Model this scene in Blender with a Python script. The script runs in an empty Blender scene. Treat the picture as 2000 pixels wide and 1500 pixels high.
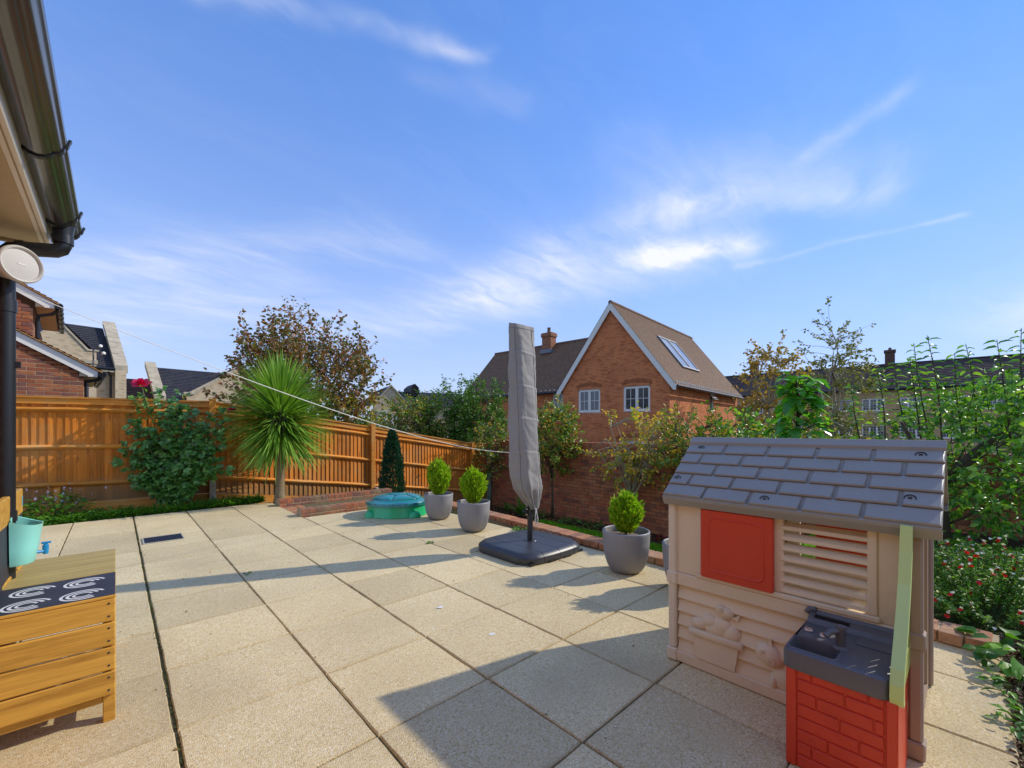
import bpy, math, random
import numpy as np
from mathutils import Vector, Matrix, Euler, noise as mnoise

random.seed(7)
C = bpy.context.scene.collection
R = math.radians
V = Vector
scn = bpy.context.scene

# ---------------------------------------------------------------- camera
cam_d = bpy.data.cameras.new('camera')
cam = bpy.data.objects.new('camera', cam_d)
C.objects.link(cam)
cam.location = (0, 0, 1.3)
cam.rotation_euler = (R(90), 0, R(-43))
cam_d.sensor_width = 36
cam_d.lens = 36 * 830 / 2000
cam_d.shift_y = 88 / 2000
cam_d.clip_start = 0.05
cam_d.clip_end = 3000
scn.camera = cam

# ---------------------------------------------------------------- view
scn.view_settings.view_transform = 'Standard'
scn.view_settings.look = 'None'
scn.view_settings.exposure = 0.85
scn.view_settings.gamma = 1
scn.view_settings.use_curve_mapping = False
try:
    scn.cycles.use_denoising = True
    scn.cycles.max_bounces = 8
    scn.cycles.transparent_max_bounces = 8
except Exception:
    pass

SUN_EL = 33.5
SUN = V((0.912 * math.cos(R(SUN_EL)), -0.409 * math.cos(R(SUN_EL)), math.sin(R(SUN_EL)))).normalized()

# ---------------------------------------------------------------- node helper
def nd(nt, typ, ins=None, **at):
    n = nt.nodes.new(typ)
    for k, v in at.items():
        setattr(n, k, v)
    for k, v in (ins or {}).items():
        s = n.inputs[k]
        if isinstance(v, bpy.types.NodeSocket):
            nt.links.new(v, s)
        else:
            if hasattr(s.default_value, '__len__') and hasattr(v, '__len__') and len(s.default_value) == 4 and len(v) == 3:
                v = (*v, 1)
            s.default_value = v
    return n

def mth(nt, op, a, b=None, c=None, clamp=False):
    n = nt.nodes.new('ShaderNodeMath'); n.operation = op; n.use_clamp = clamp
    for i, v in enumerate((a, b, c)):
        if v is None: continue
        if isinstance(v, bpy.types.NodeSocket): nt.links.new(v, n.inputs[i])
        else: n.inputs[i].default_value = v
    return n.outputs[0]

def vmt(nt, op, a, b=None, scale=None):
    n = nt.nodes.new('ShaderNodeVectorMath'); n.operation = op
    for i, v in enumerate((a, b)):
        if v is None: continue
        if isinstance(v, bpy.types.NodeSocket): nt.links.new(v, n.inputs[i])
        else: n.inputs[i].default_value = v
    if scale is not None:
        if isinstance(scale, bpy.types.NodeSocket): nt.links.new(scale, n.inputs['Scale'])
        else: n.inputs['Scale'].default_value = scale
    return n

def mixc(nt, f, a, b, blend='MIX'):
    n = nt.nodes.new('ShaderNodeMix'); n.data_type = 'RGBA'; n.blend_type = blend
    for i, v in ((0, f), (6, a), (7, b)):
        if isinstance(v, bpy.types.NodeSocket): nt.links.new(v, n.inputs[i])
        else: n.inputs[i].default_value = v if i == 0 else (*v, 1)[:4]
    return n.outputs[2]

def ramp(nt, fac, stops, interp='LINEAR'):
    n = nt.nodes.new('ShaderNodeValToRGB'); n.color_ramp.interpolation = interp
    cr = n.color_ramp
    while len(cr.elements) < len(stops): cr.elements.new(0.5)
    for e, (p, c) in zip(cr.elements, stops):
        e.position = p
        e.color = (*c, 1) if hasattr(c, '__len__') else (c, c, c, 1)
    nt.links.new(fac, n.inputs[0])
    return n.outputs[0]

def noise(nt, vec, scale, detail=3, rough=0.55, dist=0):
    n = nd(nt, 'ShaderNodeTexNoise', {'Scale': scale, 'Detail': detail, 'Roughness': rough, 'Distortion': dist})
    if vec is not None: nt.links.new(vec, n.inputs['Vector'])
    return n.outputs[0]

# ---------------------------------------------------------------- world: clear sky with thin cirrus
world = bpy.data.worlds.new('World')
scn.world = world
world.use_nodes = True
wt = world.node_tree
wt.nodes.clear()
sky = nd(wt, 'ShaderNodeTexSky', sky_type='NISHITA', sun_disc=False, sun_elevation=R(SUN_EL),
         sun_rotation=math.atan2(0.912, -0.409), altitude=0, air_density=1.0, dust_density=0.0, ozone_density=3.0)
tc = nd(wt, 'ShaderNodeTexCoord')
sep = nd(wt, 'ShaderNodeSeparateXYZ', {0: tc.outputs['Generated']})
zz = mth(wt, 'ADD', mth(wt, 'MAXIMUM', sep.outputs[2], 0.0), 0.12)
q = nd(wt, 'ShaderNodeCombineXYZ', {0: mth(wt, 'DIVIDE', sep.outputs[0], zz), 1: mth(wt, 'DIVIDE', sep.outputs[1], zz)}).outputs[0]
wn = nd(wt, 'ShaderNodeTexNoise', {'Vector': q, 'Scale': 2.2, 'Detail': 4, 'Roughness': 0.6})
warp = vmt(wt, 'SCALE', vmt(wt, 'SUBTRACT', wn.outputs[1], (0.5, 0.5, 0.5)).outputs[0], scale=0.22).outputs[0]
qw = vmt(wt, 'ADD', q, warp).outputs[0]
# combed fibres of cirrus
mp = nd(wt, 'ShaderNodeMapping', {'Vector': qw, 'Rotation': (0, 0, R(28)), 'Scale': (1.0, 2.6, 1)})
fib = noise(wt, mp.outputs[0], 1.9, 10, 0.62, 0.6)
mp2 = nd(wt, 'ShaderNodeMapping', {'Vector': qw, 'Rotation': (0, 0, R(-40)), 'Scale': (1.0, 2.4, 1)})
fib2 = noise(wt, mp2.outputs[0], 3.7, 7, 0.65, 0.2)
# lanes of cloud between points of the cloud layer: (ax, ay, bx, by, half width, amount)
LANES = [(0.11, 1.01, 0.587, 0.747, 0.028, 0.5), (1.44, 1.702, 1.725, 0.907, 0.28, 0.52), (1.73, 0.90, 1.85, 0.66, 0.10, 1.2),
         (1.336, 1.301, 1.438, 0.718, 0.15, 0.27), (1.412, 0.723, 1.804, 0.23, 0.085, 0.36), (2.027, 0.722, 2.117, -0.012, 0.022, 0.26),
         (1.487, 0.305, 1.367, 0.131, 0.035, 0.26), (-0.257, 2.637, 0.831, 1.639, 0.16, 0.28), (-0.347, 3.563, 0.476, 2.467, 0.42, 0.4),
         (1.144, 2.759, 1.562, 1.675, 0.30, 0.4), (1.106, 0.661, 1.505, 0.712, 0.1, 0.12), (1.279, 0.605, 1.699, 0.217, 0.13, 0.22),
         (0.537, 0.903, 0.752, 0.806, 0.05, 0.1), (-3.0, 1.0, -0.5, -1.5, 0.5, 0.5), (2.0, -1.2, 3.4, -0.4, 0.4, 0.5), (0.5, -2.0, -1.5, -3.0, 0.5, 0.5),
         (-0.9, 0.9, -0.2, -0.3, 0.22, 0.5), (0.3, -0.5, 1.0, -0.7, 0.2, 0.5), (-1.6, 1.6, -2.6, 2.6, 0.4, 0.5), (0.9, -1.4, 1.8, -2.2, 0.35, 0.5), (-1.0, -0.6, -0.2, -1.2, 0.25, 0.5), (-0.6, 1.3, -1.0, 0.3, 0.25, 0.4), (0.1, 0.3, 0.5, -0.1, 0.16, 0.35), (2.6, -2.6, 4.2, -1.8, 0.5, 0.5)]  # later lanes lie out of view, added to lift and whiten the fill light
tot = None
for ax, ay, bx, by, w, amt in LANES:
    pa = vmt(wt, 'SUBTRACT', qw, (ax, ay, 0)).outputs[0]
    dx, dy = bx - ax, by - ay
    t = vmt(wt, 'DOT_PRODUCT', pa, (dx / (dx * dx + dy * dy), dy / (dx * dx + dy * dy), 0)).outputs['Value']
    t = mth(wt, 'MULTIPLY', t, 1.0, clamp=True)
    near = vmt(wt, 'SCALE', (dx, dy, 0), scale=t).outputs[0]
    d = vmt(wt, 'LENGTH', vmt(wt, 'SUBTRACT', pa, near).outputs[0]).outputs['Value']
    e = mth(wt, 'POWER', 2.718, mth(wt, 'MULTIPLY', mth(wt, 'MULTIPLY', d, d), -1.0 / (w * w)))
    e = mth(wt, 'MULTIPLY', e, amt)
    tot = e if tot is None else mth(wt, 'ADD', tot, e)
fm = mth(wt, 'MULTIPLY_ADD', fib, 2.4, -0.62, clamp=True)
fm2 = mth(wt, 'MULTIPLY_ADD', fib2, 2.0, -0.45, clamp=True)
fm = mth(wt, 'ADD', mth(wt, 'MULTIPLY', fm, 0.75), mth(wt, 'MULTIPLY', fm2, 0.35))
veil = mth(wt, 'MULTIPLY', mth(wt, 'MULTIPLY_ADD', fib, 2.0, -0.95, clamp=True), 0.07)
cm = mth(wt, 'ADD', mth(wt, 'MULTIPLY', tot, fm), veil)
cm = mth(wt, 'MINIMUM', cm, 0.93)
# even out the clear sky (its bright and dark sides lie closer together than the model has them), pale band of haze low down all round
SKY_GAMMA, SKY_TINT = 0.62, (0.305, 0.775, 1.56)
skyc = mixc(wt, 1.0, nd(wt, 'ShaderNodeGamma', {'Color': sky.outputs[0], 'Gamma': SKY_GAMMA}).outputs[0], SKY_TINT, 'MULTIPLY')
hz = mth(wt, 'POWER', 2.718, mth(wt, 'MULTIPLY', mth(wt, 'MAXIMUM', sep.outputs[2], 0.0), -3.3))
skyc = mixc(wt, mth(wt, 'MULTIPLY', hz, 0.95), skyc, (2.65, 2.85, 3.45))
cloudc = (3.7, 3.75, 3.9)
wcol = mixc(wt, cm, skyc, cloudc)
bg = nd(wt, 'ShaderNodeBackground', {'Color': wcol, 'Strength': 0.15})
wo = nd(wt, 'ShaderNodeOutputWorld', {'Surface': bg.outputs[0]})

sun_d = bpy.data.lights.new('sun', 'SUN')
sun_d.energy = 2.0
sun_d.angle = R(0.8)
sun_d.color = (1.0, 0.93, 0.80)
sun = bpy.data.objects.new('sun', sun_d)
C.objects.link(sun)
sun.location = SUN * 40
sun.rotation_euler = SUN.to_track_quat('Z', 'Y').to_euler()

# ---------------------------------------------------------------- mesh helpers
class MB:
    def __init__(s):
        s.v = []; s.f = []; s.uv = None
    def add(s, vs, fs):
        b = len(s.v)
        s.v.extend([tuple(p) for p in vs])
        s.f.extend([tuple(i + b for i in f) for f in fs])
    def box(s, x0, x1, y0, y1, z0, z1, M=None):
        vs = [V((x, y, z)) for x in (x0, x1) for y in (y0, y1) for z in (z0, z1)]
        if M is not None: vs = [M @ p for p in vs]
        s.add(vs, [(0, 1, 3, 2), (4, 6, 7, 5), (0, 4, 5, 1), (2, 3, 7, 6), (0, 2, 6, 4), (1, 5, 7, 3)])
    def cbox(s, x0, x1, y0, y1, z0, z1, b=0.004, M=None):
        c = V(((x0 + x1) / 2, (y0 + y1) / 2, (z0 + z1) / 2)); h = V(((x1 - x0) / 2, (y1 - y0) / 2, (z1 - z0) / 2))
        b = min(b, h.x * .9, h.y * .9, h.z * .9)
        vs = []; ix = {}
        for sx in (-1, 1):
            for sy in (-1, 1):
                for sz in (-1, 1):
                    for a in range(3):
                        d = [h.x - b, h.y - b, h.z - b]; d[a] += b
                        ix[sx, sy, sz, a] = len(vs)
                        vs.append(V((sx * d[0], sy * d[1], sz * d[2])))
        fs = []
        S = (-1, 1)
        for q_ in S:
            fs.append([ix[q_, a, b_, 0] for a, b_ in ((-1, -1), (1, -1), (1, 1), (-1, 1))])
            fs.append([ix[a, q_, b_, 1] for a, b_ in ((-1, -1), (1, -1), (1, 1), (-1, 1))])
            fs.append([ix[a, b_, q_, 2] for a, b_ in ((-1, -1), (1, -1), (1, 1), (-1, 1))])
            for r_ in S:
                fs.append([ix[q_, r_, -1, 0], ix[q_, r_, 1, 0], ix[q_, r_, 1, 1], ix[q_, r_, -1, 1]])
                fs.append([ix[q_, -1, r_, 0], ix[q_, 1, r_, 0], ix[q_, 1, r_, 2], ix[q_, -1, r_, 2]])
                fs.append([ix[-1, q_, r_, 1], ix[1, q_, r_, 1], ix[1, q_, r_, 2], ix[-1, q_, r_, 2]])
                for t_ in S:
                    fs.append([ix[q_, r_, t_, 0], ix[q_, r_, t_, 1], ix[q_, r_, t_, 2]])
        out = []
        for f in fs:
            n = (vs[f[1]] - vs[f[0]]).cross(vs[f[2]] - vs[f[0]])
            m = sum((vs[i] for i in f), V())
            out.append(f if n.dot(m) > 0 else f[::-1])
        vs = [p + c for p in vs]
        if M is not None: vs = [M @ p for p in vs]
        s.add(vs, out)
    def tube(s, pts, r, n=8, caps=True):
        pts = [V(p) for p in pts]
        rs = r if hasattr(r, '__len__') else [r] * len(pts)
        up = V((0, 0, 1)); b = len(s.v); k = len(pts)
        t0 = (pts[1] - pts[0]).normalized()
        a = t0.orthogonal().normalized() if abs(t0.z) > .9 else t0.cross(up).normalized()
        for i, p in enumerate(pts):
            t = (pts[min(i + 1, k - 1)] - pts[max(i - 1, 0)]).normalized()
            a = (a - t * a.dot(t))
            a = a.normalized() if a.length > 1e-6 else t.orthogonal().normalized()
            c = t.cross(a)
            for j in range(n):
                w = 2 * math.pi * j / n
                s.v.append(tuple(p + (a * math.cos(w) + c * math.sin(w)) * rs[i]))
        for i in range(k - 1):
            for j in range(n):
                j2 = (j + 1) % n
                s.f.append((b + i * n + j, b + i * n + j2, b + (i + 1) * n + j2, b + (i + 1) * n + j))
        if caps:
            s.f.append(tuple(b + j for j in range(n))[::-1])
            s.f.append(tuple(b + (k - 1) * n + j for j in range(n)))
    def loft(s, rings, cap0=True, cap1=True, closed=True):
        n = len(rings[0]); b = len(s.v)
        for r_ in rings: s.v.extend([tuple(p) for p in r_])
        for i in range(len(rings) - 1):
            for j in range(n if closed else n - 1):
                j2 = (j + 1) % n
                s.f.append((b + i * n + j, b + i * n + j2, b + (i + 1) * n + j2, b + (i + 1) * n + j))
        if cap0: s.f.append(tuple(b + j for j in range(n))[::-1])
        if cap1: s.f.append(tuple(b + (len(rings) - 1) * n + j for j in range(n)))
    def lathe(s, prof, n=32, c=(0, 0, 0), cap0=True, cap1=True, fn=None):
        rings = []
        for (r_, z) in prof:
            rings.append([(c[0] + (r_ if fn is None else fn(r_, z, 2 * math.pi * j / n)) * math.cos(2 * math.pi * j / n),
                           c[1] + (r_ if fn is None else fn(r_, z, 2 * math.pi * j / n)) * math.sin(2 * math.pi * j / n), c[2] + z) for j in range(n)])
        s.loft(rings, cap0, cap1)
    def prism(s, poly, d, M=None):
        # polygon in 3-D points, extruded by vector d
        d = V(d); a = [V(p) for p in poly]; n = len(a)
        vs = a + [p + d for p in a]
        nn = V()
        for i in range(n): nn += a[i].cross(a[(i + 1) % n])
        fs = [tuple(range(n)), tuple(range(n, 2 * n))[::-1]] + [(i + n, (i + 1) % n + n, (i + 1) % n, i) for i in range(n)]
        if nn.dot(d) > 0: fs = [f[::-1] for f in fs]
        if M is not None: vs = [M @ p for p in vs]
        s.add(vs, fs)
    def quad(s, a, b, c, d):
        s.add([a, b, c, d], [(0, 1, 2, 3)])
    def mesh(s, name, mat=None, smooth=False):
        me = bpy.data.meshes.new(name)
        me.from_pydata(s.v, [], s.f)
        if mat: me.materials.append(mat)
        if smooth:
            me.polygons.foreach_set('use_smooth', [True] * len(me.polygons))
        me.update()
        return me

def link(name, me, parent=None, loc=(0, 0, 0), rot=None, scale=None):
    o = bpy.data.objects.new(name, me)
    C.objects.link(o)
    o.parent = parent
    o.location = loc
    if rot is not None: o.rotation_euler = rot
    if scale is not None: o.scale = scale
    return o

def obj(name, mb, mat, parent=None, smooth=False, loc=(0, 0, 0), rot=None, autos=None):
    me = mb.mesh(name, mat, smooth or autos is not None)
    if autos is not None:
        me.set_sharp_from_angle(angle=R(autos))
    return link(name, me, parent, loc, rot)

def tag(o, label=None, cat=None, group=None, kind=None):
    if label: o['label'] = label
    if cat: o['category'] = cat
    if group: o['group'] = group
    if kind: o['kind'] = kind
    return o

def thing(name, label, cat, loc=(0, 0, 0), rotz=0, group=None):
    o = bpy.data.objects.new(name, None)
    C.objects.link(o)
    o.location = loc; o.rotation_euler = (0, 0, rotz); o.empty_display_size = .1
    return tag(o, label, cat, group)

def rrect(cx, cy, hx, hy, r, z, n=6):
    r = min(r, hx, hy); out = []
    for k, (sx, sy) in enumerate(((1, 1), (-1, 1), (-1, -1), (1, -1))):
        for i in range(n + 1):
            a = math.pi / 2 * (k + i / n)
            out.append((cx + sx * (hx - r) + r * math.cos(a), cy + sy * (hy - r) + r * math.sin(a), z))
    return out

def npmesh(name, verts, tris, mat, smooth=False):
    me = bpy.data.meshes.new(name)
    verts = np.ascontiguousarray(verts, dtype=np.float32); tris = np.ascontiguousarray(tris, dtype=np.int32)
    k = tris.shape[1]
    me.vertices.add(len(verts)); me.vertices.foreach_set('co', verts.ravel())
    me.loops.add(tris.size); me.loops.foreach_set('vertex_index', tris.ravel())
    me.polygons.add(len(tris)); me.polygons.foreach_set('loop_start', np.arange(0, tris.size, k, dtype=np.int32))
    me.update(calc_edges=True)
    if smooth: me.polygons.foreach_set('use_smooth', np.ones(len(tris), dtype=bool))
    me.materials.append(mat)
    me.validate()
    return me

def unit(a):
    return a / np.maximum(np.linalg.norm(a, axis=1, keepdims=True), 1e-9)

def leaf_arrays(P, D, U, L, W, droop=.2, fold=.12):
    """flat leaf blades with a folded midrib: P base, D length axis, U face normal"""
    N = len(P); D = unit(D); B = unit(np.cross(U, D)); U2 = np.cross(D, B)
    T = np.array([(0, 0, 0), (.28, -.42, fold), (.28, .42, fold), (.32, 0, 0), (.68, -.40, fold - droop * .4), (.68, .40, fold - droop * .4), (.7, 0, -droop * .45), (1, 0, -droop)])
    F = np.array([(0, 1, 3), (0, 3, 2), (1, 4, 6), (1, 6, 3), (3, 6, 5), (3, 5, 2), (4, 7, 6), (6, 7, 5)])
    L = np.broadcast_to(np.asarray(L, float), (N,)); W = np.broadcast_to(np.asarray(W, float), (N,))
    v = (P[:, None, :] + T[None, :, 0, None] * L[:, None, None] * D[:, None, :] + T[None, :, 1, None] * W[:, None, None] * B[:, None, :]
         + T[None, :, 2, None] * L[:, None, None] * U2[:, None, :]).reshape(-1, 3)
    f = (F[None] + (np.arange(N) * len(T))[:, None, None]).reshape(-1, 3)
    return v, f

def leaves(name, P, D, U, L, W, mat, parent, droop=.2, fold=.12):
    v, f = leaf_arrays(P, D, U, L, W, droop, fold)
    return link(name, npmesh(name, v, f, mat), parent)

# ---------------------------------------------------------------- materials
def newmat(name):
    m = bpy.data.materials.new(name); m.use_nodes = True
    nt = m.node_tree; nt.nodes.clear()
    out = nd(nt, 'ShaderNodeOutputMaterial')
    return m, nt, out

def pbsdf(nt, out, **k):
    b = nd(nt, 'ShaderNodeBsdfPrincipled', {a.replace('_', ' '): v for a, v in k.items()})
    nt.links.new(b.outputs[0], out.inputs[0])
    return b

def bump(nt, h, strength=.3, dist=.01):
    return nd(nt, 'ShaderNodeBump', {'Height': h, 'Strength': strength, 'Distance': dist}).outputs[0]

def pmat(name, col, rough=.5, var=.10, scale=6, bs=120, bstr=.08, rnd=0.0, metal=0, col2=None, spec=.5, coat=0, wear=0):
    m, nt, out = newmat(name)
    g = nd(nt, 'ShaderNodeNewGeometry'); t = nd(nt, 'ShaderNodeTexCoord')
    n1 = noise(nt, t.outputs['Object'], scale, 5, .6)
    c2 = col2 or tuple(c * (1 - 2.2 * var) for c in col)
    c = mixc(nt, n1, tuple(min(1, x * (1 + var)) for x in col), c2)
    n3 = noise(nt, t.outputs['Object'], bs * .6, 2, .7)
    c = mixc(nt, mth(nt, 'MULTIPLY', n3, .25 + wear), c, tuple(x * .6 for x in col))
    if wear:     # pale scuffs and a film of dirt
        n8 = noise(nt, g.outputs['Position'], 17, 8, .72, .8); n9 = noise(nt, g.outputs['Position'], 5, 6, .7)
        c = mixc(nt, mth(nt, 'MULTIPLY', mth(nt, 'MULTIPLY_ADD', n8, 9, -5.6, clamp=True), .35), c, tuple(min(1, x * 1.25 + .06) for x in col))
        c = mixc(nt, mth(nt, 'MULTIPLY', mth(nt, 'MULTIPLY_ADD', n9, 3, -1.45, clamp=True), .30), c, tuple(x * .62 + .02 for x in col))
    if rnd:
        oi = nd(nt, 'ShaderNodeObjectInfo')
        c = mixc(nt, 1, c, ramp(nt, oi.outputs['Random'], [(0, 1 - rnd), (1, 1 + rnd * .4)]), 'MULTIPLY')
    nb = noise(nt, t.outputs['Object'], bs, 3, .6)
    r = mth(nt, 'MULTIPLY_ADD', n1, .2, rough - .1, clamp=True)
    pbsdf(nt, out, Base_Color=c, Roughness=r, Metallic=metal, Normal=bump(nt, nb, bstr, .002), Coat_Weight=coat, Specular_IOR_Level=spec)
    return m

def rnd01(nt):
    g = nd(nt, 'ShaderNodeNewGeometry'); oi = nd(nt, 'ShaderNodeObjectInfo')
    return mth(nt, 'FRACT', mth(nt, 'ADD', g.outputs['Random Per Island'], mth(nt, 'MULTIPLY', oi.outputs['Random'], 7.31)))

def brickmat(name, cols, bs=140, dark=.35, lich=None):
    m, nt, out = newmat(name)
    g = nd(nt, 'ShaderNodeNewGeometry')
    r = rnd01(nt)
    k = len(cols)
    c = ramp(nt, r, [(i / k, cc) for i, cc in enumerate(cols)], 'CONSTANT')
    n1 = noise(nt, g.outputs['Position'], 22, 6, .7)
    c = mixc(nt, mth(nt, 'MULTIPLY_ADD', n1, 2.2, -.75, clamp=True), c, tuple(x * dark for x in cols[0]))
    n2 = noise(nt, g.outputs['Position'], 3.1, 5, .65)
    c = mixc(nt, mth(nt, 'MULTIPLY_ADD', n2, 1.6, -.62, clamp=True), c, lich or tuple(min(1, x * 1.35 + .02) for x in cols[1]))
    nb = noise(nt, g.outputs['Position'], bs, 4, .7)
    pbsdf(nt, out, Base_Color=c, Roughness=.9, Normal=bump(nt, nb, .55, .004), Specular_IOR_Level=.25)
    return m

def woodmat(name, c1, c2, axis='X', gs=1.0, rough=.75, rnd=.25, weather=None, knots=True, damp=False):
    m, nt, out = newmat(name)
    t = nd(nt, 'ShaderNodeTexCoord'); oi = nd(nt, 'ShaderNodeObjectInfo'); g = nd(nt, 'ShaderNodeNewGeometry')
    sc = {'X': (.8, 14, 14), 'Y': (14, .8, 14), 'Z': (14, 14, .8)}[axis]
    off = vmt(nt, 'SCALE', (13.1, 7.7, 3.3), scale=oi.outputs['Random']).outputs[0]
    mp = nd(nt, 'ShaderNodeMapping', {'Vector': vmt(nt, 'ADD', t.outputs['Object'], off).outputs[0], 'Scale': tuple(s_ * gs for s_ in sc)})
    n1 = noise(nt, mp.outputs[0], 2.2, 6, .62, .9)
    n2 = noise(nt, mp.outputs[0], 11, 4, .7, .3)
    f = mth(nt, 'ADD', mth(nt, 'MULTIPLY', n1, .75), mth(nt, 'MULTIPLY', n2, .35))
    c = ramp(nt, f, [(.36, c2), (.52, tuple((a * .6 + b * .4) for a, b in zip(c1, c2))), (.66, c1)])
    c = mixc(nt, 1, c, ramp(nt, oi.outputs['Random'], [(0, 1 - rnd), (.5, 1), (1, 1 + rnd * .35)]), 'MULTIPLY')
    if knots:
        mk_ = nd(nt, 'ShaderNodeMapping', {'Vector': vmt(nt, 'ADD', t.outputs['Object'], off).outputs[0], 'Scale': {'X': (2.6, 8, 8), 'Y': (8, 2.6, 8), 'Z': (8, 8, 2.6)}[axis]})
        vo = nd(nt, 'ShaderNodeTexVoronoi', {'Vector': mk_.outputs[0], 'Scale': 1.0})
        c = mixc(nt, mth(nt, 'MULTIPLY_ADD', vo.outputs['Distance'], -9, 1.25, clamp=True), c, tuple(x * .45 for x in c2))
    if weather:
        n4 = noise(nt, g.outputs['Position'], 1.7, 5, .7)
        c = mixc(nt, mth(nt, 'MULTIPLY_ADD', n4, 2.6, -1.2, clamp=True), c, weather)
    if damp:     # greyed, green tinged foot of each board
        sz = nd(nt, 'ShaderNodeSeparateXYZ', {0: t.outputs['Object']}).outputs[2]
        n7 = noise(nt, g.outputs['Position'], 5, 5, .7)
        c = mixc(nt, mth(nt, 'MULTIPLY', mth(nt, 'MULTIPLY_ADD', mth(nt, 'ADD', sz, mth(nt, 'MULTIPLY', n7, -.35)), -6.0, .55, clamp=True), .6), c, (.20, .15, .07))
    pbsdf(nt, out, Base_Color=c, Roughness=rough, Normal=bump(nt, f, .35, .004), Specular_IOR_Level=.3)
    return m

def leafmat(name, cols, rough=.42, trans=.35, spec=.5, gain=1.0):
    m, nt, out = newmat(name)
    r = rnd01(nt); k = len(cols); cols = [tuple(min(.9, x * gain) for x in cc) for cc in cols]
    c = ramp(nt, r, [(i / max(1, k - 1), cc) for i, cc in enumerate(cols)])
    b = nd(nt, 'ShaderNodeBsdfPrincipled', {'Base Color': c, 'Roughness': rough, 'Specular IOR Level': spec})
    tr = nd(nt, 'ShaderNodeBsdfTranslucent', {'Color': mixc(nt, 1, c, (1.25, 1.3, .55), 'MULTIPLY')})
    mx = nd(nt, 'ShaderNodeMixShader', {0: trans, 1: b.outputs[0], 2: tr.outputs[0]})
    nt.links.new(mx.outputs[0], out.inputs[0])
    return m

def bricktexmat(name, c1, c2, mortar, bw=.225, rh=.075, ms=.011, stain=(.12, .06, .05)):
    """far walls: brick bond in the wall's own plane"""
    m, nt, out = newmat(name)
    t = nd(nt, 'ShaderNodeTexCoord'); s_ = nd(nt, 'ShaderNodeSeparateXYZ', {0: t.outputs['Object']})
    vec = nd(nt, 'ShaderNodeCombineXYZ', {0: mth(nt, 'ADD', s_.outputs[0], s_.outputs[1]), 1: s_.outputs[2]}).outputs[0]
    bt = nd(nt, 'ShaderNodeTexBrick', {'Vector': vec, 'Color1': c1, 'Color2': c2, 'Mortar': mortar, 'Scale': 1.0, 'Mortar Size': ms, 'Mortar Smooth': .3,
                                       'Bias': -.15, 'Brick Width': bw, 'Row Height': rh})
    n1 = noise(nt, vec, 1.1, 5, .65); n2 = noise(nt, vec, 9, 4, .7)
    c = mixc(nt, mth(nt, 'MULTIPLY_ADD', n1, 1.8, -.75, clamp=True), bt.outputs[0], stain)
    rowi = mth(nt, 'FLOOR', mth(nt, 'DIVIDE', s_.outputs[2], rh)); ui = mth(nt, 'FLOOR', mth(nt, 'ADD', mth(nt, 'DIVIDE', mth(nt, 'ADD', s_.outputs[0], s_.outputs[1]), bw), mth(nt, 'MULTIPLY', mth(nt, 'SUBTRACT', 1.0, mth(nt, 'MODULO', mth(nt, 'ABSOLUTE', rowi), 2.0)), .5)))
    wn_ = nd(nt, 'ShaderNodeTexWhiteNoise', {'Vector': nd(nt, 'ShaderNodeCombineXYZ', {0: ui, 1: rowi}).outputs[0]}, noise_dimensions='2D').outputs[0]
    c = mixc(nt, mth(nt, 'MULTIPLY', mth(nt, 'GREATER_THAN', wn_, .80), .38), c, tuple(x * .38 for x in c2))
    c = mixc(nt, mth(nt, 'MULTIPLY', n2, .3), c, tuple(x * .55 for x in c1))
    pbsdf(nt, out, Base_Color=c, Roughness=.9, Normal=bump(nt, bt.outputs['Fac'], -.4, .008), Specular_IOR_Level=.2)
    return m

def tilemat(name, cols, tw=.165, lich=(.2, .2, .1), rough=.8):
    m, nt, out = newmat(name)
    uv = nd(nt, 'ShaderNodeUVMap')
    s_ = nd(nt, 'ShaderNodeSeparateXYZ', {0: uv.outputs[0]})
    row = mth(nt, 'FLOOR', s_.outputs[1])
    u = mth(nt, 'ADD', mth(nt, 'DIVIDE', s_.outputs[0], tw), mth(nt, 'MULTIPLY', row, .5))
    cell = nd(nt, 'ShaderNodeCombineXYZ', {0: mth(nt, 'FLOOR', u), 1: row}).outputs[0]
    w = nd(nt, 'ShaderNodeTexWhiteNoise', {'Vector': cell}, noise_dimensions='2D')
    k = len(cols)
    c = ramp(nt, w.outputs[0], [(i / max(1, k - 1), cc) for i, cc in enumerate(cols)])
    fr = mth(nt, 'FRACT', u)
    gap = mth(nt, 'LESS_THAN', mth(nt, 'ABSOLUTE', mth(nt, 'SUBTRACT', fr, .5)), .46)
    c = mixc(nt, gap, tuple(x * .25 for x in cols[0]), c)
    g = nd(nt, 'ShaderNodeNewGeometry')
    n1 = noise(nt, g.outputs['Position'], .9, 6, .7)
    c = mixc(nt, mth(nt, 'MULTIPLY_ADD', n1, 2.4, -1.15, clamp=True), c, lich)
    pbsdf(nt, out, Base_Color=c, Roughness=rough, Normal=bump(nt, gap, .4, .01), Specular_IOR_Level=.25)
    return m

M = {}
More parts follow.
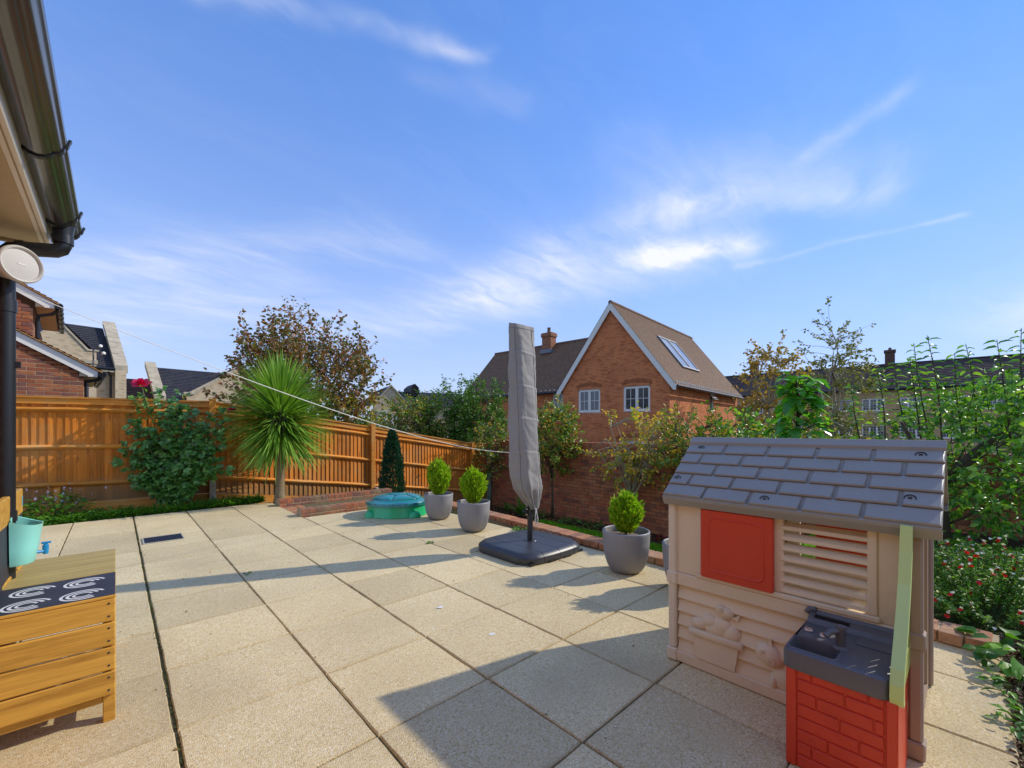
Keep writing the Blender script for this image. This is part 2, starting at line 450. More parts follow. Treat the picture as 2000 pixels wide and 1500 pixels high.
# exposed aggregate paving
def pavingmat():
    m, nt, out = newmat('paving_concrete')
    g = nd(nt, 'ShaderNodeNewGeometry'); oi = nd(nt, 'ShaderNodeObjectInfo')
    p = g.outputs['Position']
    vo = nd(nt, 'ShaderNodeTexVoronoi', {'Vector': p, 'Scale': 190})
    cellc = nd(nt, 'ShaderNodeSeparateColor', {0: vo.outputs['Color']}).outputs[0]
    c = ramp(nt, cellc, [(0, (.46, .33, .17)), (.12, (.69, .525, .265)), (.6, (.79, .63, .345)), (.86, (.86, .72, .44)), (1, (.90, .82, .62))])
    n0 = noise(nt, p, 42, 5, .75)
    c = mixc(nt, mth(nt, 'MULTIPLY_ADD', n0, 3.0, -1.6, clamp=True), c, (.36, .26, .14))
    n1 = noise(nt, p, 1.15, 7, .68)
    c = mixc(nt, mth(nt, 'MULTIPLY_ADD', n1, 2.0, -.82, clamp=True), c, (.52, .40, .22))
    n2 = noise(nt, p, 4.6, 6, .7)
    c = mixc(nt, mth(nt, 'MULTIPLY_ADD', n2, 1.7, -.85, clamp=True), c, (.80, .64, .36))
    # grime gathers along the edges of each slab
    t = nd(nt, 'ShaderNodeTexCoord'); s_ = nd(nt, 'ShaderNodeSeparateXYZ', {0: t.outputs['Object']})
    e = mth(nt, 'MAXIMUM', mth(nt, 'ABSOLUTE', s_.outputs[0]), mth(nt, 'ABSOLUTE', s_.outputs[1]))
    ee = mth(nt, 'ADD', e, mth(nt, 'MULTIPLY', n2, .05))
    c = mixc(nt, mth(nt, 'MULTIPLY_ADD', ee, 14, -4.35, clamp=True), c, (.42, .32, .18))
    c = mixc(nt, 1, c, ramp(nt, oi.outputs['Random'], [(0, (.84, .83, .82)), (.3, (.93, .925, .91)), (.7, (1.0, 1.0, 1.0)), (1, (1.04, 1.03, 1.0))]), 'MULTIPLY')
    # black lichen spots and rusty leaf stains
    v2 = nd(nt, 'ShaderNodeTexVoronoi', {'Vector': p, 'Scale': 5.5}); sp2 = nd(nt, 'ShaderNodeSeparateColor', {0: v2.outputs['Color']}).outputs[1]
    spot = mth(nt, 'MULTIPLY', mth(nt, 'LESS_THAN', mth(nt, 'ADD', v2.outputs['Distance'], mth(nt, 'MULTIPLY', n0, .06)), .085), mth(nt, 'GREATER_THAN', sp2, .62))
    c = mixc(nt, mth(nt, 'MULTIPLY', spot, .38), c, (.20, .15, .09))
    n5 = noise(nt, p, .55, 4, .6); n6 = noise(nt, p, 7, 6, .75)
    c = mixc(nt, mth(nt, 'MULTIPLY', mth(nt, 'MULTIPLY_ADD', n5, 4.0, -2.1, clamp=True), mth(nt, 'MULTIPLY_ADD', n6, 1.6, -.35, clamp=True)), c, (.38, .31, .19))
    h = mth(nt, 'ADD', mth(nt, 'MULTIPLY', vo.outputs['Distance'], -1.0), mth(nt, 'MULTIPLY', n0, .5))
    pbsdf(nt, out, Base_Color=c, Roughness=.92, Normal=bump(nt, h, .5, .004), Specular_IOR_Level=.2)
    return m
M['paving'] = pavingmat()
M['soil'] = pmat('soil', (.075, .05, .032), .95, .25, 9, 60, .6, spec=.1)
M['joint'] = pmat('joint_soil', (.17, .13, .075), .95, .3, 30, 80, .5, col2=(.10, .105, .04), spec=.1)
M['lawnsoil'] = pmat('lawn_earth', (.06, .085, .02), .95, .25, 8, 90, .4, spec=.1)
M['ground'] = pmat('far_ground', (.07, .09, .035), .95, .25, .3, 5, .3, spec=.1)
M['brick_garden'] = brickmat('garden_brick', [(.50, .17, .075), (.56, .20, .085), (.42, .13, .06), (.20, .085, .075), (.52, .14, .06), (.55, .24, .11), (.44, .16, .075), (.24, .105, .07)], dark=.5)
M['brick_kerb'] = brickmat('kerb_brick', [(.60, .25, .12), (.66, .29, .14), (.50, .19, .10), (.36, .17, .12), (.64, .25, .11), (.56, .29, .17)], dark=.35, lich=(.36, .26, .15))
M['brick_step'] = brickmat('step_brick', [(.46, .16, .08), (.54, .19, .09), (.38, .15, .09), (.26, .13, .10), (.58, .19, .085), (.34, .20, .12)], dark=.35, lich=(.34, .27, .15))
M['brick_near'] = brickmat('neighbour_brick', [(.42, .15, .06), (.34, .115, .055), (.46, .18, .075), (.16, .085, .085), (.30, .09, .05), (.22, .10, .085), (.44, .16, .06)], dark=.4)
M['mortar'] = pmat('mortar', (.36, .29, .19), .95, .2, 20, 120, .4, spec=.1)
M['mortar_dark'] = pmat('mortar_dark', (.22, .15, .095), .95, .2, 20, 120, .4, spec=.1)
M['mortar_pale'] = pmat('mortar_pale', (.52, .40, .24), .95, .15, 20, 120, .4, spec=.1)
M['fence'] = woodmat('fence_board_wood', (.76, .24, .02), (.38, .105, .01), 'Z', 1.0, .7, .34, weather=(.56, .28, .09), damp=True)
M['fence_rail'] = woodmat('fence_rail_wood', (.80, .31, .04), (.48, .16, .017), 'X', 1.0, .7, .2, weather=(.62, .38, .15))
M['pine'] = woodmat('pine_board', (.66, .36, .06), (.34, .16, .022), 'X', .8, .55, .16)
M['pine_top'] = woodmat('pine_top_weathered', (.50, .37, .13), (.33, .235, .075), 'X', .8, .65, .2)
M['concrete'] = pmat('concrete_post', (.52, .47, .36), .9, .15, 12, 60, .4)
M['black'] = pmat('black_plastic', (.016, .017, .020), .32, .2, 5, 200, .03)
M['blackmatt'] = pmat('black_board', (.035, .034, .045), .6, .2, 8, 200, .06)
M['white'] = pmat('white_paint', (.86, .82, .73), .45, .05, 4, 60, .05)
M['offwhite'] = pmat('white_frame', (.86, .82, .74), .4, .04, 4, 60, .03)
M['soffit'] = pmat('soffit_board', (.60, .47, .30), .7, .08, 3, 40, .1)
M['speaker'] = pmat('speaker_shell', (.66, .63, .58), .5, .05, 4, 300, .1)
M['grey_dark'] = pmat('dark_grey', (.11, .11, .12), .5, .1, 8, 150, .08)
def glassmat(name, c, rough=.06):
    m, nt, out = newmat(name)
    t = nd(nt, 'ShaderNodeTexCoord'); n1 = noise(nt, t.outputs['Object'], 1.6, 2, .5)
    pbsdf(nt, out, Base_Color=mixc(nt, n1, c, tuple(x * .4 for x in c)), Roughness=rough, Specular_IOR_Level=.9, Normal=bump(nt, n1, .05, .02))
    return m
M['glass'] = glassmat('window_glass', (.10, .11, .12))
M['glass_sky'] = glassmat('rooflight_glass', (.35, .38, .42), .12)
# ================================================================ terrain
def fall(x):                      # the garden falls away to the far right along the back fence
    return -min(max((x - 1.27) * 0.152, 0), 0.93)
def sstep(a, b, x):
    t = min(max((x - a) / (b - a), 0), 1)
    return t * t * (3 - 2 * t)
def gz(x, y):
    if y > 6.6:
        lo = fall(x)
        k = sstep(6.6, 8.2, y) if x > 4 else 1
        return lo * k + (-0.87) * (1 - k)
    return -0.87 + 0.80 * (1 - sstep(0.9, 2.9, y))

def sheet(name, x0, x1, y0, y1, nx, ny, mat, amp=.015, kind='structure', f=gz, dz=0):
    mb = MB()
    for i in range(nx + 1):
        for j in range(ny + 1):
            x = x0 + (x1 - x0) * i / nx; y = y0 + (y1 - y0) * j / ny
            mb.v.append((x, y, f(x, y) + dz + amp * mnoise.noise(V((x * 3, y * 3, 0))) + amp * .6 * mnoise.noise(V((x * 9, y * 9, 5)))))
    for i in range(nx):
        for j in range(ny):
            a = i * (ny + 1) + j
            mb.f.append((a, a + ny + 1, a + ny + 2, a + 1))
    return tag(obj(name, mb, mat, smooth=True), kind=kind)

g = MB(); g.quad((-900, -900, -1.6), (900, -900, -1.6), (900, 900, -1.6), (-900, 900, -1.6))
tag(obj('ground', g, M['ground']), kind='structure')
sheet('back_bed_soil', -5, 4.0, 8.47, 12.2, 60, 26, M['soil'], .02, dz=-.02)
sheet('fence_bed_soil', 4.0, 8.05, 6.6, 9.8, 30, 24, M['soil'], .02, dz=-.02)
sheet('lawn', 3.98, 7.36, -3, 6.6, 50, 90, M['lawnsoil'], .012)
sheet('wall_bed_soil', 7.36, 8.06, -3, 6.6, 10, 90, M['soil'], .03, dz=.015)
sheet('side_bed_soil', 1.3, 3.98, -3.2, -.10, 40, 40, M['soil'], .018, f=lambda x, y: -.015)

# ================================================================ patio of 600 mm slabs
patio = tag(bpy.data.objects.new('patio', None), kind='structure')
C.objects.link(patio)
pb = MB()
pb.box(-.46, 3.80, -2.6, 8.46, -.9, -.013)
pb.box(-3.4, -.46, 3.30, 8.46, -.9, -.013)
obj('patio_base', pb, M['joint'], patio)
XJ = [-3.52, -2.90, -2.28, -1.66, -1.05, -.43, .19, .815, 1.42, 2.02, 2.62, 3.22, 3.80]
YJ = [-2.62, -2.0, -1.38, -.76] + [-.14 + .6165 * k for k in range(0, 14)] + [8.455]
slab_me = {}
def slab_mesh(w, h, v):
    key = (round(w, 3), round(h, 3), v)
    if key not in slab_me:
        mb = MB(); rr = random.Random(v * 77 + int(w * 1000))
        mb.cbox(-w / 2, w / 2, -h / 2, h / 2, -.045, 0, .004)
        # chipped, not quite straight edges
        mb2 = MB()
        n = 8; ring = []
        def side(a, b):
            for i in range(n):
                t = i / n
                ring.append((a[0] + (b[0] - a[0]) * t, a[1] + (b[1] - a[1]) * t))
        w2, h2 = w / 2, h / 2
        side((-w2, -h2), (w2, -h2)); side((w2, -h2), (w2, h2)); side((w2, h2), (-w2, h2)); side((-w2, h2), (-w2, -h2))
        top = []
        for (x, y) in ring:
            k = rr.uniform(0, .0035)
            top.append((x * (1 - k / w2), y * (1 - k / h2)))
        r0 = [(x, y, -.045) for x, y in ring]; r1 = [(x, y, -.006) for x, y in top]
        r2 = [(x * (1 - .0045 / w2), y * (1 - .0045 / h2), 0) for x, y in top]
        mb2.loft([r0, r1, r2], True, True)
        slab_me[key] = mb2.mesh('paving_slab', M['paving'])
    return slab_me[key]
rs = random.Random(3)
for i in range(len(XJ) - 1):
    for j in range(len(YJ) - 1):
        x0, x1, y0, y1 = XJ[i], XJ[i + 1], YJ[j], YJ[j + 1]
        cx, cy = (x0 + x1) / 2, (y0 + y1) / 2
        if cx < -.44 and cy < 3.3: continue
        if cx > 2.03 and cy > 6.7: continue
        if cx > 1.42 and cy < -.14: continue
        if cx < -1.7 and cy < 5: continue
        gx = .012 if i != 5 else .022
        a = x0 + (.0065 if abs(x0 - .19) < .01 else .0028); b = x1 - (.0065 if abs(x1 - .19) < .01 else .0028)
        w, h = b - a, y1 - y0 - rs.choice((.003, .004, .006))
        o = link('paving_slab', slab_mesh(w, h, rs.randrange(4)), patio, ((a + b) / 2 + rs.uniform(-.0015, .0015), cy + rs.uniform(-.002, .002), rs.uniform(-.002, .002)),
                 (R(rs.uniform(-.12, .12)), R(rs.uniform(-.12, .12)), R(rs.uniform(-.15, .15))))

# ================================================================ bricks
BR = {}
def brick_mesh(l, d, h, mat, v=0):
    k = (round(l, 3), round(d, 3), round(h, 3), mat.name, v)
    if k not in BR:
        mb = MB(); rr = random.Random(v)
        mb.cbox(-l / 2, l / 2, -d / 2, d / 2, -h / 2, h / 2, .004)
        mb.v = [tuple(c + rr.uniform(-.0016, .0016) for c in p) for p in mb.v]
        BR[k] = mb.mesh('brick', mat)
    return BR[k]

def brick_row(parent, a, b, z, pitch, l, d, h, mat, jit=.002, rr=None, skip=None, name='brick'):
    """bricks with centres from a to b (xy) at height z; l runs along the row"""
    rr = rr or random
    a, b = V((*a, 0)), V((*b, 0)); L = (b - a).length; u = (b - a) / L; n = int(round(L / pitch)); ang = math.atan2(u.y, u.x)
    for i in range(n):
        p = a + u * (L * (i + .5) / n)
        if skip and skip(p): continue
        link(name, brick_mesh(l, d, h, mat, rr.randrange(4)), parent, (p.x + rr.uniform(-jit, jit), p.y + rr.uniform(-jit, jit), z + rr.uniform(-jit, jit)), (0, R(rr.uniform(-.6, .6)), ang + R(rr.uniform(-.6, .6))))

# kerb of bricks laid as headers along the patio edge
KA, KB = (3.675, -.10), (4.03, 6.55)
kerb = thing('brick_kerb', 'low kerb of red bricks laid side by side along the patio edge above the lawn', 'kerb')
kv = V((KB[0] - KA[0], KB[1] - KA[1], 0)); kl = kv.length; ku = kv / kl; kn = V((ku.y, -ku.x, 0))
def kmat(): return Matrix.Translation((KA[0], KA[1], 0)) @ Matrix.Rotation(math.atan2(ku.y, ku.x), 4, 'Z')
mb = MB()
mb.box(-.02, kl, -.182, -.008, -.95, .0672, kmat())
mb.box(-.02, kl, -.012, .0, -.05, .03, kmat())
obj('mortar_bed', mb, M['mortar_pale'], kerb)
rr = random.Random(11)
brick_row(kerb, (KA[0] + kn.x * .085, KA[1] + kn.y * .085), (KB[0] + kn.x * .085, KB[1] + kn.y * .085), .038, .1135, .103, .205, .068, M['brick_kerb'], .0025, rr)

# steps down to the lawn between two dwarf walls
def dwarf_wall(name, label, x0, x1, y, courses, ztop, depth=.21):
    t = thing(name, label, 'wall', (x0, y, 0), 0, 'brick walls beside the steps')
    L = x1 - x0; r_ = random.Random(int(y * 100))
    zc = ztop - .034
    mb = MB(); mb.box(.004, L - .004, .006, depth - .006, ztop - .068 - .078 * courses, ztop - .006)
    obj('mortar_core', mb, M['mortar_pale'], t)
    n = int(round(L / .1125))
    for i in range(n):      # coping of headers
        link('brick', brick_mesh(.1025, depth, .066, M['brick_step'], r_.randrange(4)), t, (L * (i + .5) / n, depth / 2 + r_.uniform(-.002, .002), zc), (0, 0, R(r_.uniform(-.5, .5))))
    for c in range(courses):
        z = ztop - .068 - .011 - .0335 - c * .078
        n2 = int(round(L / .225)); off = 0 if c % 2 else .5
        for i in range(n2 + 1):
            a = max(0, (i - off) * .225); b = min(L, (i + 1 - off) * .225)
            if b - a < .06: continue
            for yy in (.051, depth - .051):
                link('brick', brick_mesh(b - a - .011, .1025, .066, M['brick_step'], r_.randrange(4)), t, ((a + b) / 2, yy + r_.uniform(-.0015, .0015), z), (0, 0, 0))
    return t
dwarf_wall('dwarf_brick_wall', 'longer low brick wall behind the steps, running from the palm trunk to the dark conifer', 2.0, 4.05, 7.86, 6, .105)
dwarf_wall('dwarf_brick_wall', 'low brick wall in front of the steps, ending behind the green turtle sandpit', 2.0, 4.0, 6.72, 6, .105, .205)
st = thing('brick_steps', 'red brick steps going down between the two low brick walls', 'steps', (2.0, 6.93, 0))
for k in range(5):
    z = -.004 - .17 * k; x = .36 * k
    mb = MB(); mb.box(x, x + .36 if k < 4 else 2.0, .0, .93, -1.2, z - .07); obj('riser_fill', mb, M['mortar'], st)
    n = 8
    for i in range(n):
        link('brick', brick_mesh(.207, .1065, .066, M['brick_kerb'], rr.randrange(4)), st, (x + .11, .93 * (i + .5) / n, z - .035), (0, 0, 0))
    if k < 4:
        for i in range(4):
            link('brick', brick_mesh(.1, .215, .066, M['brick_kerb'], rr.randrange(4)), st, (x + .285, .93 * (i + .5) / 4, z - .037), (0, 0, 0))

# ================================================================ close boarded fences
def fence_bay(f, A, B, za, zb, h=1.80, braces=(), wedge=.019):
    """one bay between post centres A and B (xy), ground heights za and zb"""
    A2, B2 = V((*A, 0)), V((*B, 0)); L = (B2 - A2).length; u = (B2 - A2) / L; ang = math.atan2(u.y, u.x)
    sl = math.atan2(zb - za, L)
    base = Matrix.Translation((A[0], A[1], za)) @ Matrix.Rotation(ang, 4, 'Z')
    SH = Matrix.Identity(4); SH[2][0] = (zb - za) / L        # members follow the falling ground
    def place(name, mb, mat, rotated=True):
        me = mb.mesh(name, mat)
        o = link(name, me, f)
        o.matrix_local = base
        return o
    r_ = random.Random(int(A[0] * 97))
    dz = lambda x: (zb - za) * x / L
    # feather edged boards, each overlapping the next
    n = int(L / .0925)
    for i in range(n):
        x = .05 + (L - .1) * (i + .5) / n; w = .112
        zt = h - .075 + dz(x); z0 = .16 + dz(x) + r_.uniform(-.004, .004)
        key = ('fb', i % 5, wedge)
        if key not in BR:
            mb = MB(); hh = 1.0
            mb.prism([(-w / 2, -.004, 0), (w / 2, .004, 0), (w / 2, .0005, 0), (-w / 2, -wedge, 0)], (0, 0, hh))
            BR[key] = mb.mesh('board', M['fence'])
        o = link('board', BR[key], f)
        H = zt - z0
        o.matrix_local = base @ Matrix.Translation((x, .045 + r_.uniform(-.0015, .0015), z0)) @ Matrix.Rotation(R(r_.uniform(-.25, .25)), 4, 'Y') @ Matrix.Diagonal((1, 1.25, H, 1))
    # three arris rails in front of the boards
    for zr in (.44, 1.02, 1.60):
        mb = MB(); k = 8
        rings = []
        for i in range(k + 1):
            x = .045 + (L - .09) * i / k; zz_ = zr + dz(x) + .004 * math.sin(i * 1.7 + zr * 9)
            rings.append([(x, .03, zz_ + .042), (x, .028, zz_ - .042), (x, -.012, zz_ - .016), (x, -.022, zz_ + .006), (x, -.012, zz_ + .02)])
        mb.loft(rings)
        place('rail', mb, M['fence_rail'])
    # counter rail and capping
    mb = MB()
    for (y0, y1, z0, z1) in ((.0, .027, h - .115, h - .028),):
        mb.prism([(.05, y0, z0 + dz(.05)), (L - .05, y0, z0 + dz(L - .05)), (L - .05, y0, z1 + dz(L - .05)), (.05, y0, z1 + dz(.05))], (0, y1 - y0, 0))
    place('counter_rail', mb, M['fence_rail'])
    mb = MB()
    mb.prism([(.05, -.022, h - .026 + dz(.05)), (L - .05, -.022, h - .026 + dz(L - .05)), (L - .05, -.022, h + dz(L - .05)), (.05, -.022, h + dz(.05))], (0, .088, 0))
    place('capping', mb, M['fence_rail'])
    mb = MB()
    mb.prism([(.05, .03, -.03 + dz(.05)), (L - .05, .03, -.03 + dz(L - .05)), (L - .05, .03, .15 + dz(L - .05)), (.05, .03, .15 + dz(.05))], (0, .028, 0))
    place('gravel_board', mb, M['fence_rail'])
    for x in braces:
        mb = MB(); mb.cbox(x - .035, x + .035, -.02, .028, -.02 + dz(x), .40 + dz(x), .004); place('cleat', mb, M['fence_rail'])
def fence_post(f, P, z, ang, h=1.86, spur=True, sx=0):
    M_ = Matrix.Translation((P[0], P[1], z)) @ Matrix.Rotation(ang, 4, 'Z')
    mb = MB(); mb.cbox(-.05, .05, -.055, .045, .05, h - .02, .004)
    mb.prism([(-.056, -.061, h - .02), (.056, -.061, h - .02), (.056, .051, h - .02), (-.056, .051, h - .02)], (0, 0, .022))
    o = link('post', mb.mesh('post', M['fence_rail']), f); o.matrix_local = M_
    if spur:
        mb = MB()
        poly = [(-.045, -.1, -.1), (.045, -.1, -.1), (.045, -.1, .34), (.02, -.1, .40), (-.045, -.1, .40)]
        mb.prism([(p[0] + sx, p[1] - .06, p[2]) for p in poly], (0, .10, 0))
        o = link('concrete_spur', mb.mesh('concrete_spur', M['concrete']), f); o.matrix_local = M_
        mb = MB(); mb.tube([(sx, -.168, .3), (sx, -.15, .3)], .011, 8); mb.tube([(sx, -.168, .12), (sx, -.15, .12)], .011, 8)
        o = link('bolt', mb.mesh('bolt', M['grey_dark']), f); o.matrix_local = M_

P0, P1, P2, P3, P4 = (-4.65, 10.20), (1.266, 9.21), (4.353, 9.42), (7.42, 9.62), (8.08, 9.665)
PM = ((P0[0] + P1[0]) / 2, (P0[1] + P1[1]) / 2)
f1 = thing('wooden_fence', 'orange stained board fence at far left, behind the rose bush', 'fence')
an = math.atan2(P1[1] - P0[1], P1[0] - P0[0])
fence_bay(f1, P0, PM, 0, 0, wedge=.014); fence_bay(f1, PM, P1, 0, 0, braces=(1.05,), wedge=.014)
fence_post(f1, P0, 0, an); fence_post(f1, PM, 0, an, spur=False); fence_post(f1, P1, 0, an, 1.84, True, .01)
f2 = thing('wooden_fence', 'orange stained board fence stepping down the slope behind the palm and conifer', 'fence')
an2 = math.atan2(P2[1] - P1[1], P2[0] - P1[0])
z1, z2, z3 = 0, -.445, -.90
fence_bay(f2, P1, P2, z1, z2); fence_bay(f2, P2, P3, z2, z3); fence_bay(f2, P3, P4, z3, z3 - .02)
fence_post(f2, P2, z2, an2, 1.86, True, .06); fence_post(f2, P3, z3, an2, 1.83, False)

# ================================================================ garden brick wall on the right
def brick_field(t, ux, n_, org, L, H, mat, face_d=.1025, limit=300, pick=None, seed=1, bl=.215, bh=.065, j=.010, clip=None):
    """bricks of one wall face; org is the lower corner, ux along the wall, n_ the outward normal. the first LIMIT (by pick) are objects, the rest one mesh"""
    ux = V(ux); n_ = V(n_); org = V(org); ang = math.atan2(ux.y, ux.x); r_ = random.Random(seed); items = []
    rows = int(H / (bh + j))
    for c in range(rows):
        z = (c + .5) * (bh + j); x = -((c % 2) * (bl + j) / 2) - (0 if c % 4 < 2 else (bl + j) / 4 * 0)
        while x < L:
            a, b = max(x, 0), min(x + bl, L)
            x += bl + j
            if b - a < .05: continue
            if clip and not clip((a + b) / 2, z): continue
            items.append(((a + b) / 2, z, b - a))
    key = (lambda it: pick(org + ux * it[0] + V((0, 0, it[1])))) if pick else (lambda it: 0)
    items.sort(key=key)
    rest = MB()
    for k, (x, z, l) in enumerate(items):
        p = org + ux * x + V((0, 0, z)) - n_ * (face_d / 2 + r_.uniform(-.0012, .0018))
        if k < limit:
            link('brick', brick_mesh(l, face_d, bh, mat, r_.randrange(4)), t, p, (0, R(r_.uniform(-.3, .3)), ang))
        else:
            rest.cbox(-l / 2, l / 2, -face_d / 2, face_d / 2, -bh / 2, bh / 2, .004, Matrix.Translation(p) @ Matrix.Rotation(ang, 4, 'Z'))
    if rest.v:
        tag(obj('brickwork', rest, mat, t), kind='stuff')
gw = thing('garden_wall', 'dark shaded brick garden wall with brick on edge coping beyond the lawn', 'wall')
WX = 8.10; WL = 14.0; wy0 = -4.4; wz0 = -.93; WH = 1.80
mb = MB(); mb.box(WX + .006, WX + .215, wy0, wy0 + WL, wz0 - .4, wz0 + WH - .003)
obj('mortar_core', mb, M['mortar_dark'], gw)
brick_field(gw, (0, 1, 0), (-1, 0, 0), (WX, wy0, wz0), WL, WH, M['brick_garden'], .1025, 300,
            pick=lambda p: abs(p.y - 4.6) + (0 if p.z > -.85 else 5) + (6 if p.y < 2.9 else 0))
mb = MB(); n = int(WL / .0755)
for i in range(n):
    y = wy0 + WL * (i + .5) / n
    mb.cbox(WX - .012, WX + .225, y - .0325, y + .0325, wz0 + WH + .012, wz0 + WH + .115, .004)
tag(obj('coping_bricks', mb, M['brick_garden'], gw), kind='stuff')
mb = MB(); mb.box(WX + .0, WX + .213, wy0, wy0 + WL, wz0 + WH - .003, wz0 + WH + .108); obj('coping_mortar', mb, M['mortar'], gw)
mb = MB(); mb.box(WX - .022, WX + .235, wy0, wy0 + WL, wz0 + WH - .004, wz0 + WH + .010); obj('tile_creasing', mb, M['brick_garden'], gw)

# ================================================================ own house at the left edge
oh = thing('house', 'own brick house at far left, only its cream eaves, black gutter and downpipe showing', 'house')
M['brickwall_own'] = bricktexmat('own_brickwork', (.34, .12, .06), (.22, .08, .05), (.4, .32, .22))
mb = MB(); mb.box(-.95, -.44, -5, 3.28, -.05, 2.30); obj('wall', mb, M['brickwall_own'], oh)
mb = MB(); mb.cbox(-.95, -.268, -5, 3.375, 2.285, 2.305, .003); obj('soffit', mb, M['soffit'], oh)
mb = MB(); mb.cbox(-.292, -.276, -5, 3.378, 2.2815, 2.2855, .001); obj('soffit_trim', mb, M['offwhite'], oh)
mb = MB(); mb.cbox(-.270, -.252, -5, 3.378, 2.272, 2.44, .003); obj('fascia', mb, M['offwhite'], oh)
mb = MB(); mb.cbox(-.95, -.26, 3.378, 3.396, 2.268, 2.34, .003); obj('verge_board', mb, M['soffit'], oh)
mb = MB(); mb.prism([(-.95, -5, 2.95), (-.23, -5, 2.47), (-.23, -5, 2.445), (-.95, -5, 2.90)], (0, 8.42, 0))
obj('roof', mb, pmat('roof_tile_plain', (.16, .09, .06), .85), oh)
# ogee gutter with visible flutes
prof = [(.0, .0), (.0, -.052), (.006, -.064), (.020, -.073), (.040, -.0765), (.060, -.071), (.074, -.059), (.0785, -.052), (.085, -.0495), (.095, -.043), (.1035, -.031), (.107, -.018), (.113, -.0145), (.1165, -.006), (.1165, .006), (.110, .009),
        (.104, .003), (.098, -.018), (.086, -.036), (.068, -.05), (.040, -.066), (.018, -.06), (.006, -.045), (.006, .0)]
gx, gz_ = -.252, 2.392
mb = MB(); mb.loft([[(gx + a, y, gz_ + b) for a, b in prof] for y in (-5, 3.36)])
M['gutter'] = pmat('gutter_plastic', (.045, .044, .047), .22, .15, 5, 200, .03, spec=.9, coat=.4)
obj('gutter', mb, M['gutter'], oh, autos=50)
mb = MB(); pr2 = [(a * 1.02, b) for a, b in prof[:16]]
mb.loft([[(gx + a, y, gz_ + b) for a, b in prof[:16]] for y in (3.352, 3.364)], True, True); obj('gutter_stop_end', mb, M['black'], oh)
def gutter_bracket(y, w=.022):
    mb = MB(); out = []
    for a, b in prof[1:14]:
        out.append((a, b))
    cx, cz = .055, -.015
    big = [((a - cx) * 1.09 + cx, (b - cz) * 1.10 + cz) for a, b in out] + [(.124, .004), (.129, .016), (.122, .018), (.117, .010)]
    small = [((a - cx) * 1.005 + cx, (b - cz) * 1.005 + cz) for a, b in out]
    poly = [(gx + a, y, gz_ + b) for a, b in big] + [(gx + a, y, gz_ + b) for a, b in small[::-1]]
    rings = [[(p[0], y + dy, p[2]) for p in poly] for dy in (-w / 2, w / 2)]
    mb.loft(rings, False, False)
    nb = len(big); 
    b0 = len(mb.v) - 2 * len(poly); N_ = len(poly)
    for e in (0, N_):
        for i in range(len(small) - 1):
            f_ = (b0 + e + i, b0 + e + i + 1, b0 + e + N_ - 2 - i, b0 + e + N_ - 1 - i)
            mb.f.append(f_ if e == 0 else f_[::-1])
        f_ = (b0 + e + len(small) - 1, *[b0 + e + k for k in range(len(small), nb)], b0 + e + nb)
        mb.f.append(f_ if e == 0 else f_[::-1])
    return obj('gutter_bracket', mb, M['black'], oh)
for y in (2.36, 3.10, 3.33, 1.4, .4): gutter_bracket(y, .03 if y > 3 else .022)
# outlet, swan neck and downpipe
px_, py_ = -.392, 3.19
mb = MB()
mb.tube([(-.198, 3.17, 2.345), (-.198, 3.17, 2.30), (-.198, 3.17, 2.262)], [.045, .038, .038], 20)
obj('gutter_outlet', mb, M['black'], oh, autos=40)
mb = MB()
mb.tube([(-.198, 3.17, 2.275), (-.198, 3.17, 2.245), (-.206, 3.17, 2.222), (-.226, 3.171, 2.208), (-.26, 3.172, 2.202), (-.34, 3.184, 2.19), (-.372, 3.187, 2.18), (-.388, 3.19, 2.16), (px_, py_, 2.13), (px_, py_, 2.05)], .034, 20)
obj('swan_neck', mb, M['black'], oh, autos=60)
mb = MB(); mb.tube([(-.198, 3.17, 2.292), (-.198, 3.17, 2.25)], .0405, 20); mb.tube([(-.325, 3.1815, 2.1925), (-.352, 3.186, 2.187)], .040, 20); mb.tube([(px_, py_, 1.93), (px_, py_, 1.87)], .039, 20); mb.tube([(px_, py_, .9), (px_, py_, .85)], .039, 20)
obj('pipe_socket', mb, M['black'], oh, autos=40)
mb = MB(); mb.tube([(px_, py_, 2.06), (px_, py_, .0)], .034, 24); obj('downpipe', mb, M['black'], oh, autos=40)
mb = MB(); mb.box(px_ - .06, px_ + .05, py_ - .012, py_ + .012, 1.60, 1.63); obj('pipe_bracket', mb, M['black'], oh)

# outdoor speaker on the corner of the house
sp = thing('outdoor_speaker', 'round cream outdoor speaker fixed under the eaves beside the black downpipe', 'speaker', (-.335, 3.085, 2.085))
q_ = V((.62, -.78, -.02)).to_track_quat('Z', 'Y')
mb = MB(); mb.lathe([(.035, -.13), (.055, -.11), (.070, -.05), (.083, -.012), (.0865, 0), (.0865, .012), (.080, .018), (.0745, .015), (.072, .006)], 48, cap0=True, cap1=False)
o = obj('shell', mb, M['speaker'], sp, autos=50); o.rotation_euler = q_.to_euler()
mb = MB(); mb.lathe([(.0725, .006), (.06, .009), (.03, .0125), (.001, .014)], 48, cap0=False)
o = obj('grille', mb, pmat('speaker_grille', (.60, .58, .55), .6, .04, 4, 900, .5), sp, smooth=True); o.rotation_euler = q_.to_euler()
mb = MB(); mb.box(-.016, .016, -.002, .002, .0130, .0155); o = obj('badge', mb, M['white'], sp); o.rotation_euler = q_.to_euler()
mb = MB(); mb.tube([(-.10, .06, .0), (-.05, .055, .0), (-.05, .07, .0)], .014, 10); obj('bracket', mb, M['white'], sp)
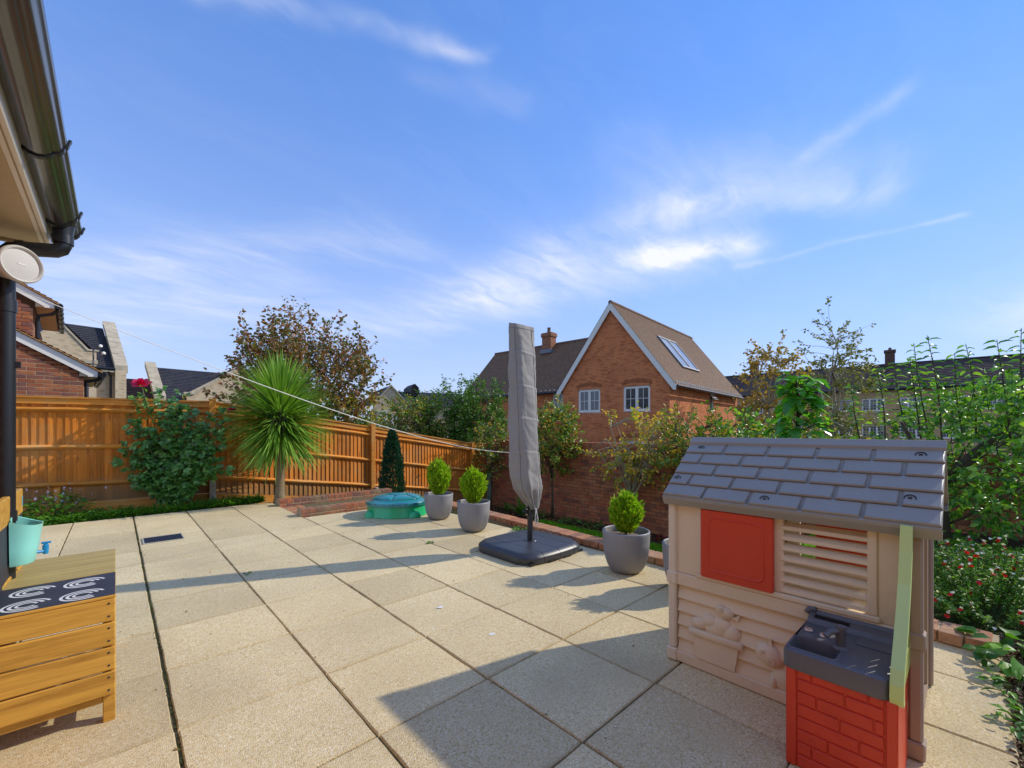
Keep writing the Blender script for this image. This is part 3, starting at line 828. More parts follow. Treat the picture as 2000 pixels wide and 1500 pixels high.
# ================================================================ buildings beyond the garden
class RB(MB):
    """mesh builder that keeps a uv per face corner"""
    def __init__(s): super().__init__(); s.luv = []
    def fuv(s, vs, uvs):
        b = len(s.v); s.v.extend([tuple(p) for p in vs]); s.f.append(tuple(range(b, b + len(vs)))); s.luv.extend(uvs)
    def mesh(s, name, mat=None, smooth=False):
        me = super().mesh(name, mat)
        u = me.uv_layers.new(name='UVMap'); u.data.foreach_set('uv', [c for p in s.luv for c in p])
        return me

def roof_slope(rb, e0, e1, r0, r1, course=.10, step=.014):
    """tile courses stepped up the slope from the eave e0-e1 to the ridge r0-r1"""
    e0, e1, r0, r1 = map(V, (e0, e1, r0, r1))
    n_ = (e1 - e0).cross(r0 - e0).normalized()
    if n_.z < 0: n_ = -n_
    S = ((r0 - e0).length + (r1 - e1).length) / 2; k = max(2, int(round(S / course)))
    ux = (e1 - e0).normalized()
    for i in range(k):
        a, b = i / k, (i + 1) / k
        A, B = e0.lerp(r0, a), e1.lerp(r1, a); A2, B2 = e0.lerp(r0, b), e1.lerp(r1, b)
        ua, ub, ua2, ub2 = [(p - e0).dot(ux) for p in (A, B, A2, B2)]
        t = n_ * step
        rb.fuv([A + t, B + t, B2, A2], [(ua, i + .3), (ub, i + .3), (ub2, i + .7), (ua2, i + .7)])
        rb.fuv([A, B, B + t, A + t], [(ua, i + .2), (ub, i + .2), (ub, i + .3), (ua, i + .3)])

def wall_panel(mb, P, u0, u1, z0, z1, holes=(), dep=None):
    """flat wall P(u, z) with rectangular openings and their reveals"""
    us = sorted({u0, u1, *[h[0] for h in holes], *[h[1] for h in holes]}); zs = sorted({z0, z1, *[h[2] for h in holes], *[h[3] for h in holes]})
    for i in range(len(us) - 1):
        for j in range(len(zs) - 1):
            a, b, c, d = us[i], us[i + 1], zs[j], zs[j + 1]
            if any(h[0] <= (a + b) / 2 <= h[1] and h[2] <= (c + d) / 2 <= h[3] for h in holes): continue
            mb.quad(P(a, c), P(b, c), P(b, d), P(a, d))
    if dep is not None:
        for a, b, c, d in holes:
            q4 = [V(P(a, c)), V(P(b, c)), V(P(b, d)), V(P(a, d))]
            for i in range(4):
                p, r_ = q4[i], q4[(i + 1) % 4]
                mb.quad(p, r_, r_ + V(dep), p + V(dep))

def window(parent, base, w, h, panes=2, bars=(1, 2), frame=.06, gmat=None, sill=True, arch=0, fmat=None, toplights=False):
    """casement in the local frame BASE: x across, z up, y inwards; opening corner at the origin"""
    fm = fmat or M['offwhite']
    mb = MB()
    mb.box(0, w, -.012, .05, 0, frame); mb.box(0, frame, -.012, .05, frame, h); mb.box(w - frame, w, -.012, .05, frame, h)
    if arch:
        k = 8; pts = [(w * i / k, -.012, h + arch * (1 - (2 * i / k - 1) ** 2)) for i in range(k + 1)]
        mb.prism([(w, -.012, h - frame), *[p for p in pts[::-1]], (0, -.012, h - frame)], (0, .062, 0))
    else:
        mb.box(frame, w - frame, -.012, .05, h - frame, h)
    pw = (w - frame) / panes
    for i in range(1, panes): mb.box(i * pw - .01, i * pw + frame + .01, -.014, .048, frame, h - frame)
    f_ = link('window', mb.mesh('window', fm), parent); f_.matrix_local = base
    b2 = MB()
    for i in range(panes):
        a, b = i * pw + frame, (i + 1) * pw
        # casement sash
        s_ = .035
        b2.box(a, a + s_, -.004, .03, frame, h - frame); b2.box(b - s_, b, -.004, .03, frame, h - frame); b2.box(a + s_, b - s_, -.004, .03, frame, frame + s_); b2.box(a + s_, b - s_, -.004, .03, h - frame - s_, h - frame)
        for k in range(1, bars[0] + 1): x = a + s_ + (b - a - 2 * s_) * k / (bars[0] + 1); b2.box(x - .011, x + .011, .0, .024, frame + s_, h - frame - s_)
        for k in range(1, bars[1] + 1): z = frame + s_ + (h - 2 * frame - 2 * s_) * k / (bars[1] + 1); b2.box(a + s_, b - s_, .001, .023, z - .011, z + .011)
    link('sash', b2.mesh('sash', fm), f_)
    g_ = MB(); g_.quad((frame * .5, .02, frame * .5), (w - frame * .5, .02, frame * .5), (w - frame * .5, .02, h - frame * .5), (frame * .5, .02, h - frame * .5))
    link('pane', g_.mesh('pane', gmat or M['glass']), f_)
    if sill:
        s2 = MB(); s2.box(-.05, w + .05, -.06, .05, -.05, -.001); link('sill', s2.mesh('sill', fm), f_)
    return f_

M['brick_house'] = bricktexmat('house_brickwork', (.82, .225, .06), (.60, .145, .05), (.60, .36, .19), stain=(.40, .11, .06))
M['tile_house'] = tilemat('house_roof_tiles', [(.19, .115, .07), (.26, .155, .09), (.22, .125, .075), (.30, .18, .10)], .165, (.17, .14, .075))
M['brick_buff'] = bricktexmat('buff_brickwork', (.70, .55, .36), (.60, .46, .29), (.62, .52, .38), stain=(.42, .31, .19))
M['brick_flat'] = bricktexmat('flats_brickwork', (.68, .44, .21), (.54, .33, .15), (.56, .41, .24), stain=(.46, .29, .14))
M['slate'] = tilemat('slate_roof', [(.035, .035, .042), (.055, .052, .06), (.045, .043, .05)], .3, (.075, .07, .06), .6)
M['tile_flat'] = tilemat('flats_roof_tiles', [(.075, .05, .045), (.10, .07, .062), (.085, .058, .05)], .3, (.10, .085, .07))
M['stone'] = pmat('coping_stone', (.58, .50, .36), .9, .3, 2.5, 30, .4)
M['lead'] = pmat('lead_flashing', (.20, .22, .25), .5)

# ---- the big red brick house; local frame: x into the depth of the house, y along its gable front
hx, hy = 19.07, 9.565
hb = thing('brick_house', 'red brick house with steep white edged gable and rooflights behind the garden wall', 'house', (hx, hy, 0), R(5.1))
GW, EV, RZ, HL, GZ = 6.1, 3.74, 7.78, 11.6, -1.6
w1 = MB()
PG = lambda u, z: (0, u, z)
holes = [(.957, 2.385, 2.19, 3.45), (3.71, 5.085, 2.20, 3.44), (.85, 2.65, -1.1, .70)]
def gable_edge(z): return (z - EV) / (RZ - EV) * GW / 2
wall_panel(w1, lambda u, z: PG(u, z), 0, GW, GZ, EV, holes, (.1, 0, 0))
w1.add([(0, 0, EV), (0, GW, EV), (0, GW / 2, RZ)], [(0, 1, 2)])
side_holes = [(5.85, 6.65, 2.3, 3.4)]
wall_panel(w1, lambda u, z: (u, 0, z), 0, HL, GZ, EV + .05, side_holes, (0, .1, 0))
w1.quad((0, GW, GZ), (HL, GW, GZ), (HL, GW, EV), (0, GW, EV)); w1.quad((HL, 0, GZ), (HL, GW, GZ), (HL, GW, EV), (HL, 0, EV)); w1.add([(HL, 0, EV), (HL, GW, EV), (HL, GW / 2, RZ)], [(0, 1, 2)])
# wing to the left, set back, ridge along y
WX0, WS, WE, WR = 1.0, 15.4, 3.80, 7.12
wall_panel(w1, lambda u, z: (WX0, u, z), GW, WS, GZ, WE + .1, [(6.78, 7.55, 2.28, 3.48)], (.1, 0, 0))
w1.add([(WX0, WS, GZ), (WX0 + 6.4, WS, GZ), (WX0 + 6.4, WS, WE), (WX0 + 3.2, WS, WR), (WX0, WS, WE)], [(0, 1, 2, 3, 4)])
obj('wall', w1, M['brick_house'], hb)
rb = RB()
ov = .34; dz_ = (RZ - EV) / (GW / 2); rt = .10
roof_slope(rb, (-.16, -ov, EV - ov * dz_ + rt), (HL + .1, -ov, EV - ov * dz_ + rt), (-.16, GW / 2, RZ + rt), (HL + .1, GW / 2, RZ + rt))
roof_slope(rb, (-.16, GW + ov, EV - ov * dz_ + rt), (HL + .1, GW + ov, EV - ov * dz_ + rt), (-.16, GW / 2, RZ + rt), (HL + .1, GW / 2, RZ + rt))
dw = (WR - WE) / 3.2
roof_slope(rb, (WX0 - .34, 5.0, WE - .34 * dw + rt), (WX0 - .34, WS + .1, WE - .34 * dw + rt), (WX0 + 3.2, 3.2, WR + rt), (WX0 + 3.2, WS + .1, WR + rt))
roof_slope(rb, (WX0 + 6.7, 3, WE - .3 * dw + rt), (WX0 + 6.7, WS + .1, WE - .3 * dw + rt), (WX0 + 3.2, 3, WR + rt), (WX0 + 3.2, WS + .1, WR + rt))
obj('roof', rb, M['tile_house'], hb)
def ridge_tiles(parent, a, b, mat, r=.11, pitch=.45):
    a, b = V(a), V(b); L = (b - a).length; n = int(L / pitch); mb = MB(); u = (b - a) / L
    for i in range(n):
        p, q_ = a + u * (L * i / n + .01), a + u * (L * (i + 1) / n - .01)
        mb.tube([p, q_], r, 8)
    return tag(obj('ridge_tiles', mb, mat, parent), kind='stuff')
M['ridge'] = pmat('ridge_tile', (.21, .12, .07), .85, .25, 3, 40, .3)
ridge_tiles(hb, (-.16, GW / 2, RZ + rt - .03), (HL + .1, GW / 2, RZ + rt - .03), M['ridge'])
ridge_tiles(hb, (WX0 + 3.2, 3.4, WR + rt - .03), (WX0 + 3.2, WS + .1, WR + rt - .03), M['ridge'])
for s_ in (0, 1):       # white bargeboards
    y0 = -ov if s_ == 0 else GW + ov; z0 = EV - ov * dz_
    mb = MB(); w_ = .26
    mb.prism([(-.15, y0, z0 + rt - .012), (-.15, GW / 2, RZ + rt - .012), (-.15, GW / 2, RZ - w_ * 1.25), (-.15, y0 + (.12 if s_ == 0 else -.12), z0 - w_ * .62), (-.15, y0, z0 - w_ * .62)], (.05, 0, 0))
    obj('bargeboard', mb, M['white'], hb)
    mb = MB(); mb.prism([(-.102, y0, z0 + rt - .02), (-.102, GW / 2, RZ + rt - .02), (-.102, GW / 2, RZ + rt - .14), (-.102, y0, z0 + rt - .14)], (.2, 0, 0)); obj('verge_underside', mb, M['white'], hb)
BX = lambda x, y, z: Matrix.Translation((x, y, z)) @ Matrix(((0, 1, 0, 0), (-1, 0, 0, 0), (0, 0, 1, 0), (0, 0, 0, 1)))   # window x -> -y, y -> +x
window(hb, BX(.06, 2.385, 2.19), 1.428, 1.26, 2, (1, 1), .085, arch=.14)
window(hb, BX(.06, 5.085, 2.20), 1.375, 1.24, 2, (1, 1), .085, arch=.14)
window(hb, BX(.06, 2.65, -1.1), 1.8, 1.80, 3, (1, 1), .085, arch=.14)
window(hb, BX(WX0 + .06, 7.55, 2.28), .77, 1.20, 2, (0, 1), .08)
f_ = window(hb, Matrix.Translation((5.85, .05, 2.3)), .8, 1.1, 1, (0, 0), .07)
mb = MB(); mb.box(0, .8, -.03, .0, -.42, 0); mb2 = mb.mesh('open_sash', M['offwhite']); o = link('open_sash', mb2, f_, (0, -.02, 1.02), (R(-38), 0, 0))
for (a, b, z) in ((.88, 2.46, 3.49), (3.63, 5.16, 3.48), (.75, 2.75, .74)):       # soldier arches
    mb = MB(); n = int((b - a) / .075)
    for i in range(n):
        u = a + (b - a) * (i + .5) / n; t = (2 * (i + .5) / n - 1)
        mb.cbox(-.012, .05, -.031, .031, 0, .2, .004, Matrix.Translation((0, u, z + .14 * (1 - t * t) - .0)) @ Matrix.Rotation(-t * .17, 4, 'X'))
    tag(obj('brick_arch', mb, brickmat('arch_brick', [(.42, .14, .05), (.36, .11, .045), (.46, .17, .06)]), hb), kind='stuff')
mb = MB(); mb.tube([(-.1, -ov - .06, EV - ov * dz_ + .03), (HL, -ov - .06, EV - ov * dz_ + .03)], .06, 10); mb.tube([(WX0 - .42, GW + .3, WE - .34 * dw + .02), (WX0 - .42, WS, WE - .34 * dw + .02)], .06, 10); obj('gutter', mb, M['black'], hb, autos=40)
mb = MB()
for i in range(38): x = .1 + i * .305; mb.box(x, x + .05, -ov + .03, -.0, EV - .27, EV - .17)
for i in range(26): y = GW + .4 + i * .34; mb.box(WX0 - .3, WX0, y, y + .05, WE - .23, WE - .13)
tag(obj('rafter_feet', mb, M['offwhite'], hb), kind='stuff')
# rooflights
n_ = V((0, -dz_, 1)).normalized(); sl = V((0, 1, dz_)).normalized()
for k in range(2):
    x0 = 3.1 + 1.32 * k
    mb = MB(); mb2 = MB()
    o0 = V((x0, .55, EV + .55 * dz_ + rt)); a = V((1.28, 0, 0)); b = sl * 2.35
    def fr(s0, s1, t0, t1, th):
        p = [o0 + a * s0 + b * t0, o0 + a * s1 + b * t0, o0 + a * s1 + b * t1, o0 + a * s0 + b * t1]; return p, n_ * th
    for s0, s1, t0, t1 in ((0, 1, 0, .04), (0, 1, .96, 1), (0, .06, .04, .96), (.94, 1, .04, .96)): mb.prism(*fr(s0, s1, t0, t1, .1))
    rl = obj('rooflight', mb, M['lead'], hb); mb2.prism(*fr(.05, .95, .03, .97, .07)); obj('pane', mb2, M['glass_sky'], rl)
# chimney
ch = MB(); cx_, cy_ = WX0 + 2.75, 9.9
ch.box(cx_ - .3, cx_ + .3, cy_ - .38, cy_ + .38, WR - .9, WR + .52); ch.box(cx_ - .36, cx_ + .36, cy_ - .44, cy_ + .44, WR + .52, WR + .74); ch.box(cx_ - .33, cx_ + .33, cy_ - .41, cy_ + .41, WR + .74, WR + .80)
ch_o = obj('chimney', ch, bricktexmat('chimney_brick', (.46, .17, .08), (.28, .09, .05), (.36, .26, .17)), hb)
mb = MB(); mb.lathe([(.13, 0), (.15, .04), (.12, .08), (.11, .34), (.14, .38)], 12, (cx_, cy_, WR + .80)); obj('chimney_pot', mb, M['ridge'], ch_o, smooth=True)
mb = MB(); mb.box(cx_ - .42, cx_ + .1, cy_ - .45, cy_ + .45, WR - .62, WR - .36); obj('flashing', mb, M['lead'], ch_o)

# ---- neighbour's brick house just behind the left fence; local x along the wall facing us, y away
nh = thing('brick_house', 'neighbour brick house with white gable boards close behind the left fence', 'house', (-.47, 12.1, 0), R(3))
mb = MB(); mb.box(-4, -.006, .006, 6.0, -.3, 2.2); mb.prism([(-4, .006, 2.2), (-.006, .006, 2.2), (-.006, .006, 2.28), (-2.6, .006, 3.84), (-4, .006, 3.0)], (0, .4, 0)); obj('mortar_core', mb, M['mortar_pale'], nh)
slope = .60
brick_field(nh, (1, 0, 0), (0, -1, 0), (-2.1, 0, 1.35), 2.1, 2.4, M['brick_near'], .1025, 200, seed=5, clip=lambda x, z: z + 1.35 < 2.30 + slope * (2.1 - x) + .10)
def verge(zr, x_e, x_t, y, gutter=True, board=.17):
    z_e = zr; z_t = zr + slope * (x_e - x_t)
    mb = MB(); mb.prism([(x_e, y - .06, z_e + .012), (x_t, y - .06, z_t + .012), (x_t, y - .06, z_t - board), (x_e - .14, y - .06, z_e + slope * .14 - board), (x_e - .14, y - .06, z_e - board * .62), (x_e, y - .06, z_e - board * .62)], (0, .03, 0))
    obj('bargeboard', mb, M['white'], nh)
    mb = MB(); mb.prism([(x_e, y - .029, z_e - board * .6), (x_e - .26, y - .029, z_e - board * .6), (x_e - .26, y - .029, z_e - board * .55 + .1), (x_e, y - .029, z_e)], (0, 3, 0)); obj('boxed_eave', mb, M['soffit'], nh)
    r_ = RB(); roof_slope(r_, (x_e + .05, y - .1, z_e + .02), (x_e + .05, y + 4, z_e + .02), (x_t, y - .1, z_t + .05), (x_t, y + 4, z_t + .05), .1, .02)
    obj('roof', r_, M['tile_near'], nh)
    mb = MB(); k = int((x_e - x_t) / .09)
    for i in range(k):
        x = x_e + .05 - (x_e - x_t) * (i + 1) / k; xa = x + (x_e - x_t) / k * 1.25; za = z_e + slope * (x_e - xa); zb_ = z_e + slope * (x_e - x)
        mb.prism([(xa, y - .105, za + .022), (x, y - .105, zb_ + .022), (x, y - .105, zb_ + .036), (xa, y - .105, za + .05)], (0, .16, 0))
    tag(obj('verge_tiles', mb, M['verge'], nh), kind='stuff')
    mb = MB(); mb.lathe([(.055, 0), (.055, 3.4)], 12); o = obj('gutter', mb, M['black'], nh, autos=40, loc=(x_e + .07, y - .1, z_e - .045), rot=(R(-90), 0, 0))
    mb = MB()
    for yy in (.0, .35, .8, 1.3, 1.9, 2.6): mb.lathe([(.062, yy), (.066, yy + .02), (.062, yy + .05)], 12)
    obj('gutter_bracket', mb, M['black'], o)
M['tile_near'] = tilemat('neighbour_roof_tiles', [(.36, .16, .07), (.44, .20, .08), (.30, .13, .06)], .165, (.3, .2, .09))
M['verge'] = pmat('verge_tile', (.50, .25, .08), .85, .25, 9, 60, .4)
verge(2.46, .20, -2.2, 0)
mb = MB(); mb.tube([(.26, .0, 2.36), (.2, .05, 2.31), (.03, .09, 2.26), (-.02 + .06, .1, 2.2), (.04, .1, 1.0)], .034, 12); obj('downpipe', mb, M['black'], nh, autos=50)
up = MB(); up.box(-4, -.72, .9, 5, 1.8, 3.75); obj('upper_wall', up, M['brickwall_own'], nh)
brick_field(nh, (1, 0, 0), (0, -1, 0), (-2.1, .89, 2.4), 1.38, 1.65, M['brick_near'], .1025, 90, seed=9, clip=lambda x, z: z + 2.4 < 3.66 + slope * (1.38 - x) + .10)
verge(3.90, -.42, -2.4, .89)
mb = MB(); mb.tube([(-.36, .95, 3.78), (-.46, 1.0, 3.70), (-.64, 1.04, 3.64), (-.66, 1.05, 3.5), (-.66, 1.05, 2.6)], .034, 12); obj('downpipe', mb, M['black'], nh, autos=50)
# porch roof poking out at the left
mb = MB(); mb.prism([(-1.95, -.36, 2.62), (-1.22, -.36, 2.20), (-1.22, -.36, 2.06), (-1.95, -.36, 2.44)], (0, .36, 0)); obj('porch_board', mb, M['white'], nh)
mb = MB(); mb.prism([(-1.95, -.42, 2.68), (-1.08, -.42, 2.22), (-1.05, -.42, 2.25), (-1.25, -.42, 2.39), (-1.95, -.42, 2.76)], (0, .5, 0)); obj('porch_tiles', mb, M['verge'], nh)
# little floodlights on the wall
fl = thing('floodlight', 'small white twin floodlight above the neighbour roof edge', 'light', (-.24, 12.35, 3.02))
mb = MB(); mb.lathe([(.014, -.02), (.03, .014), (.033, .04)], 12, (0, 0, 0)); o = obj('lamp_head', mb, M['white'], fl, smooth=True, rot=(R(70), 0, R(20)))
mb = MB(); mb.lathe([(.014, -.02), (.03, .014), (.033, .04)], 12, (0, 0, 0)); o = obj('lamp_head', mb, M['white'], fl, smooth=True, loc=(.04, 0, -.14), rot=(R(75), 0, R(40)))
mb = MB(); mb.tube([(-.1, .05, -.45), (-.1, .05, -.05), (0, .02, 0)], .014, 8); obj('mount', mb, M['grey_dark'], fl)

# ---- pale brick houses behind the left fence (y is away from us)
def buff_house(name, label, x, y, rz=0): return thing(name, label, 'house', (x, y, 0), rz)
ha = buff_house('pale_brick_house', 'two storey pale brick house with stone edged gable and slate roof, far left', 0, 37, R(9))
mb = MB(); wall_panel(mb, lambda u, z: (u, 0, z), -9, .1, -1.6, 5.05, [(-2.02, -1.36, 4.75, 5.05)], (0, .12, 0)); mb.quad((.1, 0, -1.6), (.1, 7, -1.6), (.1, 7, 5.05), (.1, 0, 5.05)); mb.add([(.1, 0, 5.0), (.1, 7, 5.0), (.1, 3.5, 8.3)], [(0, 1, 2)])
mb.box(-3.9, -.95, -.5, .0, -1.6, 5.6); mb.prism([(-3.9, -.5, 5.6), (-.95, -.5, 5.6), (-.95, -.5, 6.05), (-1.35, -.5, 6.05), (-2.52, -.5, 7.55), (-3.9, -.5, 6.0)], (0, .6, 0)); obj('wall', mb, M['brick_buff'], ha)
r_ = RB(); roof_slope(r_, (-9, -.4, 4.95), (-.1, -.4, 4.95), (-9, 3.5, 8.2), (-.1, 3.5, 8.2), .22, .03); roof_slope(r_, (-9, 7.4, 4.95), (-.1, 7.4, 4.95), (-9, 3.5, 8.2), (-.1, 3.5, 8.2), .22, .03); roof_slope(r_, (-2.3, -.5, 7.5), (-.95, -.5, 5.95), (-2.3, 3.2, 7.7), (-.95, 1.0, 6.1), .3); obj('roof', r_, M['slate'], ha)
mb = MB(); mb.prism([(-4.0, -.56, 5.98), (-2.52, -.56, 7.66), (-1.3, -.56, 6.14), (-.85, -.56, 6.14), (-.85, -.56, 6.04), (-1.36, -.56, 6.04), (-2.52, -.56, 7.53), (-4.0, -.56, 5.86)], (0, .22, 0)); obj('gable_coping', mb, M['stone'], ha)
for k in range(8):
    t0, t1 = k / 8, (k + 1) / 8 - .012
    y0, y1 = -.5 + 4.0 * t0, -.5 + 4.0 * t1; z0, z1_ = 5.0 + 3.42 * t0, 5.0 + 3.42 * t1
    mb = MB(); mb.prism([(-.12, y0, z0), (-.12, y1, z1_), (-.12, y1, z1_ + .34), (-.12, y0, z0 + .34)], (.62, 0, 0)); obj('coping_stone', mb, M['stone'], ha)
mb = MB(); mb.box(-.10, .42, -.52, .1, -1.6, 5.0); obj('parapet_pier', mb, M['brick_buff'], ha)
mb = MB(); mb.box(-2.1, -.9, -.58, -.5, 5.28, 5.5); mb.box(-.94, .5, -.48, -.36, 4.86, 5.0); obj('stone_band', mb, M['stone'], ha)
mb = MB(); mb.tube([(-1.0, -.48, 4.86 + .2), (-.1, -.48, 4.86 + .2)], .09, 10); mb.tube([(-.42, -.46, 4.9), (-.28, -.3, 4.6), (-.28, -.2, 0)], .06, 8); obj('gutter', mb, M['black'], ha)
mb_ = window(ha, Matrix.Translation((-2.3, -.53, 4.0)), .95, 1.05, 2, (0, 1), .07)
hbb = buff_house('pale_brick_house', 'low pale brick house with long dark slate roof and stone ended gable, behind the rose', 0, 38.4, R(6))
mb = MB(); mb.box(2.2, 12, 0, 6, -1.6, 3.7); mb.prism([(3.7, -.6, -1.6), (10.3, -.6, -1.6), (10.3, -.6, 3.7), (7.0, -.6, 6.1), (3.7, -.6, 3.85)], (0, .6, 0)); obj('wall', mb, M['brick_buff'], hbb)
r_ = RB(); roof_slope(r_, (2.5, -.4, 3.4), (12, -.4, 3.4), (2.5, 3.1, 5.95), (12, 3.1, 5.95), .22, .03); roof_slope(r_, (2.5, 6.4, 3.4), (12, 6.4, 3.4), (2.5, 3.1, 5.95), (12, 3.1, 5.95), .22, .03); roof_slope(r_, (10.6, -.6, 3.3), (10.6, 4, 3.3), (7.0, -.6, 6.1), (7.0, 4, 6.1), .22, .03); obj('roof', r_, M['slate'], hbb)
mb = MB(); mb.prism([(3.5, -.72, 3.80), (4.15, -.72, 3.80), (7.0, -.72, 6.04), (10.5, -.72, 3.45), (10.5, -.72, 3.6), (7.0, -.72, 6.2), (4.1, -.72, 3.95), (3.5, -.72, 3.95)], (0, .3, 0)); obj('gable_coping', mb, M['stone'], hbb)
for k in range(6):
    t0, t1 = k / 6, (k + 1) / 6 - .012
    mb = MB(); mb.prism([(1.9, -.6 + 3.7 * t0, 3.2 + 2.75 * t0), (1.9, -.6 + 3.7 * t1, 3.2 + 2.75 * t1), (1.9, -.6 + 3.7 * t1, 3.6 + 2.75 * t1), (1.9, -.6 + 3.7 * t0, 3.6 + 2.75 * t0)], (.62, 0, 0)); obj('coping_stone', mb, M['stone'], hbb)
mb = MB(); mb.box(1.95, 2.48, -.6, .2, -1.6, 3.2); mb.prism([(2.2, .0, 3.2), (2.2, 6, 3.2), (2.2, 3.1, 5.9)], (.2, 0, 0)); obj('parapet_wall', mb, M['brick_buff'], hbb)
hg = buff_house('garage_block', 'small brown tiled roof between the two pale brick houses', .8, 40)
mb = MB(); mb.box(-.6, 1.4, 0, 4, -1.6, 3.6); obj('wall', mb, M['brick_buff'], hg)
r_ = RB(); roof_slope(r_, (-.8, -.3, 3.5), (1.7, -.3, 3.5), (-.8, 2, 5.0), (1.7, 2, 5.0), .22, .03); obj('roof', r_, M['tile_flat'], hg)
hc = buff_house('pale_brick_house', 'distant pale brick house with steep gable and two arched white windows above the fence', 19.9, 38.9, R(-14))
mb = MB(); wall_panel(mb, lambda u, z: (u, 0, z), -1.75, 1.75, -1.6, 3.75, [(-1.25, -.5, 1.5, 2.8), (.15, .95, 1.5, 2.8)], (0, .1, 0)); mb.add([(-1.75, 0, 3.75), (1.75, 0, 3.75), (0, 0, 5.55)], [(0, 1, 2)])
mb.quad((1.75, 0, -1.6), (1.75, 8, -1.6), (1.75, 8, 3.7), (1.75, 0, 3.7)); mb.box(1.75, 9, 2.0, 8, -1.6, 3.9); obj('wall', mb, M['brick_buff'], hc)
r_ = RB(); roof_slope(r_, (-1.95, -.12, 3.6), (-1.95, 8, 3.6), (0, -.12, 5.62), (0, 8, 5.62), .22, .03); roof_slope(r_, (1.95, -.12, 3.6), (1.95, 8, 3.6), (0, -.12, 5.62), (0, 8, 5.62), .22, .03); roof_slope(r_, (1.2, 1.7, 3.7), (9, 1.7, 3.7), (1.2, 5, 5.5), (9, 5, 5.5), .22, .03); obj('roof', r_, M['slate'], hc)
mb = MB(); mb.prism([(-2.0, -.16, 3.55), (0, -.16, 5.7), (2.0, -.16, 3.55), (2.0, -.16, 3.42), (0, -.16, 5.53), (-2.0, -.16, 3.42)], (0, .16, 0)); obj('gable_coping', mb, M['stone'], hc)
mb = MB(); mb.prism([(3.0, 3.6, 4.9), (3.9, 3.6, 4.9), (3.9, 3.6, 5.9), (3.45, 3.6, 6.3), (3.0, 3.6, 5.9)], (0, 3, 0)); obj('dormer', mb, M['slate'], hc)
for x, w in ((-1.25, .75), (.15, .8)):
    mb = MB(); window(hc, Matrix.Translation((x, .05, 1.5)), w, 1.3, 2, (0, 2), .09, arch=.1)
    mb.box(x - .14, x - .0, -.05, .03, 1.4, 2.95); mb.box(x + w, x + w + .14, -.05, .03, 1.4, 2.95); mb.box(x - .14, x + w + .14, -.05, .03, 2.92, 3.12); obj('window_surround', mb, M['white'], hc)

# ---- three storey flats on the right; local y runs along the block away from us, x is depth
Zf, Xf = 46.0, 37.0
cw = lambda X, Z: (math.cos(R(43)) * X + math.sin(R(43)) * Z, -math.sin(R(43)) * X + math.cos(R(43)) * Z)
fx, fy = cw(Xf, Zf)
ft = thing('apartment_block', 'long three storey brown brick apartment block with white windows, far right', 'apartment building', (fx, fy, 0), R(5.1))
wins = []
for s_ in (-13.4, -10.6, -7.6, -4.6, -1.6, 1.0, 4.2, 6.6, 9.2, 11.6, 14.2):
    w = 1.15 if s_ in (4.2, 9.2, 11.6) else 1.85
    for z in (-2.2, .42, 3.22): wins.append((s_ - w / 2, s_ + w / 2, z, z + 1.3))
mb = MB(); wall_panel(mb, lambda u, z: (0, u, z), -20, 17, -2.6, 5.7, wins, (.12, 0, 0)); mb.quad((0, 17, -2.6), (8, 17, -2.6), (8, 17, 5.7), (0, 17, 5.7)); obj('wall', mb, M['brick_flat'], ft)
r_ = RB(); roof_slope(r_, (-.45, -20, 5.5), (-.45, 17.3, 5.5), (4, -20, 8.45), (4, 17.3, 8.45), .33, .035); roof_slope(r_, (8.4, -20, 5.5), (8.4, 17.3, 5.5), (4, -20, 8.45), (4, 17.3, 8.45), .33, .035); obj('roof', r_, M['tile_flat'], ft)
ridge_tiles(ft, (4, -20, 8.43), (4, 17.3, 8.43), M['tile_flat'], .13, 12)
mb = MB(); mb.tube([(-.5, -20, 5.42), (-.5, 17.3, 5.42)], .08, 8); obj('gutter', mb, M['black'], ft)
mb = MB(); mb.box(-.4, 0, -20, 17.2, 5.3, 5.42); obj('eave_soffit', mb, M['grey_dark'], ft)
for (a, b, z, z2) in wins: window(ft, BX(.05, b, z), b - a, z2 - z, 3 if b - a > 1.5 else 2, (1, 3), .075)
M['brick_dark'] = bricktexmat('chimney_brickwork', (.15, .085, .06), (.10, .06, .05), (.16, .12, .09))
for s_ in (-14.2, -2.9, 10.4):
    mb = MB(); mb.box(3.5, 4.5, s_ - .42, s_ + .42, 7.6, 9.75); mb.box(3.42, 4.58, s_ - .5, s_ + .5, 9.75, 10.0); c_ = obj('chimney', mb, M['brick_dark'], ft)
    mb = MB(); mb.lathe([(.16, 0), (.13, .3)], 10, (4, s_, 10.0)); obj('chimney_pot', mb, M['ridge'], c_)
for s_ in (-2.0, -13.0):
    mb = MB(); mb.box(-.1, .2, -.25, .25, 0, .25); obj('roof_vent', mb, M['white'], ft, loc=(1.0, s_, 6.55))
mb = MB(); mb.tube([(2.4, 2.7, 7.4), (2.4, 2.7, 9.0)], .05, 6); obj('soil_pipe', mb, M['ridge'], ft)
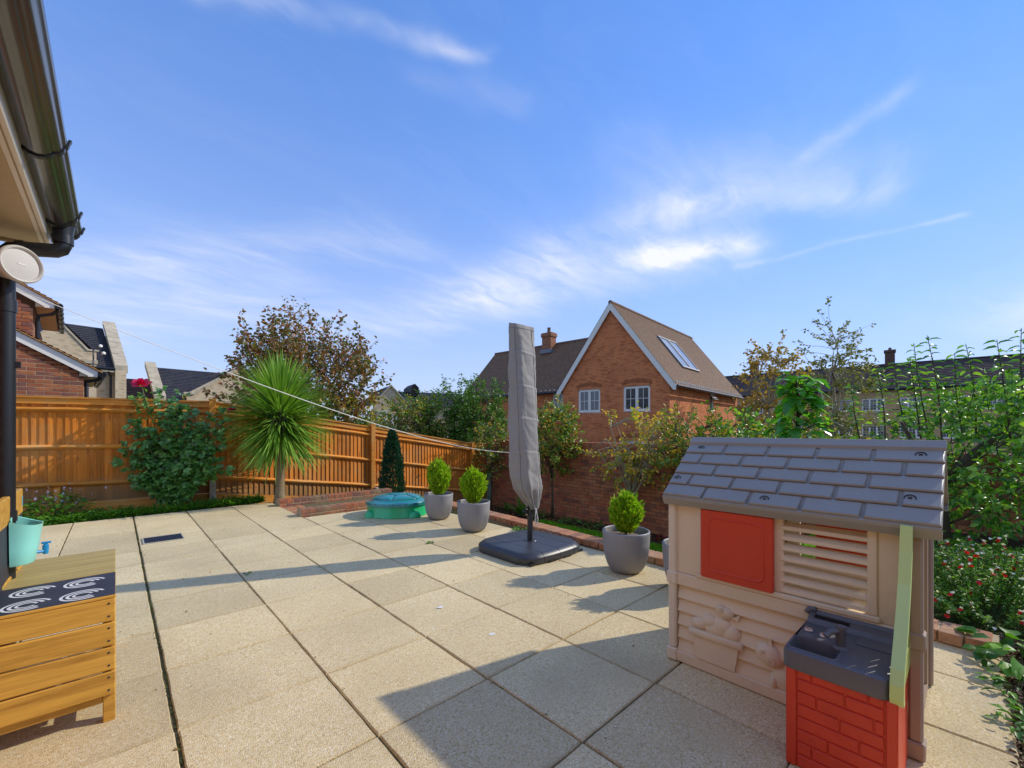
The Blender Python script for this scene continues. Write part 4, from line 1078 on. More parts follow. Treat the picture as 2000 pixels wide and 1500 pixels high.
# ================================================================ plastic playhouse
M['pl_beige'] = pmat('beige_plastic', (.90, .73, .50), .45, .08, 2, 400, .12, wear=.12)
M['pl_cream'] = pmat('cream_plastic', (.88, .75, .55), .45, .08, 2, 400, .1)
M['pl_brown'] = pmat('taupe_plastic', (.40, .29, .21), .45, .05, 2, 400, .1)
M['pl_red'] = pmat('red_plastic', (.74, .062, .022), .42, .06, 2, 400, .1, wear=.1)
M['pl_brick'] = pmat('red_brick_plastic', (.74, .062, .022), .5, .12, 14, 40, .9)
M['pl_grey'] = pmat('slate_plastic', (.36, .33, .275), .42, .06, 3, 500, .1, wear=.1, spec=.6)
M['pl_dark'] = pmat('charcoal_plastic', (.135, .13, .14), .42, .08, 3, 500, .12, wear=.1, spec=.6)
M['pl_green'] = pmat('lime_plastic', (.66, .80, .28), .42, .05, 2, 400, .08)
M['pl_lime_shade'] = pmat('shaded_lime_plastic', (.42, .44, .10), .45, .05, 2, 400, .08)  # shade on the lime panel's side put into the colour; inner shelf shares it
M['chrome'] = pmat('chrome', (.7, .7, .72), .2, .05, 3, 60, .02, metal=.9)
def grainplastic():
    m, nt, out = newmat('woodgrain_plastic')
    t = nd(nt, 'ShaderNodeTexCoord'); mp = nd(nt, 'ShaderNodeMapping', {'Vector': t.outputs['Object'], 'Scale': (40, 5, 60)})
    n1 = noise(nt, mp.outputs[0], 3.2, 4, .6, 1.2)
    w = mth(nt, 'SINE', mth(nt, 'MULTIPLY', n1, 42))
    c = mixc(nt, n1, (.90, .74, .51), (.82, .65, .43))
    pbsdf(nt, out, Base_Color=c, Roughness=.48, Normal=bump(nt, w, .28, .003))
    return m
M['pl_grain'] = grainplastic()

ph = thing('playhouse', 'childs plastic playhouse with slate grey roof, red shutter and toy sink, on the patio', 'playhouse', (2.31, .14, 0))
YW, XD = 1.0, .72                 # wall length along y, depth along x
def pbx(name, mat, x0, x1, y0, y1, z0, z1, b=.005, parent=ph, autos=30):
    mb = MB(); mb.cbox(x0, x1, y0, y1, z0, z1, b); return obj(name, mb, mat, parent)
# clapboards of the lower front wall
for k in range(5):
    z0, z1 = .062 + k * .0735, .062 + (k + 1) * .0735
    mb = MB(); mb.prism([(.020, .03, z1), (.032, .03, z1), (.032, .03, z0), (.000, .03, z0), (.000, .03, z0 + .006)], (0, YW - .06, 0))
    obj('clapboard', mb, M['pl_grain'], ph)
pbx('base_band', M['pl_beige'], -.012, .03, .02, YW - .01, 0.004, .062)
pbx('belt_band', M['pl_beige'], -.010, .03, .02, YW - .01, .43, .497)
pbx('wall_panel', M['pl_beige'], .004, .03, .86, YW - .01, .497, .93, .003)
pbx('wall_panel', M['pl_beige'], .004, .03, .02, .115, .497, .92, .003)
pbx('window_rail', M['pl_beige'], .004, .03, .115, .86, .878, .93, .003)
pbx('window_sill', M['pl_beige'], -.016, .03, .105, .865, .497, .522, .005)
pbx('window_stile', M['pl_beige'], .002, .03, .455, .50, .522, .878, .003)
pbx('window_stile', M['pl_cream'], -.006, .03, .838, .862, .522, .878, .003)
pbx('window_stile', M['pl_beige'], -.004, .03, .115, .148, .522, .878, .004)
# red sliding shutter with a raised panel outline
mb = MB(); mb.loft([[(x, y, z) for y, z, _ in rrect(.662, .695, hy_, hz_, .012, 0)] for x, hy_, hz_ in ((.0, .170, .178), (-.022, .172, .180), (-.028, .168, .176))])
sh = obj('shutter', mb, M['pl_red'], ph, autos=30)
mb = MB(); rr4 = [[(x, y, z) for y, z, _ in rrect(.662, .695, .132 + o_, .14 + o_, .03, 0)] for x, o_ in ((-.0275, .004), (-.0315, .0), (-.0315, -.004), (-.0275, -.008))]
mb.loft(rr4, False, False); obj('shutter_moulding', mb, M['pl_red'], sh, autos=30)
# louvre
for k in range(7):
    z = .545 + k * .0495
    mb = MB(); mb.prism([(-.004, .14, z - .014), (.0, .14, z - .018), (.030, .14, z + .012), (.026, .14, z + .017), (-.001, .14, z - .0)], (0, .325, 0))
    obj('louvre_slat', mb, M['pl_beige'], ph)
# corner posts with collars
for nm, y, m_ in (('corner_post', YW, M['pl_cream']), ('corner_post', .0, M['pl_brown'])):
    mb = MB(); mb.cbox(-.014, .042, y - .022, y + .022, .07, .95, .008); p_ = obj(nm, mb, m_, ph)
    for z0, z1 in ((0.003, .072), (.432, .499)):
        mb = MB(); mb.cbox(-.021, .05, y - .029, y + .029, z0, z1, .006); obj('collar', mb, m_, p_)
    mb = MB(); mb.cbox(XD - .03, XD + .02, y - .022, y + .022, .003, .95, .008); obj('corner_post', mb, m_, ph)
# end walls with door and window openings, back wall with a red shutter
def endwall(y0, y1, hole):
    mb = MB(); a, b, c, d = hole
    mb.box(.03, a, y0, y1, .01, .95); mb.box(b, XD - .02, y0, y1, .01, .95); mb.box(a, b, y0, y1, .01, c); mb.box(a, b, y0, y1, d, .95)
    mb.prism([(.0, y0, .951), (XD - .02, y0, .951), (XD / 2 - .0, y0, 1.20)], (0, y1 - y0, 0)); return mb
obj('end_wall', endwall(YW - .015, YW + .005, (.2, .5, .5, .86)), M['pl_cream'], ph)
obj('end_wall', endwall(-.005, .015, (.10, .60, .05, .90)), M['pl_brown'], ph)
mb = MB(); mb.box(XD - .012, XD + .01, .02, YW - .02, .01, .50); mb.box(XD - .012, XD + .01, .55, YW - .02, .50, .95); mb.box(XD - .012, XD + .01, .02, .1, .50, .95); mb.box(XD - .012, XD + .01, .1, .55, .88, .95); obj('back_wall', mb, M['pl_beige'], ph)
pbx('back_shutter', M['pl_red'], XD - .03, XD - .012, .05, .47, .52, .93, .006)
mb = MB(); mb.box(.03, XD - .02, .5, .52, .30, .33); mb.box(.035, .3, .52, .95, .44, .46); obj('inner_shelf', mb, M['pl_lime_shade'], ph)
mb = MB()
for k in range(3): mb.box(XD - .03, XD - .013, .62, .70, .60 + k * .09, .65 + k * .09)
obj('inner_vent', mb, M['pl_dark'], ph)
# roof: two shells; shingles in courses on the front slope
RXA, RZA, EX, EZ = .35, 1.238, -.048, .928       # ridge x, ridge z, eave x, eave z (local)
ry0, ry1 = -.075, 1.035
sv = V((EX - RXA, 0, EZ - RZA)); SL = sv.length; sd = sv / SL; nn = V((sd.z, 0, -sd.x)); nn = nn if nn.z > 0 else -nn
def RP(s, y, n): return V((RXA, y, RZA)) + sd * s + nn * n
for side in (0, 1):
    mb = MB(); fl_ = (lambda p: p) if side == 0 else (lambda p: V((2 * RXA - p.x, p.y, p.z)))
    ring = [(0, 0), (SL, -.004), (SL + .004, -.012), (SL - .022, -.06), (SL - .03, -.06), (SL - .02, -.022), (0, -.02)]
    mb.loft([[fl_(RP(s, y, n)) for s, n in ring] for y in (ry0, ry1)])
    obj('roof_shell', mb, M['pl_grey'], ph)
mb = MB(); mb.loft([[(RXA + a, y, RZA + b) for a, b in ((-.05, -.034), (-.05, -.018), (-.02, .006), (-.014, .012), (.014, .012), (.05, -.02), (.05, -.036), (0, .0))] for y in (ry0 - .003, ry1 + .003)])
obj('ridge_cap', mb, M['pl_grey'], ph)
rows = 5; s0 = .05; ch_ = (SL - s0) / rows
for k in range(rows):
    cuts = [.959, .739, .519, .301] if k % 2 == 0 else [1.066, .845, .628, .408, .189]
    ys = [ry1] + [c - .14 for c in cuts] + [ry0]
    for a, b in zip(ys[:-1], ys[1:]):
        y1_, y0_ = a - (0 if a == ry1 else .006), b + (0 if b == ry0 else .006)
        sa, sb = s0 + k * ch_ + (.0), s0 + (k + 1) * ch_ - .003
        mb = MB(); e = .006
        T_, B_ = .004, .0135
        if k == rows - 1: sb = SL - .002
        vs = [RP(sa, y0_, 0), RP(sa, y1_, 0), RP(sb, y1_, 0), RP(sb, y0_, 0),
              RP(sa + .002, y0_ + e, T_), RP(sa + .002, y1_ - e, T_), RP(sb - .004, y1_ - e, B_), RP(sb - .004, y0_ + e, B_), RP(sb, y1_ - .001, B_ - .005), RP(sb, y0_ + .001, B_ - .005)]
        mb.add(vs, [(4, 7, 6, 5)[::-1], (0, 4, 5, 1)[::-1], (1, 5, 6, 8, 2)[::-1], (0, 3, 9, 7, 4)[::-1], (7, 9, 8, 6)[::-1], (9, 3, 2, 8)[::-1]])
        obj('shingle', mb, M['pl_grey'], ph)
# deep front eave board
mb = MB(); mb.loft([[(EX + a, y, EZ + b) for a, b in ((.002, .004), (-.006, -.004), (-.004, -.018), (.012, -.05), (.03, -.05), (.03, -.01))] for y in (ry0, ry1)])
obj('eave_board', mb, M['pl_grey'], ph)
for k, y in ((0, .955), (3, 1.0), (0, .0), (3, .02), (4, .53)):
    mb = MB(); c0 = RP(s0 + (k + .5) * ch_, y, .0085)
    Mx = Matrix.Translation(c0) @ Matrix(((0, -sd.x, nn.x), (-1, -sd.y, nn.y), (0, -sd.z, nn.z))).to_4x4()
    pts = [Mx @ V((.018 * math.cos(a), .018 * math.sin(a), .002)) for a in [math.pi * (-.1 + 1.2 * i / 12) + math.pi / 2 * 0 for i in range(13)]]
    mb.tube(pts, .0022, 5); 
    for r_ in (45, -45):
        d_ = V((math.cos(R(r_)), math.sin(R(r_)), 0)) * .008
        mb.tube([Mx @ (V((0, 0, .003)) - d_), Mx @ (V((0, 0, .003)) + d_)], .0018, 5)
    obj('roof_screw', mb, M['black'], ph)
# raised reliefs: flower pot, bird, kitten
def relief(name, y, z, mbf, parent=ph):
    mb = MB(); mbf(mb); return obj(name, mb, M['pl_beige'], parent, loc=(0, y, z), autos=50)
def blob(mb, y, z, ry_, rz_, d=.018, x0=.012, n=20, tilt=0):
    rings = []
    for t in (0, .3, .55, .75, .9, 1.0):
        s_ = math.sqrt(max(0, 1 - t * t)) if t < 1 else .02
        ring = []
        for j in range(n):
            a = 2 * math.pi * j / n; u, w = ry_ * s_ * math.cos(a), rz_ * s_ * math.sin(a)
            ring.append((x0 - d * t, y - (u * math.cos(tilt) - w * math.sin(tilt)), z + u * math.sin(tilt) + w * math.cos(tilt)))
        rings.append(ring)
    mb.loft(rings, False, True)
def pot_rel(mb):
    mb.loft([[(.02, .118, .062), (.02, -.118, .062), (.02, -.10, -.068), (.02, .10, -.068)][::-1], [(-.012, .116, .06), (-.012, -.116, .06), (-.016, -.098, -.068), (-.016, .098, -.068)][::-1]])
    mb.cbox(-.025, .02, -.135, .135, .05, .086, .005)
fp = relief('flower_pot_relief', .765, .135, pot_rel)
def flw(mb):
    for (y, z, a, b) in ((.085, .115, .05, .036), (.03, .14, .05, .04), (-.03, .135, .06, .05), (-.075, .11, .05, .05), (.0, .11, .07, .05)): blob(mb, y, z, a, b, .036, .016)
o = relief('flowers_relief', 0, 0, flw, fp)
def bird(mb):
    blob(mb, 0, 0, .042, .036, .036, .016); blob(mb, .022, .014, .028, .026, .04, .014)
    mb.prism([(-.01, -.035, -.012), (-.01, -.072, .012), (-.01, -.062, -.022)], (.02, 0, 0)); mb.tube([(-.0, .008, -.033), (.004, .008, -.05)], .003, 5); mb.tube([(-.0, -.008, -.033), (.004, -.008, -.05)], .003, 5)
o = relief('bird_relief', .716, .345, bird)
mb = MB(); mb.tube([(-.024, .02 + .011 * math.cos(a), .016 + .011 * math.sin(a)) for a in [2 * math.pi * i / 14 for i in range(15)]], .0017, 5); obj('eye', mb, M['pl_beige'], o)
def kit(mb):
    blob(mb, 0, 0, .068, .054, .042, .014, tilt=-.45); blob(mb, -.06, -.10, .06, .06, .026, .014); blob(mb, -.02, -.12, .022, .04, .03, .012)
    mb.prism([(-.006, .01, .045), (-.006, -.018, .035), (-.006, -.008, .088)][::-1], (.02, 0, 0)); mb.prism([(-.006, -.045, .02), (-.006, -.06, -.005), (-.006, -.088, .045)], (.02, 0, 0))
o = relief('kitten_relief', .515, .205, kit)
mb = MB()
for y, z, r_ in ((.022, .012, .0145), (-.016, -.012, .016)):
    mb.tube([(-.027, y + r_ * .8 * math.cos(a), z + r_ * math.sin(a)) for a in [2 * math.pi * i / 14 for i in range(15)]], .0018, 5); blob(mb, y, z + .003, .006, .006, .006, -.024, 10)
obj('eye', mb, M['pl_beige'], o)
# toy kitchen unit on the front: brick plinth, counter with sink, tap, knobs and lime side panel
CX0, CY0, CY1, CZ = -.405, .043, .352, .448
mb = MB()
mb.loft([rrect(-.19, .185, .20, .163, .02, z) for z in (.004, .38)])
pl = obj('plinth', mb, M['pl_red'], ph)
zr, k = .01, 0
while zr < .37:
    h_ = .048; z1 = min(zr + h_ - .005, .375)
    y = .052; off = [.11, .045, .16, .07, .125, .03][k % 6]; cuts = [.052]
    c_ = .052 + off
    while c_ < .31 - .03: cuts.append(c_); c_ += .165
    cuts.append(.31)
    for a, b in zip(cuts[:-1], cuts[1:]):
        mb = MB(); mb.cbox(-.3965, -.386, a + .0022, b - .0022, zr, z1, .003); obj('toy_brick', mb, M['pl_brick'], pl)
    zr += h_; k += 1
for ya, yb in ((.018, .05), (.312, .344)):
    mb = MB(); mb.cbox(-.399, -.34, ya, yb, .004, .378, .004); obj('plinth_edge', mb, M['pl_red'], pl)
# counter: rounded slab with a sunken basin
mb = MB(); n6 = 6
cxm, cym, hx_, hy_ = (CX0 + .0) / 2, (CY0 + CY1) / 2, .203, .160
rings = [rrect(cxm, cym, hx_ - .012, hy_ - .01, .03, CZ - .078, n6), rrect(cxm, cym, hx_, hy_, .035, CZ - .07, n6), rrect(cxm, cym, hx_, hy_, .035, CZ - .016, n6), rrect(cxm, cym, hx_ - .004, hy_ - .004, .033, CZ - .005, n6), rrect(cxm, cym, hx_ - .014, hy_ - .014, .028, CZ, n6)]
bx_, by_, bhx, bhy = -.312, .268, .058, .072
rings += [rrect(bx_, by_, bhx + .012, bhy + .012, .022, CZ, n6), rrect(bx_, by_, bhx + .009, bhy + .009, .02, CZ + .003, n6), rrect(bx_, by_, bhx + .003, bhy + .003, .018, CZ + .002, n6), rrect(bx_, by_, bhx, bhy, .016, CZ - .006, n6), rrect(bx_, by_, bhx - .006, bhy - .006, .014, CZ - .055, n6)]
mb.loft(rings, True, True); ct = obj('counter', mb, M['pl_dark'], ph, autos=35)
mb = MB(); mb.loft([rrect(bx_, by_, bhx - .004, bhy - .004, .014, CZ - .045, n6), rrect(bx_, by_, bhx - .004, bhy - .004, .014, CZ - .043, n6)]); obj('dirty_water', mb, pmat('dirty_water', (.10, .085, .045), .12, .3, 30, 30, .1), ct)
mb = MB(); mb.loft([[(x, y, z) for x, z in ((-.075, CZ - .002), (-.06, CZ + .018), (-.022, CZ + .030), (-.008, CZ + .044), (.001, CZ + .044), (.001, CZ - .01))] for y in (CY0 + .012, CY1 - .008)]); obj('upstand', mb, M['pl_dark'], ct, autos=20)
mb = MB(); mb.tube([(-.012, CY1 - .03, CZ + .043), (-.012, CY1 - .005, CZ + .04), (-.02, CY1 + .004, CZ + .02)], .014, 10); obj('upstand_horn', mb, M['pl_dark'], ct, smooth=True)
mb = MB()
for dx_ in (-.050, -.038): mb.box(dx_ - .003, dx_ + .003, .2, CY1 - .03, CZ + .018, CZ + .029)
obj('upstand_groove_shade', mb, M['black'], ct)  # black strips standing in for the shade inside moulded grooves
mb = MB(); mb.cbox(-.17, -.0785, .055, .165, CZ + .0005, CZ + .0035, .002); obj('worktop_panel', mb, M['pl_dark'], ct)
mb = MB(); mb.lathe([(.026, 0), (.024, .006), (.0175, .012), (.0165, .075), (.0185, .078), (.0175, .088), (.001, .090)], 18, (-.252, .196, CZ)); mb.tube([(-.255, .2, CZ + .07), (-.285, .225, CZ + .066), (-.30, .235, CZ + .05)], [.0125, .0115, .011], 10); obj('tap', mb, M['pl_dark'], ct, autos=45)
for (x, y) in ((-.168, .318), (-.186, .262)):
    mb = MB(); mb.lathe([(.0165, 0), (.0165, .005), (.0145, .008), (.001, .008)], 20, (x, y, CZ + .001)); mb.box(x - .004, x + .004, y - .012, y + .012, CZ + .009, CZ + .013); obj('knob', mb, M['chrome'], ct, autos=40)
# lime side panel standing on the counter
mb = MB()
prof_ = [(.0, .37), (-.395, .372), (-.406, .395), (-.400, .44), (-.372, .485), (-.30, .55), (-.22, .635), (-.155, .72), (-.105, .83), (-.075, .925), (.0, .925)]
cur = prof_[1:11]
inner = [(min(x + .032, -.004), z - (.0 if z < .45 else .012)) for x, z in cur]
mb.loft([[(x, y, z) for x, z in cur + inner[::-1]] for y in (.004, .008, .036, .040)]); sp_ = obj('side_panel', mb, M['pl_green'], ph)
def xcur(z):
    for p, q_ in zip(cur[:-1], cur[1:]):
        if p[1] <= z <= q_[1]: return p[0] + (q_[0] - p[0]) * (z - p[1]) / max(1e-6, q_[1] - p[1])
    return -.08
mb = MB(); mb.box(xcur(.40) + .02, 0, .014, .030, .374, .462); obj('panel_foot', mb, M['pl_lime_shade'], sp_)
for k in range(5):
    z = .52 + .085 * k
    mb = MB(); mb.box(xcur(z) + .02, 0, .015, .029, z - .014, z + .014); obj('panel_bar', mb, M['pl_lime_shade'], sp_)
for k in range(6):
    x = -.018 - k * .058; zt = next((z for z in [.92 - .01 * i for i in range(60)] if xcur(z) < x - .012), .47)
    if zt > .48: mb = MB(); mb.box(x - .011, x + .011, .016, .028, .463, zt); obj('panel_bar', mb, M['pl_lime_shade'], sp_)

# ================================================================ mud kitchen at the left
mk = thing('mud_kitchen', 'wooden childs mud kitchen with black painted hob rings, at the left edge', 'toy kitchen', (0, 2.585, 0))
for k in range(4):
    z1 = .552 - k * .1085
    mb = MB(); mb.cbox(-.62, 0, 0, .018, z1 - .1015, z1, .004)
    p_ = obj('plank', mb, M['pine'], mk)
    for dz_k in (-.022, -.078):
        mb = MB(); mb.lathe([(.0045, 0), (.0045, .0012), (.002, .0016), (.001, .0008)], 10); obj('screw', mb, M['blackmatt'], p_, loc=(-.022, -.0002, z1 + dz_k), rot=(R(90), 0, 0))
for x in (-.042, -.60):
    for y in (.018, .90):
        mb = MB(); mb.cbox(x, x + .042, y, y + .045, .0, .553, .003); obj('leg', mb, M['pine'], mk)
mb = MB(); mb.cbox(-.6, -.042, .022, .044, .088, .128, .003); obj('rail', mb, M['pine'], mk)
mb = MB(); mb.cbox(-.03, -.008, .063, .90, .088, .128, .003); obj('rail', mb, M['pine'], mk)
for k in range(5): 
    mb = MB(); mb.cbox(-.59, -.042, .09 + k * .165, .09 + k * .165 + .12, .128, .142, .003); obj('shelf_slat', mb, M['pine'], mk)
mb = MB(); mb.cbox(-.62, -.001, .0, .405, .5535, .567, .003); hobp = obj('hob_board', mb, M['blackmatt'], mk)
mb = MB(); mb.cbox(-.62, .001, -.002, .006, .553, .5655, .002); obj('hob_trim', mb, M['pine'], mk)
for k in range(5):
    y0 = .408 + k * .1125
    mb = MB(); mb.cbox(-.62, 0, y0, y0 + .1105, .5525, .570, .003); obj('worktop_plank', mb, M['pine_top'], mk)
M['ringpaint'] = pmat('white_ring_paint', (.78, .78, .76), .6, .06, 30, 200, .05)
for cx_ in (-.107, -.272):
    for cy_ in (.085, .288):
        mb = MB()
        for k, (r0, r1) in enumerate(((.024, .033), (.042, .053), (.062, .072))):
            a0, a1 = R(22 + k * 3), R(338 - k * 10); n = 40
            for i in range(n):
                ta, tb = a0 + (a1 - a0) * i / n, a0 + (a1 - a0) * (i + 1) / n
                mb.quad(*[(r_ * math.cos(t_), r_ * math.sin(t_), 0) for r_, t_ in ((r0, ta), (r1, ta), (r1, tb), (r0, tb))])
        obj('hob_ring', mb, M['ringpaint'], hobp, loc=(cx_, cy_, .5675), rot=(0, 0, R(-14)))
mb = MB(); mb.cbox(-.392, -.376, .03, .955, .57, .85, .003); obj('backboard', mb, M['blackmatt'], mk)
mb = MB(); mb.cbox(-.400, -.374, .0, .965, .842, .975, .004); obj('shelf_rail', mb, M['pine'], mk)
mb = MB(); mb.cbox(-.60, -.4005, .945, .963, .842, .972, .004); obj('shelf_end', mb, M['pine'], mk)
mb = MB(); mb.cbox(-.60, -.4005, .0, .944, .842, .856, .003); obj('shelf_board', mb, M['pine'], mk)
mb = MB(); mb.cbox(-.3735, -.3725, .928, .952, .88, .935, .0004); obj('sticker', mb, pmat('blue_sticker', (.16, .38, .50), .5), mk)
cb = thing('chopping_board', 'thin wooden board lying on the mud kitchen worktop at the left edge', 'board', (-.43, 3.0, .5705))
mb = MB(); mb.cbox(-.13, .055, -.02, .42, 0, .016, .004); obj('board_slab', mb, M['pine'], cb, rot=(0, 0, R(-2)))
mb = MB(); mb.tube([(-.06, .40, .0165), (-.04, .41, .0168)], .006, 6); obj('hang_mark', mb, M['blackmatt'], cb)
# aqua water beaker with a blue tap, hung on the backboard
M['aqua'] = pmat('aqua_plastic', (.30, .78, .68), .35, .04, 2, 300, .05, coat=.2)
M['aqua_in'] = M['aqua']
M['bluetap'] = pmat('blue_plastic', (.02, .27, .55), .3, .06, 2, 300, .05)
wb = thing('water_beaker', 'open aqua plastic water beaker with a blue tap, hung on the mud kitchen backboard', 'beaker', (-.372, 3.19, .64))
def dsec(r_, d, z, lip=0, n=24):
    out = []
    for i in range(n + 1):
        a = -math.pi / 2 + math.pi * i / n
        out.append((.002 + d * max(0, math.cos(a)) ** .8, r_ * math.sin(a), z + lip * (1 - max(0, math.cos(a))) ** 2 * 1.0))
    return out
mb = MB()
mb.loft([dsec(.078, .072, 0), dsec(.082, .076, .006), dsec(.088, .088, .08), dsec(.097, .102, .185, .03), dsec(.0985, .104, .188, .032), dsec(.0945, .099, .187, .031), dsec(.085, .083, .08), dsec(.074, .068, .012)], True, True)
obj('cup', mb, M['aqua'], wb, autos=40)
mb = MB(); mb.loft([[(.0005, y, z) for y, z in ((-.06, .18), (.06, .18), (.052, .216), (.03, .232), (-.03, .232), (-.052, .216))], [(.005, y, z) for y, z in ((-.06, .18), (.06, .18), (.052, .216), (.03, .232), (-.03, .232), (-.052, .216))]]); obj('hanging_tab', mb, M['aqua'], wb)
mb = MB(); mb.tube([(.005, .0, .205), (.0062, .0, .205)], .006, 10); obj('hole', mb, M['blackmatt'], wb)
mb = MB(); mb.tube([(.066, .03, .035), (.10, .048, .033)], .008, 10); mb.tube([(.108, .052, .018), (.108, .052, .062)], [.0105, .013], 12); mb.tube([(.108, .052, .062), (.108, .052, .07)], [.008, .008], 10); mb.cbox(.092, .128, .046, .060, .07, .08, .002)
obj('tap', mb, M['bluetap'], wb, autos=40)

# ================================================================ covered parasol
pr = thing('parasol', 'closed cantilever parasol in a grey fabric cover on a black weighted base', 'parasol', (3.25, 3.22, 0))
def bow(x, h=.45, r=.17, b=.045):
    """half width of the base outline at x: bowed sides with rounded corners"""
    ax = min(abs(x), h)
    y = h - b * (ax / h) ** 2
    if ax > h - r:
        t = (ax - (h - r)) / r; y = y - r * (1 - math.sqrt(max(0, 1 - t * t)))
    return max(y, .02)
M['basepl'] = pmat('base_plastic', (.045, .045, .05), .40, .12, 5, 260, .18, wear=.15, spec=.6)
cuts = [-.45, -.225, 0, .225, .45]
for k in range(4):
    a, b = cuts[k] + (.0025 if k else 0), cuts[k + 1] - (.0025 if k < 3 else 0)
    xs = [a + (b - a) * i / 10 for i in range(11)]
    if k == 0: xs = [a] + [-.449 + (b + .449) * (i / 12) ** 1.6 for i in range(13)]
    if k == 3: xs = [.449 - (.449 - a) * ((12 - i) / 12) ** 1.6 for i in range(13)] + [b]
    def ring(z, ins):
        f = lambda x: bow(x * (1 + ins / .45) if abs(x) < .45 else math.copysign(.45, x)) - ins
        sx = lambda x: max(min(x, .45 - ins), -.45 + ins)
        return [(sx(x), max(f(sx(x)), .005), z) for x in xs][::-1] + [(sx(x), -max(f(sx(x)), .005), z) for x in xs]
    mb = MB(); mb.loft([ring(.002, .012), ring(.006, .004), ring(.06, 0), ring(.07, .004), ring(.098, .038), ring(.102, .05), ring(.104, .06)][::1])
    mb.f = [f_[::-1] for f_ in mb.f]
    obj('base_tank', mb, M['basepl'], pr, autos=30)
mb = MB()
for k, x in enumerate((-.34, -.11, .11, .34)): mb.box(x - .055, x + .055, -bow(x) - .0035 + (.0), -bow(x) + .02, .002, .024)
obj('base_notch_shade', mb, M['black'], pr)  # black boxes in place of the shaded notches between the feet
mb = MB(); mb.lathe([(.075, .1045), (.072, .108), (.04, .109)], 32, (.02, 0, 0)); obj('pole_collar', mb, M['black'], pr, autos=40)
M['pole'] = pmat('anthracite_pole', (.045, .045, .05), .35, .1, 5, 100, .05, metal=.2)
mb = MB(); mb.tube([(.02, 0, .104), (.02, 0, .75)], .031, 24); obj('pole', mb, M['pole'], pr, autos=40)
mb = MB(); mb.cbox(-.038, -.008, -.006, .03, .37, .46, .004); mb.tube([(-.03, .012, .415), (-.065, .034, .415)], .014, 10); obj('clamp', mb, M['black'], pr)
mb = MB(); mb.tube([(-.036, -.008, .445), (-.038, -.0095, .445)], .006, 8); mb.tube([(-.036, -.008, .385), (-.038, -.0095, .385)], .006, 8); obj('clamp_screw', mb, M['chrome'], pr)
# fabric cover
def covermat():
    m, nt, out = newmat('cover_fabric')
    t = nd(nt, 'ShaderNodeTexCoord'); p = t.outputs['Object']
    n1 = noise(nt, p, 3, 4, .6); w = nd(nt, 'ShaderNodeTexNoise', {'Vector': p, 'Scale': 420, 'Detail': 1}).outputs[0]
    c = mixc(nt, n1, (.35, .325, .295), (.30, .28, .255)); c = mixc(nt, mth(nt, 'MULTIPLY', w, .25), c, (.16, .15, .14))
    n2 = noise(nt, p, 14, 5, .65, .6); h = mth(nt, 'ADD', mth(nt, 'MULTIPLY', n2, .9), mth(nt, 'MULTIPLY', w, .12))
    b = pbsdf(nt, out, Base_Color=c, Roughness=.72, Normal=bump(nt, h, .35, .02), Specular_IOR_Level=.35, Sheen_Weight=.15)
    return m
M['cover'] = covermat()
M['cover_dark'] = pmat('cover_seam', (.20, .19, .175), .7, .1, 8, 200, .1)
cl = V((-.731, .682, 0)); cf = V((.682, .731, 0))           # across the picture, into the picture
CEN = [(.40, -.04), (.46, -.038), (.66, .028), (.80, .055), (1.2, .072), (2.0, .09), (2.6, .095)]
def cover_c(z):
    for a, b in zip(CEN[:-1], CEN[1:]):
        if z <= b[0]: return V((.02, 0, 0)) + cl * (a[1] + (b[1] - a[1]) * (z - a[0]) / (b[0] - a[0]))
    return V((.02, 0, 0)) + cl * .095
KEY = [(.44, .045, .040), (.47, .062, .055), (.55, .095, .09), (.66, .136, .128), (.80, .142, .138), (1.0, .142, .142), (1.3, .136, .140), (1.7, .138, .122), (2.1, .143, .095), (2.36, .146, .078), (2.405, .146, .074)]
def ky(z):
    for a, b in zip(KEY[:-1], KEY[1:]):
        if a[0] <= z <= b[0]:
            t = (z - a[0]) / (b[0] - a[0]); return a[1] + (b[1] - a[1]) * t, a[2] + (b[2] - a[2]) * t
    return KEY[-1][1:]
rings = []; NA = 72; NZ = 190
for i in range(NZ + 1):
    z = .44 + (2.405 - .44) * i / NZ; hx_, hd = ky(z); c0 = cover_c(z); ring = []
    for j in range(NA):
        a = 2 * math.pi * j / NA; ca_, sa_ = math.cos(a), math.sin(a); e = .60
        u = math.copysign(abs(ca_) ** e, ca_); w = math.copysign(abs(sa_) ** e, sa_)
        low = max(0, min(1, (.86 - z) / .36))
        pleat = 1 - low * (.20 * max(0, math.cos(6 * a + .9)) ** 2 + .05 * math.sin(11 * a))
        if low > 0: pleat -= low * .42 * math.exp(-((a - 4.55) / .16) ** 2) * min(1, low * 1.3)
        wr = .013 * mnoise.noise(V((a * 1.5, z * 5, 1))) + .010 * mnoise.noise(V((ca_ * 2, sa_ * 2 + z * 2, z * 3.4))) + .006 * mnoise.noise(V((ca_ * 3 + z * 9, sa_ * 3, z * 11)))
        for zc in (1.05, 1.40, 1.74, 2.10): wr += .0042 * math.exp(-((z - zc - .012 * math.sin(2 * a)) / .011) ** 2) - .003 * math.exp(-((z - zc - .02 - .012 * math.sin(2 * a)) / .012) ** 2)
        # a flat sewn edge, with the near left face folded back
        p = c0 + V((u * hx_ * pleat, w * hd * pleat, 0)) + V((ca_ * wr, sa_ * wr, 0))
        top = 0
        if i == NZ: pass
        k_ = (V((u * hx_, w * hd, 0))).dot(cl) / .16; zt = z + (.05 * max(0, k_) ** 3 * max(0, (z - 2.2) / .2) if z > 2.2 else 0)
        ring.append((p.x, p.y, zt))
    rings.append(ring)
ctr = cover_c(2.40)
rings.append([tuple(V(p).lerp(V((ctr.x, ctr.y, 2.415)), .5)) for p in rings[-1]])
